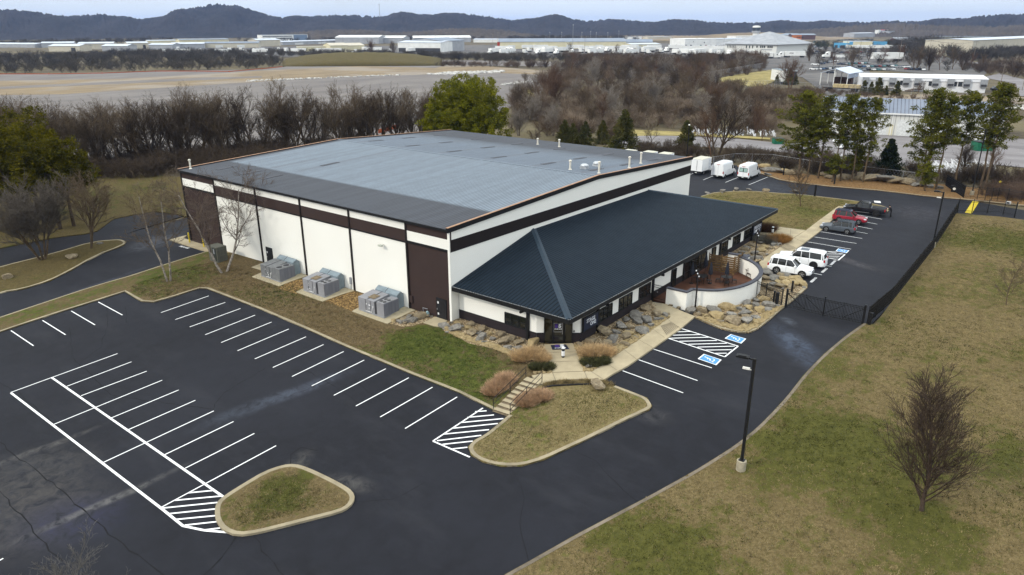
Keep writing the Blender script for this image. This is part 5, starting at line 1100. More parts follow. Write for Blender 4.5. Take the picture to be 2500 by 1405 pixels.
m = MB(); m.loft([[(x, -w_, z-.05), (x, 0, z+.03), (x, w_, z-.05)] for x, z, w_ in ((2.12, 1.86, .78), (2.4, 1.9, .8), (3.4, 1.9, .8), (3.72, 1.84, .78))]); m.build('roof', black_car, o, fix=True)
for s_ in (-1, 1):
    m = MB()
    for xa, za, wa, xb, zb, wb, th in [(4.28, 1.14, .92, 3.62, 1.82, .8, .07), (3.25, 1.15, .95, 3.2, 1.84, .8, .07), (2.15, 1.15, .94, 2.2, 1.84, .8, .12)]: m = MB(); m.beam((xa, s_*wa, za), (xb, s_*wb, zb), th, .05); m.build('pillar', black_car, o)
    m = MB(); m.cbox((3.95, s_*1.15, 1.3), (.08, 0, 0), (0, .12, 0), (0, 0, .12)); m.build('side_mirror', black_car, o)
    m = MB(); m.cbox((5.6, s_*.74, .92), (.14, 0, 0), (0, .14, 0), (0, 0, .09)); m.build('headlight', lamp_clear, o); m = MB(); m.cbox((.03, s_*.9, 1.0), (.06, 0, 0), (0, .09, 0), (0, 0, .17)); m.build('tail_light', lamp_red, o)
    m = MB(); m.beam((2.1, s_*1.05, .45), (4.1, s_*1.05, .45), .06, .04); m.build('running_board', steel, o)
    for xx in (1.15, 4.8): arch(o, xx, s_*W_, .42, plastic); wheel(o, xx, s_*(W_+.02), .42, .28, dark_rim)
m = MB(); m.box(-.14, .04, -.9, .9, .5, .66); m.build('bumper', plastic, o); m = MB(); m.box(5.74, 5.83, -.5, .5, .6, .85); m.build('grille', plastic, o)
# vans
def van(label, px, hd, L=5.9, W_=1.03, ht=2.7, box=False, rearwin=True, opendoor=False, ladder=False):
    x, y = G(*px); o = thing('box_truck' if box else 'cargo_van', label, 'truck' if box else 'van', (x, y, H(x, y)), hd)
    if not box:
        rg = []
        for xx, zb, zt, wt in ((0, .45, ht-.12, W_*.82), (.06, .35, ht-.03, W_*.86), (L-2.1, .33, ht, W_*.86)): rg.append([(xx, -W_, zb), (xx, -W_, 1.25), (xx, -wt-.05, zt-.25), (xx, -wt+.06, zt), (xx, 0, zt+.04), (xx, wt-.06, zt), (xx, wt+.05, zt-.25), (xx, W_, 1.25), (xx, W_, zb)])
        for xx, zb, zt, wt in ((L-1.75, .33, ht-.12, W_*.84), (L-.95, .33, 1.42, W_*.9), (L-.2, .4, 1.05, W_*.86), (L, .5, .85, W_*.7)): rg.append([(xx, -W_*.99, zb), (xx, -W_*.99, min(1.2, zt-.15)), (xx, -wt-.04, zt-.12), (xx, -wt+.06, zt), (xx, 0, zt+.03), (xx, wt-.06, zt), (xx, wt+.04, zt-.12), (xx, W_*.99, min(1.2, zt-.15)), (xx, W_*.99, zb)])
        m = MB(); m.loft(rg); m.build('body', white_car, o, fix=True)
        for s_ in (-1, 1):
            m = MB(); m.add([(L-2.0, s_*(W_*.99+.012), 1.35), (L-1.25, s_*(W_*.97+.012), 1.35), (L-1.55, s_*(W_*.9+.03), 2.0), (L-2.0, s_*(W_*.9+.05), 2.05)], [(0, 1, 2, 3)]); m.build('side_window', glass_dark, o)
            m = MB(); m.box(.5, L-.6, s_*W_-.01, s_*W_+.02, .34, .5); m.build('sill', plastic, o); m = MB(); m.box(1.6, L-2.2, s_*W_-.004, s_*W_+.008, 1.38, 1.44); m.build('body_groove', mat('groove_grey', (.45, .46, .5), .5), o)
            m = MB(); m.cbox((.05, s_*W_*.97, 1.15), (.06, 0, 0), (0, .07, 0), (0, 0, .22)); m.build('tail_light', lamp_red, o)
            m = MB(); m.cbox((L-1.3, s_*(W_+.16), 1.55), (.07, 0, 0), (0, .1, 0), (0, 0, .18)); m.build('side_mirror', plastic, o)
        m = MB(); m.loft([[(L-1.72, -.8, ht-.2), (L-1.72, .8, ht-.2), (L-1.70, .8, ht-.17), (L-1.70, -.8, ht-.17)], [(L-.95, -.86, 1.42), (L-.95, .86, 1.42), (L-.93, .86, 1.46), (L-.93, -.86, 1.46)]]); m.build('windscreen', glass_dark, o, fix=True)
        if rearwin:
            for a_, b_ in ((-.68, -.08), (.08, .68)): m = MB(); m.box(-.015, .02, a_, b_, 1.5, 2.1); m.build('rear_window', mat('pale_green_glass', (.35, .5, .46), .15), o)
            m = MB(); m.box(-.012, .02, -.76, .76, 1.42, 2.18); m.build('window_surround', plastic, o)
        if opendoor: m = MB(); m.box(-.72, -.02, .92, .97, .55, 2.45); m.box(-.7, -.1, .97, .985, 1.4, 2.2); m.build('open_rear_door', mat('door_inner_grey', (.55, .55, .58), .5), o)
        m = MB(); m.box(-.01, .02, -.01, .01, .7, ht-.35); m.build('door_seam', plastic, o); m = MB(); m.box(-.02, .02, -.3, .3, ht-.32, ht-.25); m.build('brake_light', lamp_red, o)
        rr_ = .35
    else:
        m = MB(); m.box(0, L-1.9, -1.1, 1.1, .75, 2.95); m.build('cargo_box', white_car, o); m = MB(); m.box(-.01, L-1.88, -1.11, 1.11, 2.95, 2.99); m.build('box_roof', mat('box_roof_cream', (.56, .54, .44), .7), o)
        m = MB(); m.box(-.02, 0, -.015, .015, .85, 2.85); m.box(-.03, 0, -.1, -.06, .9, 2.8); m.build('door_bars', steel, o)
        m = MB(); m.box(L-3.0, L-2.1, -1.115, -1.1, .9, 2.7); m.build('side_door', mat('side_door_grey', (.6, .62, .66), .5), o)
        m = MB(); m.loft([[(L-1.85, -1, .45), (L-1.85, 1, .45), (L-1.85, .9, 2.1), (L-1.85, -.9, 2.1)], [(L-1.2, -1, .45), (L-1.2, 1, .45), (L-1.2, .86, 1.9), (L-1.2, -.86, 1.9)], [(L-.7, -.95, .45), (L-.7, .95, .45), (L-.7, .9, 1.2), (L-.7, -.9, 1.2)], [(L, -.85, .5), (L, .85, .5), (L, .8, .95), (L, -.8, .95)]]); m.build('cab', white_car, o, fix=True)
        m = MB(); m.box(L-1.75, L-1.2, -1.0, 1.0, 1.3, 1.8); m.build('cab_window', glass_dark, o); rr_ = .4; m = MB(); m.box(0, L-1.5, -.5, .5, .45, .75); m.build('chassis', plastic, o)
    m = MB(); m.box(-.12, .05, -W_*.95, W_*.95, .38, .58); m.build('bumper', plastic, o); m = MB(); m.box(-.135, -.12, -.18, .18, .42, .56); m.build('number_plate', MATS['plate_white'], o)
    for s_ in (-1, 1):
        for xx in (1.15, L-1.0): wheel(o, xx, s_*(W_+.01), rr_, .26, alloy if not box else steel); 
        if not box:
            for xx in (1.15, L-1.0): arch(o, xx, s_*W_, rr_, plastic)
    return o
kv = crop(1660, 380, .096); hv = math.atan2(G(1874, 433)[1]-G(1828, 452)[1], G(1874, 433)[0]-G(1828, 452)[0])
def rc2(px, off): x, y = G(*px); return px
van('white cargo van with pale green rear windows, rightmost of the row of vans', kv(1590, 622), hv)
van('white high-roof cargo van with one rear door open, middle of the visible vans', kv(950, 585), hv, ht=2.85, rearwin=False, opendoor=True)
van('white box truck with a cream roof next to the corner of the warehouse', kv(405, 498), hv, box=True, L=5.8)
for px, lab, L_ in (((1605, 421), 'white box truck behind the warehouse roof, nearest to the visible vans', 6.2), ((1565, 417), 'white box truck behind the warehouse roof, middle of three', 6.2), ((1515, 413), 'white box truck behind the warehouse roof, farthest left of three', 6.2)):
    p = Z(*px, -.3); o = van(lab, px, hv, box=True, L=L_); o.scale = (1, 1, 1.1)
# white flat board behind the pickup
x, y = G(2142, 494); o = thing('white_board', 'small white flat board lying on the asphalt behind the black pickup', 'board', (x, y, H(x, y)+.01)); m = MB(); m.box(-.6, .6, -.45, .45, 0, .06); m.build('sheet', white_sheet, o, rz=.3); m = MB(); m.box(-.62, .62, -.47, .47, -.0, .02); m.build('edge', grey_sheet, o, rz=.3)
# ================================================================ PERSON at the tailgate (one skinned surface)
def person(label, loc, rz, cloth, skin):
    J = {'pel': (0, 0, .95, .15), 'spine': (.05, 0, 1.15, .15), 'chest': (.16, 0, 1.36, .17), 'neck': (.26, 0, 1.52, .065), 'head': (.33, 0, 1.62, .095), 'top': (.37, 0, 1.72, .085),
         'ls': (.18, .19, 1.43, .07), 'le': (.3, .25, 1.18, .05), 'lw': (.5, .2, 1.08, .035), 'lh': (.58, .18, 1.06, .04), 'rs': (.18, -.19, 1.43, .07), 're': (.32, -.26, 1.2, .05), 'rw': (.52, -.2, 1.12, .035), 'rh': (.6, -.18, 1.1, .04),
         'lp': (0, .1, .9, .1), 'lk': (.05, .12, .5, .07), 'la': (-.02, .12, .1, .05), 'lf': (.15, .14, .05, .045), 'rp': (0, -.1, .9, .1), 'rk': (.03, -.13, .5, .07), 'ra': (-.1, -.14, .1, .05), 'rf': (.07, -.16, .05, .045)}
    E_ = [('pel', 'spine'), ('spine', 'chest'), ('chest', 'neck'), ('neck', 'head'), ('head', 'top'), ('chest', 'ls'), ('ls', 'le'), ('le', 'lw'), ('lw', 'lh'), ('chest', 'rs'), ('rs', 're'), ('re', 'rw'), ('rw', 'rh'), ('pel', 'lp'), ('lp', 'lk'), ('lk', 'la'), ('la', 'lf'), ('pel', 'rp'), ('rp', 'rk'), ('rk', 'ra'), ('ra', 'rf')]
    for s_, h_ in ((1, 'lh'), (-1, 'rh')):
        hx, hy, hz, _ = J[h_]
        for k, (dx, dy, dz) in enumerate(((.09, .035, -.02), (.1, .012, -.03), (.095, -.012, -.035), (.08, -.033, -.03), (.03, -.05, .01))): J[h_+str(k)] = (hx+dx, hy+dy*s_*-1, hz+dz, .010); E_.append((h_, h_+str(k)))
    nm = list(J); me = bpy.data.meshes.new('person'); me.from_pydata([J[n_][:3] for n_ in nm], [(nm.index(a), nm.index(b)) for a, b in E_], []); me.update()
    o = bpy.data.objects.new('person', me); col.objects.link(o); sk_ = o.modifiers.new('skin', 'SKIN'); sk_.use_smooth_shade = True
    for i, n_ in enumerate(nm): v = me.skin_vertices[0].data[i]; v.radius = (J[n_][3],)*2; v.use_root = n_ == 'pel'
    o.modifiers.new('sub', 'SUBSURF').render_levels = 2
    dg = bpy.context.evaluated_depsgraph_get(); me2 = bpy.data.meshes.new_from_object(o.evaluated_get(dg)); bpy.data.objects.remove(o)
    o = bpy.data.objects.new('person', me2); col.objects.link(o); me2.materials.clear(); me2.materials.append(cloth); me2.materials.append(skin)
    for p in me2.polygons:
        c = p.center
        if c.z > 1.53 or (c.x > .53 and c.z > .95): p.material_index = 1
    o.location = loc; o.rotation_euler = (0, 0, rz); tag(o, label, 'person')
    m = MB(); m.lathe([(.09, 1.66), (.108, 1.68), (.105, 1.74), (.07, 1.8), (.01, 1.82)], 12, (.34, 0, 0)); m.build('hair', mat('hair_dark', (.02, .014, .01), .8), o); return o
pp = rp_-d_*.75+left*.1; person('person in black clothes reaching over the tailgate of the black pickup', (pp[0], pp[1], H(*pp)), math.atan2(d_[1], d_[0]), mat('cloth_black', (.012, .012, .014), .9), mat('skin', (.42, .25, .17), .6))
# ================================================================ BOULDERS
def rock_mesh(seed, flat=.7):
    import bmesh
    rn = random.Random(seed); b = bmesh.new(); bmesh.ops.create_icosphere(b, subdivisions=3, radius=.5)
    pl = []
    for _ in range(9):
        v = Vector((rn.gauss(0, 1), rn.gauss(0, 1), rn.gauss(0, .8))).normalized(); pl.append((v, rn.uniform(.24, .38)))
    pl.append((Vector((rn.uniform(-.2, .2), rn.uniform(-.2, .2), 1)).normalized(), rn.uniform(.22, .3)))
    for v in b.verts:
        for n_, d_ in pl:
            k = v.co.dot(n_)
            if k > d_: v.co -= n_*(k-d_)*.99
        v.co *= 1.12+.05*math.sin(v.co.x*17+seed)*math.cos(v.co.y*15+v.co.z*13)+rn.uniform(-.012, .012)
        v.co.z *= flat
    me = bpy.data.meshes.new('boulder'); b.to_mesh(me); b.free(); return me
def rock_mat(name, c1, c2, c3):
    g = N(name, .92); o = g.t.nodes.new('ShaderNodeObjectInfo')
    c = g.mix(g.ramp(g.noise(2.2, 7, .7), [(.36, 0.), (.64, 1.)]), c1, c2); c = g.mix(g.ramp(g.noise(5, 6, .75), [(.5, 0.), (.68, .8)]), c, c3); c = g.mix(g.ramp(o.outputs['Random'], [(0., 0.), (1., .45)]), c, c1)
    g.color(c); g.bump(g.noise(7, 7, .75), .8, .12); return g.m
RM = [rock_mat('rock_grey', (.105, .098, .088), (.27, .25, .22), (.40, .37, .31)), rock_mat('rock_tan', (.16, .125, .08), (.34, .275, .18), (.08, .068, .055)), rock_mat('rock_yellow', (.26, .195, .095), (.42, .33, .19), (.12, .095, .065))]
RN = ['grey', 'tan', 'yellowish']
rocks = []
for i in range(12):
    me = rock_mesh(i*7+1, (.62, .72, .8, .55)[i % 4]); me.materials.append(RM[i % 3]); rocks.append(me)
rnd = random.Random(11)
def rock(x, y, s_, kind, where, grp, z=None, sz=None):
    me = rocks[kind+3*rnd.randrange(4)]; o = bpy.data.objects.new('boulder', me); col.objects.link(o)
    a = rnd.uniform(0, 6.28); sx, sy, sz_ = s_*rnd.uniform(.85, 1.35), s_*rnd.uniform(.75, 1.05), (sz or s_)*rnd.uniform(.8, 1.05)
    sx *= .82; sy *= .82; sz_ *= .82; o.scale = (sx, sy, sz_); o.rotation_euler = (rnd.uniform(-.15, .15), rnd.uniform(-.15, .15), a); o.location = (x, y, (H(x, y)+.1 if z is None else z)+sz_*.2)
    size = 'large' if s_ > 1.25 else 'small' if s_ < .7 else 'medium'
    tag(o, f'{size} {RN[kind]} boulder {where}', 'boulder', grp); return o
def rocks_px(K, lst, where, grp):
    for a, b, s_, k in lst:
        x, y = G(*K(a, b)); rock(x, y, s_, k, where, grp)
        for _ in range(2):
            if rnd.random() < .6: t = rnd.uniform(0, 6.28); rock(x+math.cos(t)*s_*.62, y+math.sin(t)*s_*.55, s_*rnd.uniform(.28, .5), rnd.choice([0, 1, 2, k]), where, grp)
rocks_px(k7, [(20, 660, 1.1, 0), (150, 640, 1.2, 2), (130, 700, 1.5, 0), (285, 650, 1.1, 1), (255, 690, 1.0, 2), (395, 700, 1.2, 1), (290, 745, 1.6, 1), (395, 790, 1.3, 0), (485, 745, .8, 2), (500, 800, 1.0, 0), (585, 760, 1.3, 1), (620, 835, 1.5, 1), (675, 800, 1.1, 1), (660, 880, .8, 0), (775, 835, 1.2, 1), (775, 885, .9, 0), (910, 850, 1.5, 2), (175, 745, .4, 0), (50, 720, .5, 0), (1020, 1110, .6, 2)], 'in the rock bed left of the glass entrance', 'boulders left of the entrance')
rocks_px(k7, [(1390, 850, .9, 1), (1500, 830, 1.4, 1), (1640, 740, 1.8, 1), (1650, 850, 1.5, 1), (1720, 815, 1.6, 0), (1830, 850, 1.0, 1), (1790, 670, 1.5, 0), (1750, 730, 1.0, 0), (1870, 735, 1.1, 2), (1860, 780, 1.3, 1), (1850, 600, 1.2, 0), (1960, 570, 1.7, 0), (1900, 680, 1.0, 1), (2010, 720, 1.6, 0), (1970, 630, 1.4, 0), (2060, 620, 1.4, 0), (2040, 500, 1.5, 1), (2150, 545, 1.4, 1), (2180, 600, 1.0, 0), (2250, 560, 1.1, 0), (2100, 660, 1.0, 0), (1740, 910, .8, 2), (1645, 965, .6, 0), (1475, 1070, .8, 0), (1945, 770, .6, 0)], 'in the rock bed between the entrance and the patio gate', 'boulders right of the entrance')
rocks_px(k8, [(520, 850, 1.4, 0), (640, 840, 1.5, 1), (755, 835, 1.5, 0), (885, 820, 1.8, 2), (985, 815, 1.0, 0), (780, 905, 1.7, 2), (930, 895, 1.3, 0), (1060, 865, 1.6, 0), (1100, 815, 1.2, 2), (1085, 775, 1.3, 0), (1180, 795, 1.4, 0), (1170, 735, 1.2, 0), (1250, 735, 1.5, 2), (1215, 840, 1.5, 2), (1310, 790, 1.5, 0), (1280, 830, 1.1, 0), (935, 955, 1.9, 1), (1070, 905, 1.2, 1), (1080, 955, 1.7, 0), (1175, 905, 1.1, 0), (610, 880, .8, 1), (680, 890, .7, 2), (400, 805, .6, 1), (320, 785, .6, 1), (1390, 790, .7, 0)], 'in the rock island before the curved patio wall', 'boulders in front of the patio')
rocks_px(kg, [(150, 100, 2.2, 0), (100, 190, 1.6, 1), (330, 200, 1.8, 0), (440, 130, 1.5, 1), (530, 140, 1.3, 0), (490, 220, 1.6, 2), (360, 260, 1.3, 2), (690, 200, 1.8, 2), (640, 290, 1.7, 2), (500, 300, 1.4, 2), (780, 290, 1.5, 2), (420, 330, 1.2, 1), (150, 330, 1.3, 1), (240, 380, 1.4, 1), (280, 290, 1.1, 0), (600, 350, 1.2, 1)], 'behind the short picket fence by the white cars', 'boulders beyond the picket fence')
rocks_px(k5, [(760, 1030, 1.2, 0), (800, 1010, 1.1, 1), (930, 1030, 1.5, 2), (910, 1060, 1.4, 2), (1020, 1000, 1.1, 0), (1050, 985, 1.2, 0), (990, 1030, .9, 1), (900, 1100, 1.2, 1), (940, 1100, .9, 0), (830, 1090, 1.3, 0), (730, 1050, 1.0, 1), (790, 1140, 1.2, 0), (870, 1130, 1.3, 0), (700, 1080, 1.0, 0), (1080, 995, .8, 0), (880, 980, 1.0, 0)], 'on the slope between office wall and far sidewalk', 'boulders behind the patio')
rocks_px(k6, [(1210, 440, .9, 0), (1300, 400, 1.0, 1), (1390, 440, 1.1, 0), (1420, 360, 1.0, 0), (1520, 420, 1.2, 0), (1560, 340, .9, 0), (1600, 270, .8, 1), (1700, 330, 1.4, 1), (1780, 320, 1.2, 1), (1080, 430, .8, 2), (1330, 470, .8, 1)], 'piled between the nearest air-conditioner and the black door', 'boulders by the black door')
rocks_px(crop(1660, 380, .096), [(700, 985, 1.0, 0), (1080, 950, 1.3, 0), (1420, 905, 1.2, 0), (1760, 890, .8, 0), (2200, 930, 1.6, 1), (2960, 930, 1., 0)], 'on the edge of the grass behind the office', 'boulders along the far lawn edge')
for (px, py), s_, k, w_ in (((1462, 950), 1.7, 1, 'on the grass below the entrance walk by the black pipe'), ((174, 632), 1.6, 1, 'on the left grass island by the bare tree'), ((22, 681), 1.7, 1, 'at the left end of the grass island'), ((245, 598), .8, 0, 'near the tip of the left grass island')):
    x, y = G(px, py); o = rock(x, y, s_, k, w_, None)
kb = crop(2000, 330, .249)
for a, b, s_ in [(30, 400, 2.6), (90, 430, 2.2), (250, 435, 3.2), (370, 430, 3.8), (500, 450, 4.2), (610, 455, 5.2), (740, 470, 4.2), (840, 480, 3.6), (930, 500, 2.6), (1000, 505, 2.0), (1080, 520, 2.0), (1180, 530, 2.0), (1290, 500, 2.2), (1370, 540, 2.)]:
    x, y = G(*kb(a, b)); rock(x, y, s_, rnd.choice([0, 1, 1]), 'in the boulder row under the pines', 'boulder row under the pines', sz=s_*.75)
for a, b, s_ in [(990, 250, 3), (930, 215, 2.5), (880, 240, 2), (1070, 260, 2.4), (1140, 265, 2.2), (970, 285, 1.4), (1190, 280, 2.5), (1230, 275, 2)]:
    x, y = G(*k5(a, b)); rock(x, y, s_, rnd.choice([0, 1, 2]), 'on the bank behind the cargo vans', 'boulders on the bank behind the vans')
# ================================================================ PLANTS
def mesh_np(name, V, F, m):
    me = bpy.data.meshes.new(name); V = np.asarray(V, np.float32).reshape(-1, 3); F = np.asarray(F, np.int32); k = F.shape[1]
    me.vertices.add(len(V)); me.vertices.foreach_set('co', V.ravel()); me.loops.add(F.size); me.loops.foreach_set('vertex_index', F.ravel()); me.polygons.add(len(F))
    me.polygons.foreach_set('loop_start', np.arange(0, F.size, k, dtype=np.int32)); me.update(calc_edges=True); me.materials.append(m); return me
class Sticks:
    def __init__(s): s.a = []; s.b = []; s.r0 = []; s.r1 = []
    def seg(s, a, b, r0, r1): s.a.append(a); s.b.append(b); s.r0.append(r0); s.r1.append(r1)
    def arrays(s, n=3):
        a = np.array(s.a); b = np.array(s.b); d = b-a; L = np.linalg.norm(d, axis=1, keepdims=True)+1e-9; d = d/L; ref = np.tile([0.31, .17, .93], (len(a), 1)); u = np.cross(d, ref); u /= np.linalg.norm(u, axis=1, keepdims=True)+1e-9; v = np.cross(d, u)
        V = []
        for P, r in ((a, s.r0), (b, s.r1)):
            r = np.array(r)[:, None]
            for k in range(n): t = 2*math.pi*k/n; V.append(P+r*(math.cos(t)*u+math.sin(t)*v))
        V = np.stack(V, 1).reshape(-1, 3); base = (np.arange(len(a))*2*n)[:, None]
        F = np.concatenate([base+np.array([[k, (k+1) % n, n+(k+1) % n, n+k]]) for k in range(n)], 0); return V, F
def grow(rn, trunk, twig, p, d, L, r, lv, P, zmin=0):
    ns = P['seg'][min(lv, len(P['seg'])-1)]; p = np.array(p, float); d = np.array(d, float); pts = [(p, d, r)]
    for i in range(ns):
        d = d+np.array([rn.gauss(0, 1), rn.gauss(0, 1), rn.gauss(0, .6)])*P['wig']+np.array([0, 0, P['up'][min(lv, len(P['up'])-1)]]); d /= np.linalg.norm(d)
        q = p+d*L/ns; r2 = r*(1-(1-P['tap'])*(i+1)/ns) if lv < P['lv'] else r*.6
        (trunk if lv <= P.get('tl', 0) else twig).seg(tuple(p), tuple(q), r*(1-(1-P['tap'])*i/ns), r2); p = q; pts.append((p, d, r2))
    if lv >= P['lv']: return
    n = P['n'][lv]
    for k in range(n):
        t = P['t0'][min(lv, len(P['t0'])-1)]; t = t+(1-t)*((k+rn.random())/n); i = min(ns-1, int(t*ns)); f = t*ns-i; a, da, ra = pts[i]; b = pts[i+1][0]; c = a+(b-a)*f
        az = rn.uniform(0, 6.283) if lv else k*2.4+rn.uniform(-.5, .5); th = R(P['ang'][min(lv, len(P['ang'])-1)])*rn.uniform(.7, 1.25)
        u = np.cross(da, (0.2, .1, 1.)) if abs(da[2]) < .95 else np.cross(da, (1., 0, 0)); u /= np.linalg.norm(u); v = np.cross(da, u)
        nd = da*math.cos(th)+(u*math.cos(az)+v*math.sin(az))*math.sin(th)
        if nd[2] < -.15: nd[2] *= -.4
        ln = L*P['lr'][min(lv, len(P['lr'])-1)]*rn.uniform(.7, 1.15)*(1-P.get('sh', .35)*(t if lv == 0 else 0))
        grow(rn, trunk, twig, c, nd, ln, max(P['rmin'], ra*P['rr']), lv+1, P)
bark = [mat('bark_grey_brown', (.115, .083, .053), .95, var=.2, scale=1.2), mat('bark_dark', (.066, .047, .031), .95, var=.2, scale=1.2), mat('bark_pale', (.22, .19, .16), .95, var=.2, scale=1.2), mat('bark_russet', (.115, .068, .042), .95, var=.2, scale=1.2), mat('bark_birch', (.30, .26, .22), .9, var=.3, scale=4)]
def bare(seed, P, h, r, stems=1, lean=.25):
    rn = random.Random(seed); tr, tw = Sticks(), Sticks()
    for s_ in range(stems):
        a = 6.283*s_/max(1, stems)+rn.random(); l = lean if stems > 1 else .04
        grow(rn, tr, tw, (math.cos(a)*.15*(stems > 1), math.sin(a)*.15*(stems > 1), -.3), np.array([math.cos(a)*l, math.sin(a)*l, 1])/math.sqrt(1+l*l), h*P['h0'], r, 0, P)
    return tr, tw
def tree_meshes(seed, P, h, r, stems=1, lean=.25, nt='trunk'):
    tr, tw = bare(seed, P, h, r, stems, lean); V, F = tr.arrays(6); a = mesh_np('trunk', V, F, bark[0]); V, F = tw.arrays(3); b = mesh_np('branches', V, F, bark[0]); return a, b
PR = dict(lv=4, seg=[5, 4, 3, 2, 1], wig=.11, up=[.02, .12, .09, .05, .03], tap=.45, n=[8, 6, 6, 5], t0=[.32, .25, .2, .1], ang=[40, 36, 38, 40], lr=[.66, .56, .5, .46], rr=.6, rmin=.013, h0=.72, tl=1)
PV = dict(PR, n=[8, 7, 6, 6], up=[.03, .14, .12, .08, .05], ang=[32, 32, 36, 40], t0=[.12, .15, .1, .1])
PB = dict(lv=3, seg=[4, 3, 2, 1], wig=.12, up=[.04, .1, .06, .04], tap=.4, n=[9, 7, 7], t0=[.15, .12, .1], ang=[38, 40, 42], lr=[.55, .5, .5], rr=.55, rmin=.016, h0=.85, tl=0)
def instance_tree(pair, loc, s_, rz, label, group, m=None, m2=None, name='bare_tree', cat='tree', tilt=0, parts=('trunk', 'branches')):
    o = thing(name, label, cat, loc, rz, group); o.scale = (s_, s_, s_) if not hasattr(s_, '__len__') else s_
    if tilt: o.rotation_euler = (tilt, 0, rz)
    for me, nm, mm in zip(pair, parts, (m2 or m, m)):
        c = bpy.data.objects.new(nm, me); col.objects.link(c); c.parent = o
        if mm: c.material_slots[0].link = 'OBJECT'; c.material_slots[0].material = mm
    return o
row_protos = [tree_meshes(100+i, PR if i % 2 else PV, 11.5, .2, 1+(i % 3 == 0)*2, .22) for i in range(7)]
thin_protos = [tree_meshes(200+i, dict(PB, n=[10, 8, 7]), 8.5, .11, (1, 4, 3, 5)[i], .2) for i in range(4)]
# bush clumps (numpy arrays reused for the ground-cover masses)
def bush_arrays(seed, h=3.2, stems=9, tw=1.0):
    tr, t2 = bare(seed, dict(PB, lv=2, seg=[3, 2, 1], n=[7, 7], t0=[.12, .1], rmin=.02*tw, ang=[34, 40], lr=[.6, .5]), h, .035*tw, stems, .55); tr.a += t2.a; tr.b += t2.b; tr.r0 += t2.r0; tr.r1 += t2.r1; return tr.arrays(3)
bushes = [bush_arrays(300+i) for i in range(5)]; far_b = [bush_arrays(320+i, 8, 5, 3.2) for i in range(5)]
def mass(name, label, cat, pts, protos, m, seed=1, srange=(.7, 1.4), zf_=H, parent=None):
    rn = random.Random(seed); VV, FF = [], []; k = 0
    for x, y in pts:
        V, F = protos[rn.randrange(len(protos))]; s_ = rn.uniform(*srange); a = rn.uniform(0, 6.28); c, s2 = math.cos(a), math.sin(a)
        X = np.stack([(V[:, 0]*c-V[:, 1]*s2)*s_*rn.uniform(.9, 1.2)+x, (V[:, 0]*s2+V[:, 1]*c)*s_+y, V[:, 2]*s_*rn.uniform(.8, 1.15)+zf_(x, y)-.15], 1); VV.append(X); FF.append(F+k); k += len(X)
    me = mesh_np(name, np.concatenate(VV), np.concatenate(FF), m); o = bpy.data.objects.new(name, me); col.objects.link(o); return tag(o, label, cat, kind='stuff')
def scatter_px(poly, n, seed, zf_=None, z=-1., jit=0):
    "n random ground points whose photo position falls inside the outline (even on the ground, not in the picture)"
    rn = random.Random(seed); W_ = [G(*p) if zf_ is None else Z(*p, z) for p in poly]; xs = [p[0] for p in W_]; ys = [p[1] for p in W_]; out = []; t = 0
    while len(out) < n and t < n*200:
        t += 1; x = rn.uniform(min(xs), max(xs)); y = rn.uniform(min(ys), max(ys))
        if inside(W_, x, y): out.append((x, y))
    return out
rt = random.Random(5)
# the tree row behind the warehouse
for lay in range(3):
    n_ = (34, 30, 22)[lay]
    for i in range(n_):
        t = (i+rt.uniform(.1, .9))/n_; px = -60+1130*t; py = (441-lay*16)-(88-lay*8)*t+rt.uniform(-3, 3); x, y = Z(px, py, -.8); s_ = rt.uniform(.82, 1.22)*(1.05 if lay == 0 else 1.)
        instance_tree(row_protos[rt.randrange(7)], (x, y, H(x, y)), s_, rt.uniform(0, 6.28), 'bare grey-brown tree in the dense row behind the warehouse', 'bare trees in the row behind the warehouse', bark[(0, 1, 0)[rt.randrange(3)]])
mass('undergrowth', 'dark leafless undergrowth at the foot of the tree row', 'undergrowth', scatter_px([(150, 448), (440, 432), (1080, 372), (1080, 352), (600, 375), (100, 420)], 210, 3), bushes, bark[1], 3, (.8, 1.5))
mass('undergrowth', 'leafless brush on the left behind the green pine', 'undergrowth', scatter_px([(-80, 500), (190, 452), (190, 420), (-80, 440)], 60, 4), bushes, bark[1], 4, (.7, 1.3))
# the thicket beyond the building
thick = [(1250, 345), (1250, 250), (1310, 205), (1380, 172), (1700, 160), (1870, 150), (1870, 178), (1730, 196), (1800, 215), (1960, 235), (2010, 262), (1990, 300), (1900, 335), (1700, 333), (1560, 330), (1500, 345)]
for i, (x, y) in enumerate(scatter_px(thick, 150, 8, True, -1.)):
    far_ = dist((x, y)) > 330; k = rt.randrange(4); s_ = rt.uniform(.7, 1.15)
    instance_tree(thin_protos[k] if rt.random() < .75 else row_protos[rt.randrange(7)], (x, y, -1.1), s_*(.78 if k > 3 else 1), rt.uniform(0, 6.28), ('leafless brown tree in the thicket beyond the warehouse', 'pale grey leafless tree in the thicket beyond the warehouse', 'russet leafless tree in the thicket beyond the warehouse', 'dark leafless tree in the thicket beyond the warehouse')[i % 4], 'leafless trees in the thicket', (bark[0], bark[2], bark[3], bark[1])[i % 4])
mass('brush_thicket', 'dense leafless brown brush filling the ground between the warehouse and the truck yard', 'brush', scatter_px(thick, 620, 9, True, -1.), bushes, mat('brush_brown', (.135, .095, .063), .95, var=.3, scale=.08), 9, (.9, 1.8), lambda x, y: -1.1)
mass('brush_thicket', 'pale grey leafless brush patches in the thicket', 'brush', scatter_px([(1250, 300), (1290, 255), (1450, 225), (1600, 240), (1850, 260), (1960, 290), (1880, 325), (1560, 322), (1400, 330)], 170, 10, True, -1.), bushes, mat('brush_grey', (.22, .17, .125), .95, var=.3, scale=.08), 10, (.9, 1.6), lambda x, y: -1.1)
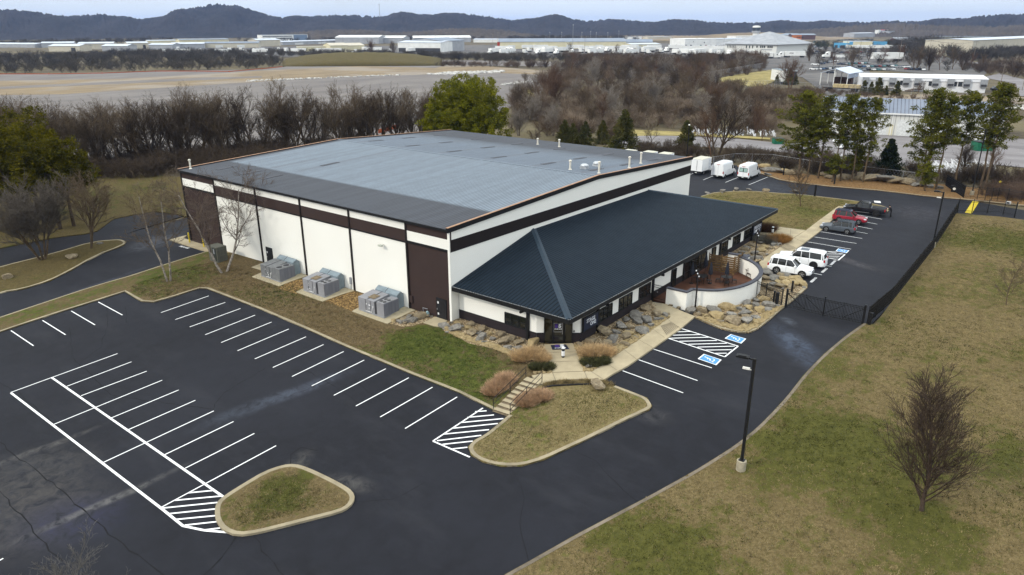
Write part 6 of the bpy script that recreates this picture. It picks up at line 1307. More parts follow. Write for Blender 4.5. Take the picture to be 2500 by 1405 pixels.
mass('undergrowth', 'leafless brush on the bank behind the pines and boulders', 'undergrowth', scatter_px([(1740, 398), (1810, 400), (1900, 412), (2000, 428), (2150, 440), (2330, 450), (2560, 470), (2560, 440), (2330, 418), (2150, 405), (1950, 385), (1760, 372), (1560, 362), (1550, 385)], 190, 12), bushes, mat('brush_dark', (.085, .062, .042), .95, var=.3, scale=.1), 12, (.5, .95))
mass('undergrowth', 'brown leafless shrubs behind the far picket fence', 'undergrowth', scatter_px([(2395, 486), (2500, 492), (2600, 500), (2600, 455), (2420, 448)], 34, 13), bushes, mat('brush_warm', (.11, .075, .055), .95, var=.3, scale=.1), 13, (.6, 1.1))
for px, py, k, s_, lb in ((1750, 390, 3, 1.15, 'tall bare tree behind the box truck, left of two'), (1738, 398, 5, .95, 'tall bare tree behind the box truck, nearer the warehouse corner'), (1595, 362, 1, .55, 'small bare tree in front of the old road beyond the warehouse'), (2420, 420, 2, .55, 'low brown bare tree by the far picket fence'), (2350, 425, 0, .5, 'small bare tree between the pines on the right'), (2250, 430, 4, .45, 'small bare tree in front of the white debris'), (1860, 345, 2, .5, 'small bare tree beside the green dumpster road')):
    x, y = G(px, py); instance_tree(row_protos[k], (x, y, H(x, y)), s_, k*1.3, lb, None, bark[(1, 0, 3)[k % 3]])
x, y = Z(1452, 216, -1); instance_tree(thin_protos[1], (x, y, -1), 1.5, .4, 'pale leafless tree standing out above the thicket', None, bark[2])
x, y = Z(1928, 218, -1); instance_tree(row_protos[3], (x, y, -1), 1.15, .4, 'russet-brown bare tree beside the white trailer with the open black door', None, bark[3])
# near bare trees
hero = tree_meshes(401, dict(lv=3, seg=[7, 5, 3, 2], wig=.05, up=[.02, .13, .08, .05], tap=.25, n=[66, 10, 6], t0=[.09, .12, .1], ang=[40, 28, 30], lr=[.54, .42, .5], rr=.42, rmin=.013, h0=.97, tl=0, sh=.62), 8.3, .14)
x, y = G(2250, 1250); instance_tree(hero, (x, y, H(x, y)+.1), 1.0, 0, 'large bare oval tree on the grass at the bottom right', None, mat('bark_hero', (.075, .052, .038), .95, var=.2))
x, y = G(2250, 1250); mass('fallen_leaves', 'pale dead leaves scattered under and in the bare oval tree', 'leaves', [], [], bark[2]) if False else None
small = tree_meshes(402, dict(PB, n=[16, 7, 6], t0=[.2, .15, .1], ang=[52, 38, 38], lr=[.5, .45, .5], sh=.5, up=[.02, .08, .06, .04], rmin=.011), 5.2, .06)
x, y = G(2457, 748); instance_tree(small, (x, y, H(x, y)+.1), 1.0, 0, 'small thin bare tree on the grass at the right edge', None, bark[0])
mid_ = tree_meshes(403, dict(PB, n=[20, 8, 6], t0=[.22, .12, .1], ang=[50, 34, 36], lr=[.55, .45, .5], sh=.55, up=[.02, .12, .06, .04], rmin=.014), 6.7, .09)
x, y = G(1955, 506); instance_tree(mid_, (x, y, H(x, y)+.1), 1.0, 0, 'bare tree on the lawn behind the office wing', None, bark[0])
birch = tree_meshes(404, dict(lv=4, seg=[7, 5, 3, 2, 1], wig=.07, up=[.03, .05, .03, .0, 0], tap=.3, n=[13, 6, 5, 4], t0=[.35, .2, .15, .1], ang=[48, 40, 42, 42], lr=[.42, .5, .5, .5], rr=.5, rmin=.012, h0=1., tl=0), 10.3, .12, 2, .14)
x, y = G(413, 690); instance_tree(birch, (x, y, H(x, y)+.05), (1, 1, 1), 2.2, 'two-stemmed pale bare tree on the grass strip left of the truck apron', None, bark[0], bark[4])
spr = tree_meshes(405, dict(lv=4, seg=[7, 5, 3, 2, 1], wig=.09, up=[.03, .06, .03, .02, 0], tap=.35, n=[10, 7, 6, 5], t0=[.25, .2, .15, .1], ang=[45, 42, 42, 42], lr=[.5, .5, .5, .5], rr=.55, rmin=.013, h0=.95, tl=0), 10.8, .15, 2, .35)
x, y = G(548, 668); instance_tree(spr, (x, y, H(x, y)+.05), 1, 2.4, 'spreading bare tree in front of the brown bay and green-grey cabinet', None, mat('bark_warm', (.12, .09, .07), .95, var=.2), bark[4])
mul = tree_meshes(406, dict(PV, n=[9, 8, 7, 6], t0=[.3, .15, .1, .1], tl=0, rmin=.016), 9.6, .13, 6, .42)
x, y = G(105, 636); instance_tree(mul, (x, y, H(x, y)+.05), 1, .7, 'many-stemmed grey bare tree on the left grass island', None, mat('bark_ash', (.11, .092, .075), .95, var=.2), bark[0])
x, y = G(222, 608); instance_tree(tree_meshes(407, dict(PR, n=[10, 7, 6, 5]), 9.8, .15, 2, .2), (x, y, H(x, y)+.05), 1, .2, 'bare tree near the tip of the left grass island', None, bark[0])
x, y = Z(215, 1640, -2.6); instance_tree(tree_meshes(408, dict(PV, n=[9, 7, 6, 5], tl=0, rmin=.008), 6.2, .1, 3, .4), (x, y, -2.7), (1, 1, 1), .2, 'bare tree top reaching into the bottom left corner over the asphalt', None, mat('bark_silver', (.13, .12, .11), .95, var=.25))
# ---------------------------------------------------------------- evergreen foliage
def tufts(rn, C, R_, n, sz, flat=.7):
    "random small triangles round a centre"
    c = np.array(C); nr = np.random.default_rng(rn.randrange(1 << 30)); u = nr.normal(size=(n, 3)); u /= np.linalg.norm(u, axis=1, keepdims=True); p = c+u*(nr.random((n, 1))**.45)*np.array([R_, R_, R_*flat]); a = nr.normal(size=(n, 3)); a[:, 2] *= .6; a += u*.8; a /= np.linalg.norm(a, axis=1, keepdims=True); b = np.cross(a, nr.normal(size=(n, 3))); b /= np.linalg.norm(b, axis=1, keepdims=True)
    s_ = sz*nr.uniform(.6, 1.4, (n, 1)); return np.stack([p-b*s_*.3, p+b*s_*.3, p+a*s_], 1).reshape(-1, 3)
def leaf_mat(name, c1, c2, c3, sc_=.35):
    g = N(name, .9); g.b.inputs['Specular IOR Level'].default_value = .03; c = g.mix(g.ramp(g.noise(sc_, 4, .6), [(.38, 0.), (.62, 1.)]), c1, c2); c = g.mix(g.ramp(g.noise(2.5, 4, .7), [(.5, 0.), (.72, .75)]), c, c3); g.color(c)
    tr = g.t.nodes.new('ShaderNodeBsdfTranslucent'); ms = g.t.nodes.new('ShaderNodeMixShader'); ms.inputs[0].default_value = .25; g.t.links.new(c, tr.inputs[0]); out = g.t.nodes['Material Output']; g.t.links.new(g.b.outputs[0], ms.inputs[1]); g.t.links.new(tr.outputs[0], ms.inputs[2]); g.t.links.new(ms.outputs[0], out.inputs[0]); return g.m
pine_leaf = leaf_mat('pine_needles', (.04, .048, .008), (.115, .115, .014), (.23, .21, .03)); big_leaf = leaf_mat('yellow_green_needles', (.055, .065, .004), (.17, .165, .008), (.33, .30, .02)); dark_leaf = leaf_mat('cedar_foliage', (.018, .028, .014), (.035, .045, .018), (.05, .055, .022)); olive_leaf = leaf_mat('olive_cedar_foliage', (.045, .05, .015), (.09, .085, .022), (.14, .11, .035))
gold_leaf = leaf_mat('dark_gold_needles', (.035, .036, .005), (.10, .088, .007), (.20, .155, .012))
def pine_meshes(seed, h, bare_frac, rad, nb=34, lean=0, clump=.75, dens=70, sz=.34, leaf=pine_leaf):
    rn = random.Random(seed); tr = Sticks(); pts = []; x = y = 0
    for i in range(11): pts.append((x, y, h*i/10*.97)); x += rn.uniform(-.1, .1)+lean*.1; y += rn.uniform(-.13, .13)
    for i in range(10): tr.seg(pts[i], pts[i+1], .19*(1-i/11), .19*(1-(i+1)/11))
    V = []
    for k in range(nb):
        t = bare_frac+(1-bare_frac)*((k+rn.random())/nb); i = min(9, int(t*10)); f = t*10-i; c = np.array(pts[i])*(1-f)+np.array(pts[i+1])*f; u = (t-bare_frac)/(1-bare_frac); ln = rad*(math.sin(math.pi*min(1, .22+.72*u))**.8)*rn.uniform(.45, 1.12); a = k*2.4+rn.uniform(-.5, .5); e = c+np.array([math.cos(a)*ln, math.sin(a)*ln, ln*(.15+.35*u)+rn.uniform(-.2, .3)])
        tr.seg(tuple(c), tuple(e), .045, .015)
        for q in np.linspace(.35, 1.05, max(2, int(ln/.75))):
            if rn.random() < .2: continue
            cc_ = c+(e-c)*q+np.array([rn.gauss(0, .22), rn.gauss(0, .22), rn.gauss(0, .15)]); V.append(tufts(rn, cc_, clump*rn.uniform(.65, 1.2), dens, sz, .6))
    for q in range(4): V.append(tufts(rn, np.array(pts[-1])+np.array([rn.gauss(0, .3), rn.gauss(0, .3), rn.uniform(-.8, .3)]), clump*.8, dens, sz))
    V = np.concatenate(V); F = np.arange(len(V)).reshape(-1, 3); a_ = tr.arrays(5); return mesh_np('trunk', a_[0], a_[1], bark[0]), mesh_np('crown', V, F, leaf)
TP = ('trunk', 'crown')
pines = [pine_meshes(500+i, 15, (.40, .46, .30, .50)[i], (2.8, 2.3, 3.4, 2.2)[i], (52, 46, 60, 42)[i], .12, .6, 62, .27) for i in range(4)]
kq = crop(1860, 200, .199); kq2 = crop(2180, 180, .2135)
for i, (bx, by, tx, ty, k, sw) in enumerate([(1948, 431, 1973, 218, 2, 1.25), (1972, 434, 1995, 255, 2, 1.0), (1997, 437, 2030, 232, 1, 1.05), (2033, 443, 2058, 250, 3, .9), (2052, 444, 2082, 230, 0, .9), (2078, 445, 2105, 240, 1, .9), (2106, 447, 2135, 238, 0, .95), (2246, 458, 2285, 240, 2, .95), (2257, 460, 2304, 216, 0, 1.05), (2285, 464, 2331, 228, 3, 1.0), (2329, 462, 2378, 222, 1, 1.0), (2393, 460, 2440, 215, 3, 1.0), (2402, 462, 2462, 202, 0, .95)]):
    x, y = G(bx, by); d_ = ray(tx, ty); t = math.hypot(x-CAM[0], y-CAM[1])/math.hypot(d_[0], d_[1]); hh = CAM[2]+t*d_[2]-H(x, y)
    words = ['leftmost broad pine in the row beyond the drive', 'second pine from the left, behind the broad one', 'third pine from the left, dark and slender', 'slim pine fourth from the left in the row', 'thin-trunked pine fifth from the left in the row', 'pine sixth from the left, in front of the white car', 'pine just left of the dark conical cedar', 'broad low-branched pine just right of the dark cedar', 'tall full-crowned pine right of the dark cedar', 'pine with a long bare leaning trunk, right of the full crown', 'open-crowned pine above the white round dial post', 'tall pine beside the far light pole', 'rightmost and tallest pine, leaning right by the far gate'][i]
    instance_tree(pines[k], (x, y, H(x, y)), (sw*hh/15, sw*hh/15, hh/15.2), i*1.9, words, 'pines in a row beyond the drive', name='pine_tree', parts=TP)
lowp = pine_meshes(520, 5, .3, 1.6, 22, 0, .6, 60, .28)
for bx, by, s_, lb in ((2030, 446, .95, 'young pine under the tall pines by the black post'), (2258, 468, .95, 'young pine in front of the boulders right of the cedar'), (2085, 440, 1.2, 'young pine between the trunks left of the cedar')):
    x, y = G(bx, by); instance_tree(lowp, (x, y, H(x, y)), s_, by, lb, None, name='pine_tree', parts=TP)
def cone_meshes(seed, h, rad, leaf, n=150, dens=46, sz=.24, shape=1., clump=.42, base=.03):
    rn = random.Random(seed); tr = Sticks(); tr.seg((0, 0, -.2), (0, 0, h*.9), .12, .03); V = []
    for k in range(n):
        t = base+(1-base)*rn.random()**1.15; rr_ = rad*(1-t)**shape*rn.uniform(.55, 1.08)*(1+.25*math.sin(k)); a = rn.uniform(0, 6.28); V.append(tufts(rn, (math.cos(a)*rr_, math.sin(a)*rr_, h*t), clump*(1.2-.6*t)*h/5.5, dens, sz, .9))
    V = np.concatenate(V); a_ = tr.arrays(6); return mesh_np('trunk', a_[0], a_[1], bark[1]), mesh_np('crown', V, np.arange(len(V)).reshape(-1, 3), leaf)
ced = cone_meshes(601, 6.5, 2.5, dark_leaf, 190, 50, .3, .8)
x, y = G(2163, 432); instance_tree(ced, (x, y, H(x, y)), 1.05, 0, 'dark green conical cedar standing between the two pine groups', None, name='cedar_tree', parts=TP)
oc = cone_meshes(602, 6.5, 2.4, olive_leaf, 170, 46, .3, .85)
for bx, by, s_, lb in ((1378, 362, 1.0, 'olive cedar behind the warehouse roof, leftmost'), (1398, 364, .9, 'olive cedar behind the warehouse roof, beside the leftmost'), (1428, 362, .95, 'olive cedar behind the warehouse roof, in the middle'), (1471, 350, .85, 'small olive cedar behind the warehouse roof'), (1522, 376, 1.45, 'tallest olive cedar behind the warehouse roof'), (1672, 372, 1.05, 'grey-green pine behind the box trucks')):
    x, y = Z(bx, by, -.9); instance_tree(oc, (x, y, H(x, y)-.1), s_, by, lb, None, name='cedar_tree', parts=TP)
arb = cone_meshes(603, 4, 1.3, olive_leaf, 70, 40, .3, .7)
for i, (bx, by, s_) in enumerate([(2108, 228, 1.2), (2125, 229, 1.1), (2142, 233, 1.6), (2161, 234, .9), (2187, 236, 1.35), (1896, 205, 1.0), (1926, 207, 1.7), (1942, 207, 1.0)]):
    x, y = Z(bx, by, -1); instance_tree(arb, (x, y, -1), s_*1.05, i, ['rounded evergreen shrub in front of the long white building, leftmost', 'rounded evergreen shrub in front of the long white building, second from left', 'pointed evergreen shrub in front of the long white building', 'smallest evergreen shrub in front of the long white building', 'rounded evergreen shrub in front of the long white building, rightmost', 'small evergreen shrub left of the white trailer with the black opening', 'evergreen shrub covering the foot of the white trailer', 'evergreen shrub right of the white trailer'][i], None, name='evergreen_shrub', cat='shrub', parts=TP)
def crown_meshes(seed, blobs, leaf, h, dens=60, sz=.4, clump=.85, per=1.0, tr_r=.3):
    rn = random.Random(seed); tr = Sticks(); V = []; tr.seg((0, 0, -.3), (0, 0, h*.75), tr_r, tr_r*.4)
    for cx_, cy_, cz_, rx, rz_ in blobs:
        tr.seg((0, 0, h*.25), (cx_, cy_, cz_), tr_r*.35, .05)
        for k in range(int(rx*rx*3.4*per)):
            u = np.array([rn.gauss(0, 1), rn.gauss(0, 1), rn.gauss(0, 1)]); u /= np.linalg.norm(u); q = rn.uniform(.62, 1.05)
            V.append(tufts(rn, (cx_+u[0]*rx*q, cy_+u[1]*rx*q, cz_+u[2]*rz_*q), clump*rn.uniform(.7, 1.2), dens, sz, .8))
    V = np.concatenate(V); a_ = tr.arrays(6); return mesh_np('trunk', a_[0], a_[1], bark[1]), mesh_np('crown', V, np.arange(len(V)).reshape(-1, 3), leaf)
bt1 = crown_meshes(701, [(0, 0, 5.5, 6.2, 5), (0, 0, 9.5, 5.6, 4.2), (0, 0, 12.6, 4.0, 3.2), (2.5, 2, 7, 5, 4.5), (-2.5, -1.5, 6, 5, 4.5), (0, 0, 8, 4, 5)], big_leaf, 15, 66, .33, .7, 1.35)
bt2 = crown_meshes(702, [(0, 0, 5, 6, 5), (0, 0, 9, 5.4, 4.4), (0, 0, 12.4, 4.0, 3.4), (2.5, -2.5, 6.5, 5, 4.5), (0, 0, 8, 4, 5)], big_leaf, 15, 66, .33, .7, 1.35)
for (bx, by), pr_, s_, lb in (((1105, 372), bt1, 1.0, 'big rounded yellow-green pine behind the warehouse, left half of the clump'), ((1178, 376), bt2, 1.06, 'big rounded green pine behind the warehouse, right half of the clump'), ((1135, 352), bt2, 1.06, 'big rounded green pine behind the other two of the clump')):
    x, y = Z(bx, by, -.9); instance_tree(pr_, (x, y, -1), (s_, s_, s_*1.02), bx, lb, None, name='pine_tree', parts=TP)
lt1 = crown_meshes(703, [(0, 0, 9, 4.6, 3.4), (1, 0, 12.5, 3.4, 2.6), (-2, 1, 7.5, 4, 2.4)], gold_leaf, 15, 60, .33, .7, 1.3)
for (bx, by), s_, lb in (((148, 562), 1.0, 'dark yellow-green pine on the left, with a visible trunk behind the island'), ((181, 554), .85, 'dark yellow-green pine with the rightmost trunk on the left side'), ((40, 575), 1.02, 'dark yellow-green pine near the left edge'), ((-40, 560), .95, 'dark yellow-green pine cut by the left edge'), ((95, 520), 1.05, 'tallest dark yellow-green pine behind the others on the left')):
    x, y = G(bx, by); instance_tree(lt1, (x, y, H(x, y)), s_, bx, lb, None, name='pine_tree', parts=TP)
# ---------------------------------------------------------------- ornamental grasses and low shrubs near the entrance
def clump_mesh(seed, n, h, rad, m, wd=.02):
    nr = np.random.default_rng(seed); a = nr.uniform(0, 6.28, n); q = nr.random(n)**.6*rad; p = np.stack([np.cos(a)*q, np.sin(a)*q, np.zeros(n)], 1); o = np.stack([np.cos(a)*q*.9/rad, np.sin(a)*q*.9/rad, np.ones(n)*1.0], 1)+nr.normal(0, .28, (n, 3)); o /= np.linalg.norm(o, axis=1, keepdims=True); L = (h*nr.uniform(.5, 1.05, n))[:, None]; s_ = np.cross(o, nr.normal(size=(n, 3))); s_ /= np.linalg.norm(s_, axis=1, keepdims=True)
    V = np.stack([p-s_*wd, p+s_*wd, p+o*L], 1).reshape(-1, 3); return mesh_np('stems', V, np.arange(3*n).reshape(-1, 3), m)
gm1 = clump_mesh(1, 2600, 1.05, .85, mat('dry_stems', (.55, .38, .20), .95, var=.3, scale=3)); gm2 = clump_mesh(2, 2200, .6, .8, mat('low_green_shrub', (.075, .075, .03), .95, var=.4, scale=3), .03); gm3 = clump_mesh(3, 2600, 1.2, 1.0, mat('rust_grass', (.30, .155, .045), .95, var=.3, scale=2)); gm4 = clump_mesh(4, 2400, 1.1, 1.2, mat('grey_shrub', (.17, .16, .13), .95, var=.3, scale=2)); gm5 = clump_mesh(5, 2600, .9, .8, mat('dry_pink_stems', (.50, .33, .20), .95, var=.3, scale=3))
def shrub(px, me, label, s_=1., grp='dry ornamental shrubs near the entrance', dz=.12, cat='shrub'):
    x, y = G(*px); o = bpy.data.objects.new('dry_shrub', me); col.objects.link(o); o.location = (x, y, H(x, y)+dz); o.scale = (s_*.8, s_*.8, s_*.72); o.rotation_euler = (0, 0, px[0]); return tag(o, label, cat, grp)
for q, me, s_, lb in ((k7(800, 990), gm1, 1.1, 'dry tan grass clump left of the entrance walk, outer one'), (k7(910, 960), gm1, 1.15, 'dry tan grass clump left of the entrance walk, nearer the door'), (k7(1000, 1000), gm1, .9, 'dry tan grass clump touching the left edge of the entrance walk'), (k7(960, 1080), gm2, 1., 'low green-brown shrub left of the entrance walk, outer one'), (k7(1050, 1080), gm2, 1., 'low green-brown shrub at the left edge of the entrance walk'),
                      (k7(1500, 950), gm1, 1.2, 'dry tan grass clump right of the entrance walk'), (k7(1620, 940), gm1, 1.15, 'dry tan grass clump in front of the boulders right of the walk'), (k7(1500, 1040), gm2, 1.2, 'low green-brown shrub right of the entrance walk, nearer the walk'), (k7(1600, 1020), gm2, 1.1, 'low green-brown shrub beside the sidewalk right of the entrance'),
                      (k7(640, 1210), gm5, 1.1, 'dry pinkish shrub beside the upper end of the entry steps'), (k7(570, 1280), gm5, 1.15, 'dry pinkish shrub beside the middle of the entry steps'), (k7(500, 1330), gm5, 1.0, 'dry pinkish shrub beside the lower end of the entry steps'), (k7(1000, 1380), gm5, 1.05, 'dry pinkish shrub on the island side of the steps, right one'), (k7(910, 1400), gm5, 1.1, 'dry pinkish shrub on the island side of the steps, middle one'), (k7(840, 1440), gm5, 1.05, 'dry pinkish shrub on the island side of the steps, lower one'),
                      (k5(1060, 960), gm3, 1.35, 'rust-coloured grass clump beside the far sidewalk'), (k5(1110, 950), gm3, 1.1, 'rust-coloured grass clump nearest the far sidewalk'), (k5(940, 960), gm4, 1.3, 'grey low shrub beside the rust-coloured clump'), (k5(950, 850), clump_mesh(6, 2600, 1.6, 1.1, mat('red_brown_grass', (.10, .055, .035), .95, var=.3)), 1.2, 'dark red-brown grass clump under the end sign of the office')):
    shrub(q, me, lb, s_)
# grass tufts as ground cover on the island top edge, loose cobbles
rn_ = random.Random(3); pts = []
for i in range(130):
    t = rn_.random(); a = (1330+t*165, 944-6*math.sin(t*3)+rn_.uniform(-4, 3)); pts.append(G(*a))
def tuft_mass(name, label, pts, n, h, rad, m, wd=.015, seed=1):
    VV = []; nr = np.random.default_rng(seed)
    for x, y in pts:
        a = nr.uniform(0, 6.28, n); q = nr.random(n)*rad; p = np.stack([x+np.cos(a)*q, y+np.sin(a)*q, np.full(n, H(x, y)+.11)], 1); o = nr.normal(0, .35, (n, 3)); o[:, 2] = 1; o /= np.linalg.norm(o, axis=1, keepdims=True); s_ = np.cross(o, nr.normal(size=(n, 3))); s_ /= np.linalg.norm(s_, axis=1, keepdims=True); VV.append(np.stack([p-s_*wd, p+s_*wd, p+o*(h*nr.uniform(.4, 1, (n, 1)))], 1).reshape(-1, 3))
    V = np.concatenate(VV); o = bpy.data.objects.new(name, mesh_np(name, V, np.arange(len(V)).reshape(-1, 3), m)); col.objects.link(o); return tag(o, label, 'grass', kind='stuff')
tuft_mass('grass_tufts', 'tall dry grass tufts between the walk and the black pipe', pts, 40, .35, .25, mat('tuft_tan', (.30, .23, .11), .95, var=.35, scale=2))
def lawn_tufts(poly, n, seed, label, m, h=.12):
    return tuft_mass('grass_tufts', label, scatter_px(poly, n, seed), 14, h, .35, m, .02, seed)
def lawn_blades(label, poly, n, seed, greens, m_tan, m_green, nb=7, h=.13, rad=.3):
    rn = random.Random(seed); pts = scatter_px(poly, n, seed); a, b = [], []
    for x, y in pts:
        v = math.sin(x*.31+y*.17)+math.sin(x*.12-y*.27+1.7)+.8*math.sin(x*.7+y*.53)+rn.gauss(0, .9)
        for gx, gy, r_ in greens: v += 2.2*math.exp(-((x-gx)**2+(y-gy)**2)/(r_*r_))
        (b if v > 1.1 else a).append((x, y))
    for q, m_, w_ in ((a, m_tan, 'dry tan'), (b, m_green, 'olive green')):
        if q: tuft_np('grass_blades', f'{w_} grass blades {label}', q, nb, h, rad, m_, .022, seed)
def tuft_np(name, label, pts, n, h, rad, m, wd, seed):
    nr = np.random.default_rng(seed); P = np.repeat(np.array([(x, y, H(x, y)+.10) for x, y in pts]), n, 0); k = len(P); a = nr.uniform(0, 6.28, k); q = nr.random(k)*rad; P[:, 0] += np.cos(a)*q; P[:, 1] += np.sin(a)*q
    o = nr.normal(0, .5, (k, 3)); o[:, 2] = 1; o /= np.linalg.norm(o, axis=1, keepdims=True); s_ = np.cross(o, nr.normal(size=(k, 3))); s_ /= np.linalg.norm(s_, axis=1, keepdims=True)
    V = np.stack([P-s_*wd, P+s_*wd, P+o*(h*nr.uniform(.4, 1, (k, 1)))], 1).reshape(-1, 3); o = bpy.data.objects.new(name, mesh_np(name, V, np.arange(len(V)).reshape(-1, 3), m)); col.objects.link(o); return tag(o, label, 'grass', kind='stuff')
def cobbles(poly, n, seed, label, s0=.06, s1=.16):
    rn = random.Random(seed); import bmesh
    b = bmesh.new(); bmesh.ops.create_icosphere(b, subdivisions=1, radius=1); V0 = np.array([tuple(v.co) for v in b.verts]); F0 = np.array([[v.index for v in f.verts] for f in b.faces]); b.free(); VV, FF = [], []; k = 0
    for x, y in scatter_px(poly, n, seed):
        s_ = rn.uniform(s0, s1)*np.array([rn.uniform(.8, 1.4), rn.uniform(.7, 1.1), .7]); VV.append(V0*s_+np.array([x, y, H(x, y)+.17])); FF.append(F0+k); k += len(V0)
    o = bpy.data.objects.new('cobbles', mesh_np('cobbles', np.concatenate(VV), np.concatenate(FF), RM[2])); col.objects.link(o); return tag(o, label, 'cobbles', kind='stuff')
cobbles([k7(*q) for q in [(1320, 845), (1430, 1115), (1500, 1120), (1640, 1030), (1830, 900), (2300, 565), (2200, 560), (1900, 760), (1700, 900), (1450, 850)]], 1500, 21, 'loose pale cobbles in the bed right of the entrance walk')
cobbles([k7(*q) for q in [(-10, 660), (140, 770), (420, 865), (690, 955), (760, 960), (560, 850), (300, 780), (100, 680)]], 700, 22, 'loose pale cobbles along the bed left of the entrance')
cobbles([k8(*q) for q in [(570, 905), (800, 985), (1060, 1050), (1200, 1000), (1450, 790), (1380, 780), (1200, 900), (1000, 1000), (700, 900)]], 1100, 23, 'loose pale cobbles along the kerb of the patio island')
cobbles([k7(*q) for q in [(915, 1130), (1100, 1135), (1100, 1105), (1000, 1100)]], 90, 24, 'loose pale cobbles at the corner of the entrance walk')

bt_, bg_ = mat('blade_tan', (.26, .205, .10), .95, var=.35, scale=1.5), mat('blade_olive', (.085, .088, .02), .95, var=.4, scale=1.5)
gr_ = lambda *l: [(*G(a, b), r_) for a, b, r_ in l]
lawn_blades('over the big lawn on the right', [(1260, 1405), (1500, 1270), (1700, 1160), (1860, 1050), (1960, 930), (2080, 830), (2150, 790), (2240, 670), (2330, 535), (2500, 545), (2700, 700), (2900, 1100), (2600, 1500), (1400, 1500)], 26000, 41, gr_((2020, 1130, 5), (2060, 1060, 6), (1900, 1000, 3), (1620, 1370, 4), (2230, 1290, 4), (2440, 590, 9)), bt_, bg_)
lawn_blades('on the entrance island', [(1160, 1095), (1240, 1020), (1330, 965), (1500, 950), (1575, 990), (1480, 1035), (1300, 1118), (1200, 1130)], 2200, 42, gr_((1250, 1060, 3), (1450, 1000, 2)), bt_, bg_, h=.12)
lawn_blades('on the small parking island', [(560, 1235), (640, 1175), (710, 1155), (830, 1210), (835, 1230), (700, 1262), (590, 1290)], 1300, 43, gr_((690, 1200, 3)), bt_, bg_, h=.12)
lawn_blades('on the slope between the parking lot and the white wall', [(510, 700), (640, 752), (845, 842), (1000, 905), (1200, 992), (1290, 915), (1240, 860), (1120, 820), (1080, 800), (960, 810), (860, 770), (720, 700), (620, 670), (540, 640), (470, 650), (320, 700), (320, 715), (380, 735)], 9000, 44, gr_((1060, 870, 5), (1150, 920, 4), (1000, 840, 3), (440, 665, 6)), mat('blade_brown', (.20, .145, .075), .95, var=.35, scale=1.5), mat('blade_green', (.075, .10, .02), .95, var=.4, scale=1.5))
lawn_blades('on the lawn behind the office wing', [(1720, 480), (1840, 472), (2000, 485), (2080, 495), (2045, 505), (1965, 562), (1880, 550), (1850, 530), (1895, 512)], 5000, 45, gr_((1990, 520, 6)), bt_, bg_)
# ================================================================ HILLS
def hzpx(px):
    a = ray(px, 0)[2]; b = ray(px, 100)[2]; return 100*a/(a-b)
def interp(L, x):
    for (a, ya), (b, yb) in zip(L, L[1:]):
        if a <= x <= b: return ya+(yb-ya)*(x-a)/(b-a)
    return L[0][1] if x < L[0][0] else L[-1][1]
def ridge_mesh(name, prof, D0, D1, D2, m, x0, x1, nx, ny, rough, seed, z0=-1.5, folds=1.):
    nr = np.random.default_rng(seed); V = []; ph = nr.uniform(0, 6.28, 24); fr = nr.uniform(.004, .03, 24); rowsn = ny
    for j in range(ny+1):
        t = j/ny
        for i in range(nx+1):
            px = x0+(x1-x0)*i/nx; d = ray(px, 300); d = d[:2]/np.linalg.norm(d[:2]); ct = 1/np.dot(d, _F[:2]/np.linalg.norm(_F[:2]))
            D = D0+(D1-D0)*min(1, t/.8) if t < .8 else D1+(D2-D1)*(t-.8)/.2
            zt = CAM[2]+(hzpx(px)-interp(prof, px))*D1*1.0/CF*1.06
            u = min(1, t/.8); s_ = u*u*(3-2*u) if t < .8 else 1-(t-.8)/.2*.8
            f = 1+.28*folds*math.sin(px*.021+ph[0]+t*3)*math.sin(u*math.pi)+.2*folds*math.sin(px*.05+ph[1]-t*5)*math.sin(u*math.pi)
            z = z0+(zt-z0)*s_*f; z += (nr.random()-.5)*rough*(.3+.7*u); V.append((CAM[0]+d[0]*D, CAM[1]+d[1]*D, z))
    F = [(j*(nx+1)+i, j*(nx+1)+i+1, (j+1)*(nx+1)+i+1, (j+1)*(nx+1)+i) for j in range(ny) for i in range(nx)]
    o = bpy.data.objects.new(name, mesh_np(name, V, F, m)); col.objects.link(o); return tag(o, kind='structure')
def wood_mat(name, c1, c2, c3):
    g = N(name, .95); c = g.mix(g.ramp(g.noise(.012, 6, .65), [(.38, 0.), (.62, 1.)]), c1, c2); c = g.mix(g.ramp(g.noise(.12, 5, .75), [(.42, 0.), (.66, .8)]), c, c3); g.color(c); return g.m
prof = [(-400, 42), (-200, 26), (0, 30), (60, 37), (110, 45), (160, 42), (220, 48), (300, 42), (380, 54), (440, 48), (480, 38), (530, 27), (560, 22), (610, 25), (650, 35), (700, 48), (720, 53), (760, 47), (850, 42), (950, 46), (1000, 41), (1060, 42), (1130, 38), (1160, 41), (1200, 45), (1250, 54), (1300, 49), (1350, 45), (1390, 50), (1430, 54), (1480, 50), (1530, 53), (1590, 58), (1640, 53), (1680, 52), (1720, 57), (1780, 57), (1840, 57), (1880, 55), (1930, 57), (1980, 55), (2050, 56), (2150, 55), (2210, 56), (2260, 52), (2330, 46), (2400, 43), (2460, 41), (2500, 37), (2900, 34)]
ridge_mesh('hills', prof, 1900, 2700, 3300, wood_mat('hill_woods', (.014, .014, .019), (.03, .027, .032), (.008, .009, .013)), -420, 2920, 1100, 34, 9, 1)
prof2 = [(500, 110), (620, 96), (680, 82), (740, 76), (820, 71), (900, 70), (980, 76), (1040, 74), (1100, 69), (1160, 68), (1230, 71), (1280, 78), (1320, 84), (1500, 90), (1560, 98)]
ridge_mesh('wooded_rise', prof2, 1580, 1780, 1900, wood_mat('rise_woods', (.055, .042, .034), (.085, .066, .05), (.022, .022, .017)), 520, 1560, 420, 12, 5, 2, -1.5, .3)
prof3 = [(1500, 98), (1640, 86), (1760, 77), (1850, 75), (1950, 80), (2050, 92), (2140, 100)]
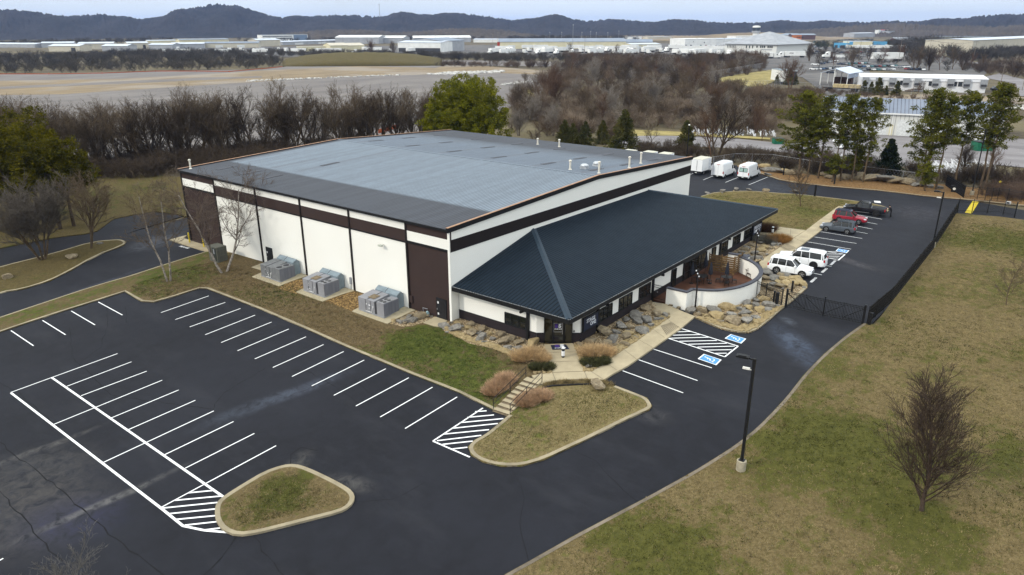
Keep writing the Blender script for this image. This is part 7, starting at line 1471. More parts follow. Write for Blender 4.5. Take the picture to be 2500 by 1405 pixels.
ridge_mesh('grass_rise', prof3, 1450, 1700, 1850, mat('rise_grass', (.20, .15, .09), .95, var=.15, scale=.02, coord='Object'), 1500, 2160, 120, 10, .8, 3, -1.4, .2)
prof4 = [(1900, 72), (1990, 67), (2060, 61), (2150, 58), (2230, 60), (2300, 62), (2380, 64), (2440, 60), (2520, 50), (2900, 45)]
ridge_mesh('wooded_rise', prof4, 1780, 2100, 2300, MATS['rise_woods'], 1890, 2920, 380, 12, 7, 4, -1.5, .3)
# ================================================================ FAR WOODS (each reads as one mass)
def fwood(label, poly, n, seed, m, z=-1., sr=(.7, 1.3)): return mass('leafless_woods', label, 'woods', scatter_px(poly, n, seed, True, z), far_b, m, seed, sr, lambda x, y: z)
wm1 = mat('woods_dark', (.07, .06, .047), .95, var=.3, scale=.03); wm2 = mat('woods_brown', (.10, .07, .048), .95, var=.3, scale=.03); wm3 = mat('woods_green_dark', (.03, .035, .018), .95, var=.3, scale=.05)
fwood('dark leafless wood between the far field and the sheds on the left', [(-300, 186), (-300, 150), (0, 142), (250, 134), (560, 132), (690, 150), (690, 160), (640, 168), (300, 177), (0, 180)], 1000, 31, wm1, sr=(.35, .85))
fwood('leafless scrub line between the grass berm and the trucks', [(560, 133), (700, 134), (1000, 134), (1100, 138), (1400, 143), (1400, 152), (1200, 152), (1080, 148), (900, 140), (700, 140)], 330, 32, wm1, sr=(.4, .8))
fwood('leafless wood around the gravel yard behind the green pine', [(1060, 164), (1400, 167), (1400, 162), (1060, 158)], 90, 33, wm2, sr=(.3, .6))
fwood('brown leafless wood in front of the truck yard', [(1380, 172), (1380, 143), (1860, 150), (1870, 168), (1700, 178)], 330, 34, wm2, sr=(.55, 1.))
fwood('dark wood on the slope at the upper right', [(2160, 138), (2190, 110), (2260, 104), (2340, 110), (2340, 150), (2240, 158)], 130, 35, wm1, sr=(.9, 1.6))
fwood('leafless scrub around the tan building at the right edge', [(2340, 150), (2340, 128), (2420, 132), (2560, 128), (2560, 150)], 110, 36, wm1, sr=(.7, 1.3))
fwood('leafless wood at the foot of the left hills', [(-300, 122), (-300, 108), (0, 106), (420, 98), (420, 104), (120, 114)], 300, 37, wm1, sr=(.6, 1.1))
fwood('dark trees among the sheds below the hills', [(560, 100), (840, 93), (1000, 94), (1180, 96), (1180, 99), (840, 101), (600, 105)], 200, 38, wm1, sr=(.6, 1.))
fwood('scattered dark evergreens among the far lots on the right', [(1980, 112), (2100, 106), (2300, 104), (2400, 98), (2400, 108), (2150, 118), (1990, 122)], 110, 39, wm3, sr=(.5, 1.1))
# individual leafless trees around the car lot and the office
for i, (bx, by, s_) in enumerate([(1975, 150, 1.1), (2000, 172, 1.2), (2035, 165, .9), (2080, 170, 1.1), (2120, 152, 1.1), (2150, 160, 1.), (2235, 172, 1.1), (2268, 172, 1.), (2295, 172, 1.1), (2325, 170, 1.15), (2350, 172, 1.0), (2365, 168, .9), (2395, 168, .8), (2475, 190, .8), (2200, 150, 1.), (1860, 168, .95), (1820, 172, .9), (1845, 160, .9), (1500, 140, 1.), (1395, 138, 1.), (905, 131, 1.1), (960, 133, 1.), (2255, 236, .5), (2240, 232, .45), (1280, 205, .45), (1265, 235, .4)]):
    x, y = Z(bx, by, -1); instance_tree(row_protos[i % 7], (x, y, -1.1), s_*1.05, i*1.7, 'leafless tree standing in the yards far behind the thicket', 'leafless trees in the far yards', bark[(0, 1, 3)[i % 3]])
# ================================================================ FAR BUILDINGS
def fb(label, A, B, ye, depth, wallm, roofm, rise=1.5, name='shed', cat='building', details=(), hip=False, z=-1., ov=.5, over=None, flat=False):
    a = np.array(Z(*A, z)); b = np.array(Z(*B, z)); L = np.linalg.norm(b-a); u = (b-a)/L; ang = math.atan2(u[1], u[0])
    r_ = ray(A[0], ye); t = math.hypot(*(a-CAM[:2]))/math.hypot(r_[0], r_[1]); h_ = CAM[2]+t*r_[2]-z if over is None else over
    o = thing(name, label, cat, (a[0], a[1], z), ang); m = MB(); m.box(0, L, 0, depth, -.5, h_)
    if not flat and not hip: m.add([(0, 0, h_), (0, depth, h_), (0, depth/2, h_+rise*.97), (L, 0, h_), (L, depth, h_), (L, depth/2, h_+rise*.97)], [(0, 1, 2), (5, 4, 3)])
    wl_ = m.build('wall', wallm, o, fix=False); m = MB()
    if flat: m.box(-.2, L+.2, -.2, depth+.2, h_, h_+.35)
    elif hip: m.add([(-ov, -ov, h_), (L+ov, -ov, h_), (L+ov, depth+ov, h_), (-ov, depth+ov, h_), (L/2, depth/2, h_+rise)], [(0, 1, 4), (1, 2, 4), (2, 3, 4), (3, 0, 4), (3, 2, 1, 0)])
    else:
        for y0, y1, z0_, z1_ in ((-ov, depth/2, h_-.05, h_+rise), (depth/2, depth+ov, h_+rise, h_-.05)): m.loft([[(x, y0, z0_), (x, y1, z1_), (x, y1, z1_+.18), (x, y0, z0_+.18)] for x in (-ov, L+ov)])
    m.build('roof', roofm, o, fix=True)
    for nm, x0, x1, z0_, z1_, mm in details:
        m = MB(); m.box(L*x0, L*x1, -.12, 0, h_*z0_, h_*z1_); m.build(nm, mm, wl_)
    return o, L, h_, depth
W_, G_, T_, C2, RS, RG = white_sheet, grey_sheet, tan_sheet, cream_sheet, roof_sheet, roof_grey
dk = mat('far_door_dark', (.06, .06, .065), .7); wd_ = mat('far_door_white', (.62, .63, .62), .7)
D1_ = [('overhead_door', .2, .34, 0, .6, wd_), ('overhead_door', .6, .74, 0, .6, wd_)]
D2_ = [('overhead_door', .72, .86, 0, .7, dk)]
fb('long low pale shed at the far left edge, farthest from the road', (-20, 116), (85, 117), 108, 25, G_, RS, 1.5)
fb('low grey shed with a white roof below the left hills', (102, 117), (182, 116), 106, 22, G_, RS, 1.5)
fb('grey gabled shed with a dark doorway, leftmost behind the wood', (120, 126), (196, 126), 113, 22, T_, RS, 2, details=D2_)
fb('tan shed with a white roof behind the left wood', (192, 121), (278, 120), 107, 24, T_, RS, 1.5)
fb('grey shed beside the tan one with a small door', (250, 125), (312, 125), 113, 20, G_, RS, 2, details=[('door', .3, .36, 0, .5, wd_)])
fb('tan gabled shed in the middle of the left row', (314, 121), (364, 120), 106, 20, T_, RS, 1.5, details=D2_)
fb('pale grey gabled shed right of the tan gabled one', (364, 121), (422, 121), 110, 20, G_, RS, 1.8)
fb('wide low cream building above the left sheds', (360, 106), (432, 105), 100, 25, C2, RS, .8)
fb('long cream building with a grey roof in front of the hills', (440, 110), (560, 108), 98, 28, C2, RG, 1.2)
fb('grey shed with a wide roof left of the white modern block', (420, 120), (500, 119), 108, 22, G_, RS, 1.5)
fb('beige shed row in front of the white modern block', (500, 118), (632, 117), 106, 20, T_, RG, 1.5, details=D1_)
fb('white modern block with strip windows and a blue-grey end', (641, 101), (752, 99), 86, 20, W_, RG, 0, flat=True, name='office_block', details=[('window_strip', .02, .24, .35, .5, far_glass), ('window_strip', .28, .65, .35, .5, far_glass), ('blue_end', .68, .99, .05, .95, mat('far_blue_grey', (.17, .23, .32), .5)), ('window_strip', .02, .65, .68, .8, far_glass)])
fb('tan gabled shed in front of the white modern block', (630, 114), (685, 112), 99, 18, T_, RS, 2)
fb('low pale grey shed with two doors right of the modern block', (690, 111), (830, 106), 103, 16, G_, RS, 1.2, details=D1_)
fb('large shed with a very bright white roof and a grey side', (819, 107), (925, 107), 92, 45, G_, W_, 3)
fb('second bright-roofed shed, right of the largest one', (928, 106), (985, 106), 93, 40, G_, W_, 3)
fb('low beige building in front of the bright-roofed sheds', (725, 128), (806, 127), 115, 16, C2, T_, .6, flat=True)
fb('cream gabled house-shaped shed, left of two', (808, 128), (850, 127), 112, 22, C2, T_, 2.5)
fb('cream gabled house-shaped shed, right of two', (850, 126), (890, 125), 112, 22, C2, T_, 2.5)
fb('wide grey building with a white fascia and a dark loading dock', (972, 127), (1076, 128), 104, 40, W_, RS, 1.5, details=[('dock_shadow', .01, .99, 0, .42, dk)])
fb('grey gabled warehouse beside the loading dock', (1077, 127), (1134, 124), 101, 45, G_, RG, 3)
fb('pale twin-gabled sheds with bright roofs behind the dock', (1010, 104), (1150, 103), 93, 40, G_, W_, 3)
fb('low white building left of the long cream warehouse', (1156, 104), (1232, 104), 97, 30, W_, RS, 1)
o, L, h_, dp = fb('very long cream warehouse with a blue-grey metal roof behind the trucks', (1218, 120), (1528, 119), 103, 45, C2, RG, 3.5, name='warehouse', details=[('overhead_door', .07+.115*k, .13+.115*k, 0, .55, C2 if k % 2 else wd_) for k in range(8)]+[('red_panel', -.012, .008, 0, 1.0, mat('far_red', (.35, .05, .03), .7))])
fb('cream gabled annex with a flat canopy at the end of the long warehouse', (1541, 120), (1612, 119), 109, 25, C2, RS, 1.2, details=D1_)
fb('grey gable end of the long cream warehouse', (1526, 116), (1592, 116), 103, 20, G_, RG, 3)
fb('white factory block with stains left of the pyramid-roofed office', (1672, 113), (1748, 112), 96, 40, W_, W_, 0, flat=True, details=[('dark_vent', .25, .27, .55, .65, dk), ('dark_vent', .6, .63, .4, .55, dk)])
fb('long white factory wing behind the pyramid-roofed office', (1745, 112), (1840, 110), 96, 40, W_, RS, 0, flat=True)
fb('upper white wing with a step in its roof', (1796, 98), (1900, 97), 89, 30, W_, W_, 0, flat=True)
win = [('window', .05+k*.03, .062+k*.03, .62, .88, far_glass) for k in range(0, 6, 1)]+[('window', .42+.06*k, .44+.06*k, .62, .88, far_glass) for k in range(3)]+[('window', .62+.035*k, .645+.035*k, .68, .88, far_glass) for k in range(9) if k not in (1, 5)]+[('balcony', .72, .92, .48, .58, G_)]
fb('white office with a big grey pyramid roof', (1768, 133), (1894, 137), 107, 62, mat('office_white', (.66, .66, .63), .7, var=.04), mat('pyramid_roof_grey', (.30, .31, .33), .55, var=.1, scale=.2), 11, name='office_building', hip=True, ov=2.5, details=win)
# control tower
x, y = Z(1844, 96, -1); o = thing('control_tower', 'white airport control tower behind the pyramid-roofed office', 'tower', (x, y, -1)); k_ = math.hypot(x-CAM[0], y-CAM[1])/CF
m = MB(); m.lathe([(7.5*k_, -1), (7.*k_, 13*k_)], 8); m.build('shaft', W_, o); m = MB(); m.lathe([(9*k_, 13*k_), (9.5*k_, 17*k_)], 12); m.build('gallery', G_, o); m = MB(); m.lathe([(7*k_, 17*k_), (8*k_, 24*k_)], 12); m.build('cab_glass', far_glass, o); m = MB(); m.lathe([(8.5*k_, 24*k_), (8.*k_, 27*k_), (2*k_, 28*k_)], 12); m.build('roof', W_, o)
fb('grey gabled building with an orange corner and a dark red wing', (1932, 98), (1990, 98), 86, 30, mat('far_dark_red', (.09, .05, .045), .7), RG, 2, details=[('orange_corner', 0, .42, 0, 1, mat('far_orange', (.42, .13, .03), .7)), ('window', .2, .5, .45, .65, far_glass)])
fb('grey gabled shed left of the orange corner building', (1900, 96), (1930, 97), 86, 30, G_, RG, 3)
fb('blue painted shop building with dark openings', (2035, 117), (2068, 118), 106, 18, mat('far_blue', (.10, .33, .55), .7), mat('far_blue', (.1, .33, .55)), .5, flat=True, details=[('opening', .1, .3, 0, .6, dk), ('opening', .5, .8, 0, .6, dk)])
fb('wide cream building with a blue left corner among the truck lots', (2073, 118), (2128, 118), 102, 25, C2, RS, .5, flat=True, details=[('blue_corner', -.02, .14, .5, 1.02, MATS['far_blue']), ('door', .3, .36, 0, .4, dk)])
fb('blue box-shaped building right of the cream one', (2131, 117), (2164, 117), 103, 18, MATS['far_blue'], MATS['far_blue'], 0, flat=True)
tb, L, h_, dp = fb('white dealership front with red lettering above a dark red base', (2143, 90), (2168, 89), 74, 8, W_, W_, 0, flat=True, name='showroom', details=[('dark_base', .0, 1.0, 0, .14, MATS['far_dark_red'])])
m = MB(); put_text(m, 'TESLA', L*.24, (L*.5, -.2, h_*.62), (1, 0, 0), (0, 0, 1), .01, 1.0); m.build('lettering', mat('far_letter_red', (.55, .12, .12), .7), tb)
fb('long grey flat building right of the white dealership front', (2169, 90), (2258, 88), 77, 30, G_, RG, 0, flat=True)
fb('small building with a pale blue metal roof and brick wall', (2186, 108), (2228, 108), 98, 25, mat('far_brick', (.13, .06, .045), .8), roof_sheet, 3)
fb('pale grey sheds behind the truck lot left of the dealership', (2085, 92), (2135, 91), 82, 25, G_, RS, 1)
fb('white stepped building on the rise, left block', (2300, 85), (2332, 85), 67, 20, W_, W_, 0, flat=True, z=1)
fb('white stepped building on the rise, right block', (2330, 85), (2392, 84), 67, 20, W_, W_, 0, flat=True, z=1)
fb('dark grey long wall below the white stepped building', (2260, 88), (2330, 88), 77, 25, mat('far_slate', (.07, .075, .1), .7), RG, 0, flat=True)
fb('long grey-green wall behind the dark trees on the right', (2292, 104), (2420, 104), 90, 20, mat('far_grey_green', (.20, .21, .18), .8), RG, 0, flat=True)
fb('tan warehouse cut by the right edge of the view', (2369, 137), (2560, 122), 99, 40, T_, RS, 1, details=[('opening', .6, .9, 0, .3, dk)])
fb('small white hut with a gable among the scrub', (2340, 135), (2362, 133), 128, 6, W_, W_, 1.2)
fb('pale low hangars on the airfield, left one', (1520, 97), (1566, 97), 91, 15, W_, RS, .5, flat=True)
fb('pale low hangars on the airfield, right one', (1582, 96), (1640, 95), 91, 15, T_, RS, .5, flat=True)
# neighbouring metal building beyond the pines
nb_w = N('ribbed_white_siding', .7); X = nb_w.xyz(); ob = nb_w.t.nodes.new('ShaderNodeTexCoord').outputs['Object']; sx_ = nb_w.t.nodes.new('ShaderNodeSeparateXYZ'); nb_w.t.links.new(ob, sx_.inputs[0])
c = nb_w.mix(nb_w.ramp(nb_w.math('PINGPONG', sx_.outputs[0], .5), [(.08, 1.), (.12, 0.)]), (.58, .58, .55), (.34, .34, .33)); nb_w.color(c)
nb_r = N('seamed_blue_grey_roof', .5); ob = nb_r.t.nodes.new('ShaderNodeTexCoord').outputs['Object']; sx_ = nb_r.t.nodes.new('ShaderNodeSeparateXYZ'); nb_r.t.links.new(ob, sx_.inputs[0])
c = nb_r.mix(nb_r.ramp(nb_r.math('PINGPONG', sx_.outputs[0], .45), [(.08, 1.), (.12, 0.)]), (.15, .175, .225), (.05, .058, .08)); c = nb_r.mix(nb_r.ramp(nb_r.noise(.2, 5, .6), [(.4, 0.), (.65, .35)]), c, (.24, .26, .30)); nb_r.color(c)
nb, L, h_, dp = fb('white ribbed metal building with a blue-grey seamed roof beyond the pines', (1999, 322), (2441, 346), 270, 24, nb_w.m, nb_r.m, 2.6, name='workshop_building', details=[('overhead_door', .30, .39, 0, .72, wd_), ('overhead_door', .445, .53, 0, .74, wd_), ('door', .405, .425, 0, .5, C2), ('overhead_door', .62, .70, 0, .72, wd_)], z=-1)
m = MB(); m.box(L, L+.12, 4, 10, 1.6, 3.4); m.build('window', far_glass, nb); m = MB(); m.box(L, L+.15, 13, 20, -.2, 4.2); m.build('dark_opening', dk, nb); m = MB(); m.box(-.5, L+.5, -.62, -.5, h_-.2, h_+.12); m.build('gutter', W_, nb)
for k in (.39, .2, .74): m = MB(); m.box(L*k+.9, L*k+1.1, -.2, -.05, 0, h_); m.build('downspout', W_, nb)
# long white modular building
mbd, L, h_, dp = fb('long white modular office with nine wall-mounted air conditioners', (2098, 219), (2404, 227), 188, 26, mat('modular_white', (.66, .66, .67), .7, var=.04, scale=.1), mat('modular_roof_white', (.72, .73, .76), .6, var=.05, scale=.05), .8, name='modular_building', z=-1)
for px in (2100, 2133, 2167, 2201, 2229, 2273, 2310, 2349, 2390):
    t = (px-2096)/310.; t = t*(1+.03*(1-t)); m = MB(); m.box(L*t, L*t+2.6, -1.2, 0, h_*.42, h_*.98); q = m.build('wall_air_conditioner', galv, mbd); m = MB(); m.box(L*t+.2, L*t+2.4, -1.24, -1.2, h_*.45, h_*.62); m.build('grille', unit_dark, q)
for t in (.325, .555, .745, .785, .955): m = MB(); m.box(L*t, L*t+1.5, -.1, 0, h_*.42, h_*.78); m.build('window', far_glass, mbd)
for t in (.22, .455): 
    m = MB(); m.box(L*t, L*t+2.2, -.1, 0, h_*.18, h_*.72); m.build('door', wd_, mbd); m = MB()
    for k in range(5): m.box(L*t-1.5-k*.6, L*t-.9-k*.6, -2.4, -.2, 0, .9-.16*k)
    m.box(L*t-.9, L*t+3, -2.4, -.2, .95, 1.05); m.beam((L*t-.9, -2.4, 2), (L*t+3, -2.4, 2), .12); [m.beam((L*t-.9+x_, -2.4, 0), (L*t-.9+x_, -2.4, 2), .15) for x_ in (0, 1.9, 3.9)]; m.build('wooden_steps', mat('far_wood', (.12, .085, .06), .8), mbd)
m = MB(); m.box(-.3, L+.3, -.35, -.2, h_-1.2, h_+.25); m.build('parapet', MATS['modular_roof_white'], mbd)
# open steel canopy
A = np.array(Z(2001, 208, -1)); B = np.array(Z(2066, 211, -1)); u = (B-A)/np.linalg.norm(B-A); cn = thing('open_canopy', 'open steel canopy shed with a bright metal roof beside the modular office', 'canopy', (*A, -1), math.atan2(u[1], u[0])); Lc = np.linalg.norm(B-A); hc_ = 6.0
m = MB(); m.loft([[(-.5, yy, hc_-.6), (Lc*.5, yy, hc_+1.6), (Lc+.6, yy, hc_-.6), (Lc+.6, yy, hc_-.4), (Lc*.5, yy, hc_+1.8), (-.5, yy, hc_-.4)] for yy in (0, 24)]); m.build('roof', mat('canopy_roof_blue_white', (.52, .57, .66), .5), cn, fix=True)
m = MB(); m.box(Lc-.1, Lc+.1, 0, 24, hc_-2.6, hc_-.4); m.build('side_panel', mat('canopy_side_blue', (.38, .44, .55), .6), cn)
for xx in (0, Lc*.5, Lc): 
    for yy in (.2, 12, 23.8): m = MB(); m.beam((xx, yy, 0), (xx, yy, hc_-.5 if xx != Lc*.5 else hc_+1.5), .3); m.build('post', W_, cn)
m = MB(); m.box(2, Lc-2, 14, 18, 0, 3); m.build('stored_stock', mat('stock_brown', (.12, .07, .05), .8, var=.5, scale=1), cn)
# white trailer with a black opening, flatbed with lumber
A = np.array(Z(1909, 206, -1)); tr_ = thing('open_trailer', 'white box trailer seen end-on with a black open doorway', 'trailer', (*A, -1), CY-.5-math.pi/2+.5)
m = MB(); m.box(-.2, 6.8, 0, 16, 1.2, 6.2); m.build('box', W_, tr_); m = MB(); m.box(3.6, 6.7, -.1, 0, 1.4, 6.0); m.build('open_doorway', dk, tr_); m = MB(); m.box(-.3, 6.9, 0, 16, 6.2, 6.35); m.build('roof', galv_blue, tr_); m = MB(); [m.tube([(x_, y_, .6), (x_+.8, y_, .6)], .6, 10) for x_ in (0, 5.8) for y_ in (1, 2.4)]; m.build('wheels', tyre_mat, tr_)
A = np.array(Z(2008, 222, -1)); fl2 = thing('flatbed_trailer', 'flatbed trailer loaded with pale wooden crates in front of the canopy', 'trailer', (*A, -1), math.atan2(u[1], u[0])); m = MB(); m.box(0, 15, 0, 3, 1.2, 1.6); m.build('deck', plastic, fl2)
for k in range(5): m = MB(); m.box(4+k*2.2, 6+k*2.2, .2, 2.8, 1.6, 3.0); m.build('crate', mat('crate_wood', (.45, .36, .2), .8, var=.2), fl2)
for k in (1.5, 2.8, 12, 13.3): m = MB(); m.tube([(k, 0, .6), (k, 3, .6)], .6, 10); m.build('axle', tyre_mat, fl2)
# ================================================================ FAR VEHICLES
def car_proto():
    a = MB(); a.loft([ring_body(*s_) for s_ in [(0, .3, .85, .85), (.2, .25, .92, .9), (3.4, .25, .9, .9), (4.4, .3, .75, .86), (4.6, .35, .6, .7)]]); b = MB(); b.loft([ring_top(*s_) for s_ in [(.2, .88, .92, .82, .8), (.7, .88, 1.42, .84, .68), (2.3, .88, 1.42, .84, .68), (3.2, .86, .9, .84, .8)]])
    c = MB(); [c.tube([(x_, -.92, .32), (x_, .92, .32)], .32, 10) for x_ in (.8, 3.7)]; return a, b, c
cpm = []
for mb_, nm in zip(car_proto(), ('body', 'windows', 'wheels')):
    o = mb_.build(nm, white_car if nm == 'body' else glass_dark if nm == 'windows' else tyre_mat, fix=True); cpm.append(o.data); bpy.data.objects.remove(o)
CC = [('white', white_car), ('silver', mat('silver_paint', (.35, .36, .38), .3, .3)), ('dark', mat('dark_blue_paint', (.02, .03, .06), .3)), ('black', black_car), ('red', mat('far_red_paint', (.25, .03, .03), .3)), ('blue', mat('far_blue_paint', (.05, .12, .25), .3)), ('teal', mat('far_teal_paint', (.08, .22, .24), .3))]
def far_car(x, y, rz, k, label, grp, z=-1., s_=1.):
    o = thing('parked_car', label, 'car', (x, y, z), rz, grp); o.scale = (s_,)*3
    for me, nm in zip(cpm, ('body', 'windows', 'wheels')):
        c = bpy.data.objects.new(nm, me); col.objects.link(c); c.parent = o
        if nm == 'body': c.material_slots[0].link = 'OBJECT'; c.material_slots[0].material = CC[k][1]
rv = random.Random(9)
def car_rows(rows, where, grp, sp=3.2, p=.85):
    for (A, B) in rows:
        a = np.array(Z(*A, -1)); b = np.array(Z(*B, -1)); L = np.linalg.norm(b-a); u = (b-a)/L; n_ = int(L/sp); ang = math.atan2(u[1], u[0])+math.pi/2
        for i in range(n_):
            if rv.random() > p: continue
            k = rv.choice([0, 0, 1, 1, 2, 2, 3, 5, 4, 6]); q = a+u*L*i/n_; far_car(q[0], q[1], ang+rv.uniform(-.05, .05), k, f'{CC[k][0]} car parked in {where}', grp, s_=1.2)
car_rows([((2062, 174), (2195, 172)), ((2080, 166), (2200, 163)), ((2060, 159), (2130, 156)), ((1996, 172), (2060, 168)), ((2210, 171), (2250, 173)), ((2200, 167), (2230, 166))], 'the crowded lot behind the modular office', 'cars in the crowded lot', 3.4, .95)
car_rows([((1640, 117), (1790, 118)), ((1650, 113), (1760, 114))], 'the far lot left of the pyramid-roofed office', 'cars in the far factory lot', 6.5, .9)
car_rows([((1962, 118), (1990, 128)), ((1975, 112), (1998, 120)), ((2255, 173), (2300, 174))], 'the small lots right of the pyramid-roofed office', 'cars in the small lots', 5, .8)
car_rows([((2050, 100), (2140, 98)), ((1988, 104), (2030, 104))], 'the far truck lots', 'cars in the far truck lots', 9, .8)
# semi trucks
def semi_parts():
    t = MB(); t.loft([[(x_, -1.25, .8), (x_, -1.25, z_), (x_, 1.25, z_), (x_, 1.25, .8)] for x_, z_ in ((0, 3.9), (1.6, 3.9), (2.6, 3.2), (2.9, 2.2), (4.6, 1.9), (4.9, 1.2))]); w_ = MB(); w_.loft([[(x_, -1.28, z0_), (x_, -1.28, z_), (x_, 1.28, z_), (x_, 1.28, z0_)] for x_, z0_, z_ in ((1.7, 2.3, 3.0), (2.72, 2.25, 2.95))]); c = MB(); c.box(-3, 4.6, -.5, .5, .6, .9); [c.tube([(x_, -1.25, .5), (x_, 1.25, .5)], .5, 10) for x_ in (-2.4, -1.2, 4.)]
    r = MB(); r.box(0, 14.5, -1.3, 1.3, 1.2, 4.1); l = MB(); [l.tube([(x_, -1.25, .5), (x_, 1.25, .5)], .5, 10) for x_ in (1.5, 2.8)]; l.box(11, 11.3, -1, 1, 0, 1.2); return t, w_, c, r, l
spm = []
for mb_, nm, mm in zip(semi_parts(), ('cab', 'cab_window', 'chassis', 'box', 'landing_gear'), (white_sheet, glass_dark, tyre_mat, white_sheet, tyre_mat)):
    o = mb_.build(nm, mm, fix=True); spm.append(o.data); bpy.data.objects.remove(o)
def semi(x, y, rz, tractor=True, trailer=False, label='', grp=None, s_=1., lettering=False, z=-1):
    o = thing('semi_truck' if tractor else 'truck_trailer', label, 'truck' if tractor else 'trailer', (x, y, z), rz, grp); o.scale = (s_,)*3
    use = ([('cab', 0), ('cab_window', 1), ('chassis', 2)] if tractor else [])+([('box', 3), ('landing_gear', 4)] if trailer else [])
    for nm, k in use:
        c = bpy.data.objects.new(nm, spm[k]); col.objects.link(c); c.parent = o
        if k >= 3 and tractor: c.location = (-15.2, 0, 0)
    if lettering:
        for s2 in (-1, 1):
            m = MB(); put_text(m, 'XPRESS', .9, ((-5 if tractor else 9), 1.34*s2, 2.9), (-s2, 0, 0), (0, 0, 1), .03, 1); m.build('trailer_lettering', mat('lettering_dark', (.08, .05, .06), .7), o)
across = CY-math.pi/2       # direction pointing right in the view
for i in range(46):
    px = 1205+i*14+rv.uniform(-4, 4); py = rv.choice([127, 130, 133]) if px < 1640 else rv.choice([133, 136]); x, y = Z(px, py, -1)
    tr2 = i % 3 == 1
    semi(x, y, across+math.pi/2+rv.choice([2.2, 2.6, -.5, -2.4]), not tr2, tr2, 'white truck trailer parked in the crowded truck yard' if tr2 else 'white semi tractor parked in the crowded truck yard', 'trucks crowding the yard', 1.25)
for i in range(22):
    px = 1215+i*28+rv.uniform(-6, 6); x, y = Z(px, rv.choice([121, 124]), -1); semi(x, y, across+rv.choice([0, .25, 3.1]), False, True, 'white truck trailer standing in the back rows of the truck yard', 'trailers in the back rows of the yard', 1.2)
for i in range(20):
    px = 400+i*31+rv.uniform(-8, 8); x, y = Z(px, rv.choice([126, 129, 131]), -1); semi(x, y, across+rv.choice([1.2, .2, 3.1, 2]), i % 3 == 0, i % 3 != 0, 'white truck seen through the trees in the yard on the left' if i % 3 == 0 else 'white trailer seen through the trees in the yard on the left', 'trucks in the left yard', 1.1)
for i, (px, py, a, s_) in enumerate([(1785, 128, 0, 1.2), (1700, 131, 0, 1.2), (1740, 131, .05, 1.2)]): x, y = Z(px, py, -1); semi(x, y, across+math.pi+a, False, True, 'long white trailer parked along the wood left of the office', 'long trailers by the wood', s_)
for (px, py, fl3, lab, s_) in ((1888, 143, 0, 'white semi truck and trailer parked in front of the pyramid-roofed office, facing right', 1.15), (1912, 141, math.pi, 'white semi truck and trailer facing left on the yard right of the pyramid-roofed office', 1.25)):
    x, y = Z(px, py, -1); semi(x, y, across+fl3, True, True, lab, None, s_, True)
x, y = Z(2200, 150, -1); semi(x, y, across+math.pi, False, True, 'long white trailer behind the crowded car lot', None, 1.6, True)
x, y = Z(2025, 142, -1); semi(x, y, across+math.pi, True, False, 'white semi tractor near the dark red truck in the middle of the lots', None, 1.3)
x, y = Z(2035, 143, -1); semi(x, y, across, False, True, 'low dark red trailer behind the white semi tractor', None, (1)*.7)
for i in range(9):
    x, y = Z(2065+i*16, 119+(i % 2)*2, -1); semi(x, y, across+rv.choice([0, .4, 2.8]), i % 2 == 0, i % 2 == 1, 'white truck parked in front of the blue and cream buildings' if i % 2 == 0 else 'white trailer parked in front of the blue and cream buildings', 'trucks by the blue buildings', 1.1)
# vehicles of the neighbouring workshop
for px, py, k, rz, lb in ((2088, 362, 0, across+math.pi+.3, 'white car with dark markings parked beyond the pines on the old asphalt'), (2068, 346, 0, across+math.pi+.6, 'white pickup-like car parked behind the white car with dark markings'), (2306, 346, 3, across+math.pi+1.4, 'large black vehicle parked against the white workshop'), (2352, 348, 1, across+1.3, 'silver car behind the pines in front of the workshop'), (1992, 330, 2, across, 'dark car at the left end of the workshop behind the pines'), (2420, 222, 3, across, 'dark car parked at the right end of the modular office')):
    x, y = Z(px, py, -1); far_car(x, y, rz, k, lb, None, s_=1.1 if k != 3 else 1.3)
for px, py, s_, lb in ((1899, 352, 1., 'green dumpster at the end of the old road left of the pines'), (2395, 368, 1.5, 'green dumpster with a white bundle on top between the pines')):
    x, y = Z(px, py, -1); o = thing('dumpster', lb, 'dumpster', (x, y, -1), across); o.scale = (s_,)*3; m = MB(); m.loft([[(x_, -.9, 0), (x_, -.9, z_), (x_, .9, z_*1.1), (x_, .9, 0)] for x_, z_ in ((-1.2, 1.3), (1.2, 1.3))]); m.build('bin', green_bin, o, fix=True); m = MB(); [m.box(x_, x_+.08, -.95, -.9, .1, 1.2) for x_ in (-1.1, -.4, .3, 1.)]; m.build('ribs', green_bin, o); m = MB(); m.box(-1.2, 1.2, -.9, .9, 1.34, 1.42); m.build('lid', plastic, o)
# white scrap: lengths of siding leaning and lying along the fence
def scrap(poly, n, seed, label, L_=(1.5, 3.5), zf_=None):
    rn = random.Random(seed); m = MB()
    for x, y in scatter_px(poly, n, seed): a = rn.uniform(-.5, .5)+CY; l = rn.uniform(*L_); z = H(x, y); e = rn.uniform(.1, 1.6); m.beam((x, y, z+.1), (x+math.cos(a)*l, y+math.sin(a)*l, z+e), rn.uniform(.1, .35), .05)
    return tag(m.build('scrap_pile', mat('scrap_white', (.55, .55, .56), .7, var=.3, scale=1)), label, 'debris', kind='stuff')
scrap([(2285, 425), (2283, 410), (2330, 408), (2440, 416), (2440, 428), (2350, 424)], 130, 1, 'pile of white and grey scrap lengths behind the pines on the right')
scrap([(2010, 408), (2010, 395), (2060, 392), (2125, 400), (2125, 412)], 60, 2, 'pale scrap and pipes behind the pine trunks')
scrap([(1690, 332), (1690, 322), (1850, 322), (1900, 330), (1900, 336)], 110, 3, 'heap of broken pale concrete along the old road', (.6, 1.6))
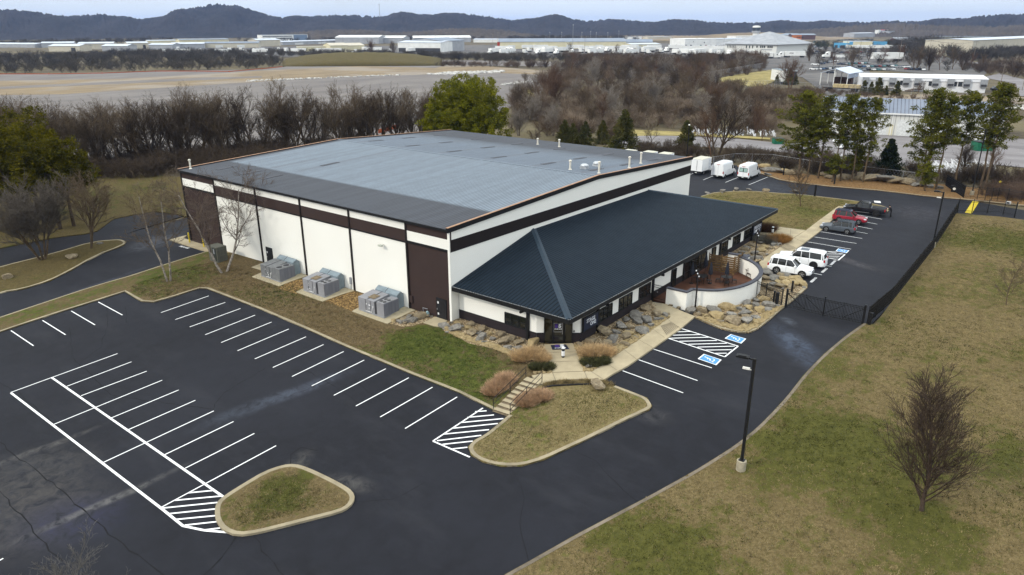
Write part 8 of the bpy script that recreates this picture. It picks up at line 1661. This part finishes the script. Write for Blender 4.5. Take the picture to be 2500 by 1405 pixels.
def riprap(poly, n, seed, label, s_=(.3, .9), z=-1.): 
    import bmesh
    rn = random.Random(seed); b = bmesh.new(); bmesh.ops.create_icosphere(b, subdivisions=1, radius=1); V0 = np.array([tuple(v.co) for v in b.verts]); F0 = np.array([[v.index for v in f.verts] for f in b.faces]); b.free(); VV, FF = [], []; k = 0
    for x, y in scatter_px(poly, n, seed, True, z): VV.append(V0*rn.uniform(*s_)*np.array([1.3, .9, .6])+np.array([x, y, z+.2])); FF.append(F0+k); k += len(V0)
    o = bpy.data.objects.new('riprap', mesh_np('riprap', np.concatenate(VV), np.concatenate(FF), mat('riprap_white', (.5, .48, .45), .9, var=.3, scale=.5))); col.objects.link(o); return tag(o, label, 'rubble', kind='stuff')
riprap([(1040, 183), (1100, 178), (1230, 174), (1230, 178), (1110, 184)], 260, 5, 'white rubble lying on the gravel field beside the green pine', (.5, 1.5))
riprap([(600, 198), (850, 188), (980, 183), (980, 185), (850, 190), (600, 201)], 200, 6, 'line of small pale rocks along the edge of the dry grass on the field', (.3, .8))
riprap([(1225, 207), (1300, 198), (1300, 201), (1225, 210)], 70, 7, 'dark rubble line at the end of the gravel field', (.4, .9))
riprap([(2050, 243), (2300, 252), (2560, 262), (2560, 272), (2300, 260), (2060, 248)], 500, 8, 'pale riprap along the ditch between the workshop and the modular office', (.3, .8))
# orange silt fence
for pts, lb, h_ in (([(-40, 183), (120, 183), (250, 181), (380, 176), (480, 176), (560, 177), (640, 170), (690, 165)], 'low orange silt fence along the far edge of the field', .45), ([(925, 326), (968, 314), (972, 312)], 'orange silt fence behind the warehouse roof among the trees', 1.1)):
    m = MB(); P = [Z(*p, -1) for p in pts]
    for a, b in zip(P, P[1:]): m.beam((*a, -.5), (*b, -.5), .15, h_); m.beam((*a, -1), (*a, .2), .2)
    tag(m.build('silt_fence', mat('silt_orange', (.38, .09, .035), .8, var=.2)), lb, 'fence')
# chain-link fences: posts, rails and a sparse mesh
def chain(pts, lb, h_=2.4, sp=3., z=-1., dense=.5):
    o = thing('chain_link_fence', lb, 'fence', (*Z(*pts[0], z), z)); ox, oy = o.location[:2]; P = [np.array(Z(*p, z))-np.array([ox, oy]) for p in pts]; a_ = MB(); b_ = MB(); c_ = MB()
    for p, q in zip(P, P[1:]):
        L = np.linalg.norm(q-p); n_ = max(1, int(L/sp)); b_.beam((*p, h_), (*q, h_), .07)
        for i in range(n_+1): r = p+(q-p)*i/n_; a_.beam((*r, 0), (*r, h_+.1), .08)
        k = int(L/dense)
        for i in range(k): r = p+(q-p)*i/k; s_ = p+(q-p)*min(1, (i+2.5)/k); c_.beam((*r, 0), (*s_, h_), .012); c_.beam((*s_, 0), (*r, h_), .012)
    a_.build('posts', galv, o); b_.build('top_rail', steel, o); c_.build('wire', galv, o)
chain([(1601, 208), (1720, 212), (1840, 217), (1905, 212)], 'chain-link fence with a bright top rail in front of the meadow', 3.2)
chain([(1715, 198), (1790, 184), (1862, 170)], 'tall grey chain-link fence climbing behind the meadow', 4.)
chain([(1890, 215), (1945, 217), (2040, 222), (2120, 230), (2200, 237), (2320, 243), (2500, 262)], 'chain-link fence in front of the modular office', 2.8)
chain([(1905, 167), (2000, 172)], 'chain-link gate fence across the grey yard', 3.)
chain([(1690, 415), (1790, 398), (1880, 400), (2000, 420), (2110, 432), (2250, 450)], 'chain-link fence in the brush behind the vans and boulders', 1.9, z=-.5)
# utility poles, light masts, antenna
def upole(px, yb, yt, lb, arms=1, z=-1., wd=.3, mtl=None, cat='utility pole', lampz=False):
    x, y = Z(px, yb, z); r_ = ray(px, yt); t = math.hypot(x-CAM[0], y-CAM[1])/math.hypot(r_[0], r_[1]); h_ = CAM[2]+t*r_[2]-z; o = thing('utility_pole' if not lampz else 'yard_light', lb, cat, (x, y, z), across); m = MB(); m.tube([(0, 0, 0), (0, 0, h_)], [wd/2, wd/3], 6); m.build('pole', mtl or mat('pole_wood', (.2, .17, .14), .9), o)
    if arms: m = MB(); m.beam((-1.6, 0, h_-.8), (1.6, 0, h_-.8), .18); m.build('crossarm', MATS.get('pole_wood') or steel, o)
    if lampz: m = MB(); m.lathe([(.25, h_), (.5, h_+.3), (.3, h_+.6)], 8); m.build('lamp', MATS['camera_white'], o)
    return (x, y, z+h_-.6)
mat('pole_wood', (.2, .17, .14), .9)
tops = [upole(2095, 152, 95, 'wooden utility pole left of the crowded lot'), upole(2192, 158, 94, 'wooden utility pole behind the crowded lot'), upole(2260, 172, 97, 'tall wooden utility pole in front of the dark wood'), upole(2375, 150, 100, 'wooden utility pole by the tan warehouse')]
for px, yb, yt, lb in ((2062, 150, 97, 'grey steel pole between the pyramid-roofed office and the blue shop'), (2130, 120, 96, 'short pole by the cream building'), (1216, 118, 78, 'pole with a transformer left of the long cream warehouse'), (1203, 118, 84, 'shorter pole left of the transformer pole'), (1119, 112, 80, 'pole behind the grey gabled warehouse'), (1064, 108, 82, 'pole behind the loading dock building'), (1700, 112, 92, 'pole in front of the white factory block'), (1766, 120, 92, 'pole at the left corner of the pyramid-roofed office'), (660, 112, 84, 'pole in front of the white modern block'), (785, 108, 86, 'pole right of the modern block'), (838, 112, 82, 'pole at the corner of the bright-roofed shed'), (2443, 205, 155, 'leaning utility pole right of the modular office'), (2495, 222, 172, 'utility pole at the right edge by the service road'), (1427, 140, 90, 'wooden pole rising over the semi tractors')):
    upole(px, yb, yt, lb)
m = MB()
for a, b in zip(tops, tops[1:]):
    for off in (-1, 0, 1): m.tube([tuple(np.array(a)*(1-t)+np.array(b)*t-np.array([0, 0, 4*t*(1-t)*1.5])+np.array([0, off, 0])) for t in (0, .25, .5, .75, 1)], .035, 3)
tag(m.build('power_lines', plastic), 'thin power lines strung between the wooden utility poles on the right', 'power line')
for i, (px, yb, yt) in enumerate([(1342, 106, 80), (1371, 106, 80), (1420, 107, 80), (1441, 106, 78), (1455, 106, 81), (1483, 106, 81), (1510, 105, 77), (1398, 120, 62)]): upole(px, yb, yt, ['yard light mast beyond the long warehouse, leftmost', 'yard light mast beyond the long warehouse, second', 'yard light mast beyond the long warehouse, third', 'yard light mast beyond the long warehouse, fourth', 'yard light mast beyond the long warehouse, fifth', 'yard light mast beyond the long warehouse, sixth', 'yard light mast beyond the long warehouse, seventh', 'tall thin red and white mast in front of the far hills'][i], 0, wd=.5, cat='light mast', lampz=True, mtl=galv)
x, y = Z(931, 100, -1); rr_ = 2650/math.dist((x, y), CAM[:2]); x = CAM[0]+(x-CAM[0])*rr_; y = CAM[1]+(y-CAM[1])*rr_; zr = CAM[2]+(hzpx(931)-50)*2650/CF; o = thing('radio_mast', 'thin lattice radio mast standing on the far hill ridge', 'mast', (x, y, zr-5)); m = MB(); hm = 5+(50-17)*2650/CF
for k in range(3): m.tube([(1.2*math.cos(k*2.1), 1.2*math.sin(k*2.1), 0), (.5*math.cos(k*2.1), .5*math.sin(k*2.1), hm)], .28, 4)
for k in range(14): m.beam((-1, 0, hm*k/14), (1, .5, hm*(k+1)/14), .2)
m.build('lattice', steel, o); m = MB(); m.box(-2, 2, -.5, .5, hm-3, hm-1.5); m.build('antenna', G_, o)
# tall pole beside the vans
x, y = G(1676, 392); o = thing('light_pole', 'dark light pole rising behind the warehouse roof near the box truck', 'light pole', (x, y, H(x, y))); m = MB(); m.tube([(0, 0, 0), (0, 0, 7.2)], .09, 6); m.build('pole', black_metal, o); m = MB(); m.lathe([(.1, 7.2), (.25, 7.3), (.1, 7.45)], 8); m.build('lamp', MATS['camera_white'], o)

# clutter of the far yards
fwood('leafless scrub scattered through the truck lots on the right', [(1960, 125), (2160, 118), (2350, 122), (2420, 150), (2400, 185), (2300, 178), (2080, 152), (1985, 160)], 150, 51, wm1, sr=(.3, .75))
fwood('leafless scrub along the fence in front of the modular office', [(1920, 225), (2060, 236), (2300, 252), (2560, 272), (2560, 262), (2320, 246), (2100, 232), (1960, 218)], 150, 52, wm2, sr=(.12, .3))
fwood('brown scrub on the slope by the service road at the upper right', [(2330, 180), (2440, 186), (2600, 200), (2600, 165), (2440, 158), (2340, 160)], 120, 53, wm2, sr=(.3, .8))
fwood('leafless scrub between the sheds and trucks on the left', [(250, 128), (640, 124), (960, 130), (960, 134), (640, 131), (300, 134)], 170, 54, wm1, sr=(.3, .7))
fwood('scrub beyond the far sheds under the hills', [(1240, 100), (1560, 98), (1560, 95), (1240, 96)], 160, 55, wm1, sr=(.6, 1.2))
car_rows([((2000, 140), (2160, 138)), ((1990, 132), (2150, 128)), ((2180, 128), (2300, 134)), ((2000, 160), (2050, 150)), ((1990, 178), (2050, 182))], 'the cluttered lots right of the pyramid-roofed office', 'cars in the cluttered lots', 6, .7)
# ================================================================ HAZE
hm_ = bpy.data.materials.new('haze_air'); hm_.use_nodes = True; t_ = hm_.node_tree; t_.nodes.clear(); ou = t_.nodes.new('ShaderNodeOutputMaterial'); pv = t_.nodes.new('ShaderNodeVolumePrincipled')
pv.inputs['Color'].default_value = (.38, .56, 1., 1); pv.inputs['Density'].default_value = 0.00006; pv.inputs['Anisotropy'].default_value = .1; t_.links.new(pv.outputs[0], ou.inputs['Volume'])
m = MB(); m.box(-9600, 9600, -9600, 9600, -6, 135); o = m.build('haze', hm_); tag(o, kind='stuff'); tag(o, 'thin bluish haze in the air over the distant hills and yards', 'haze')
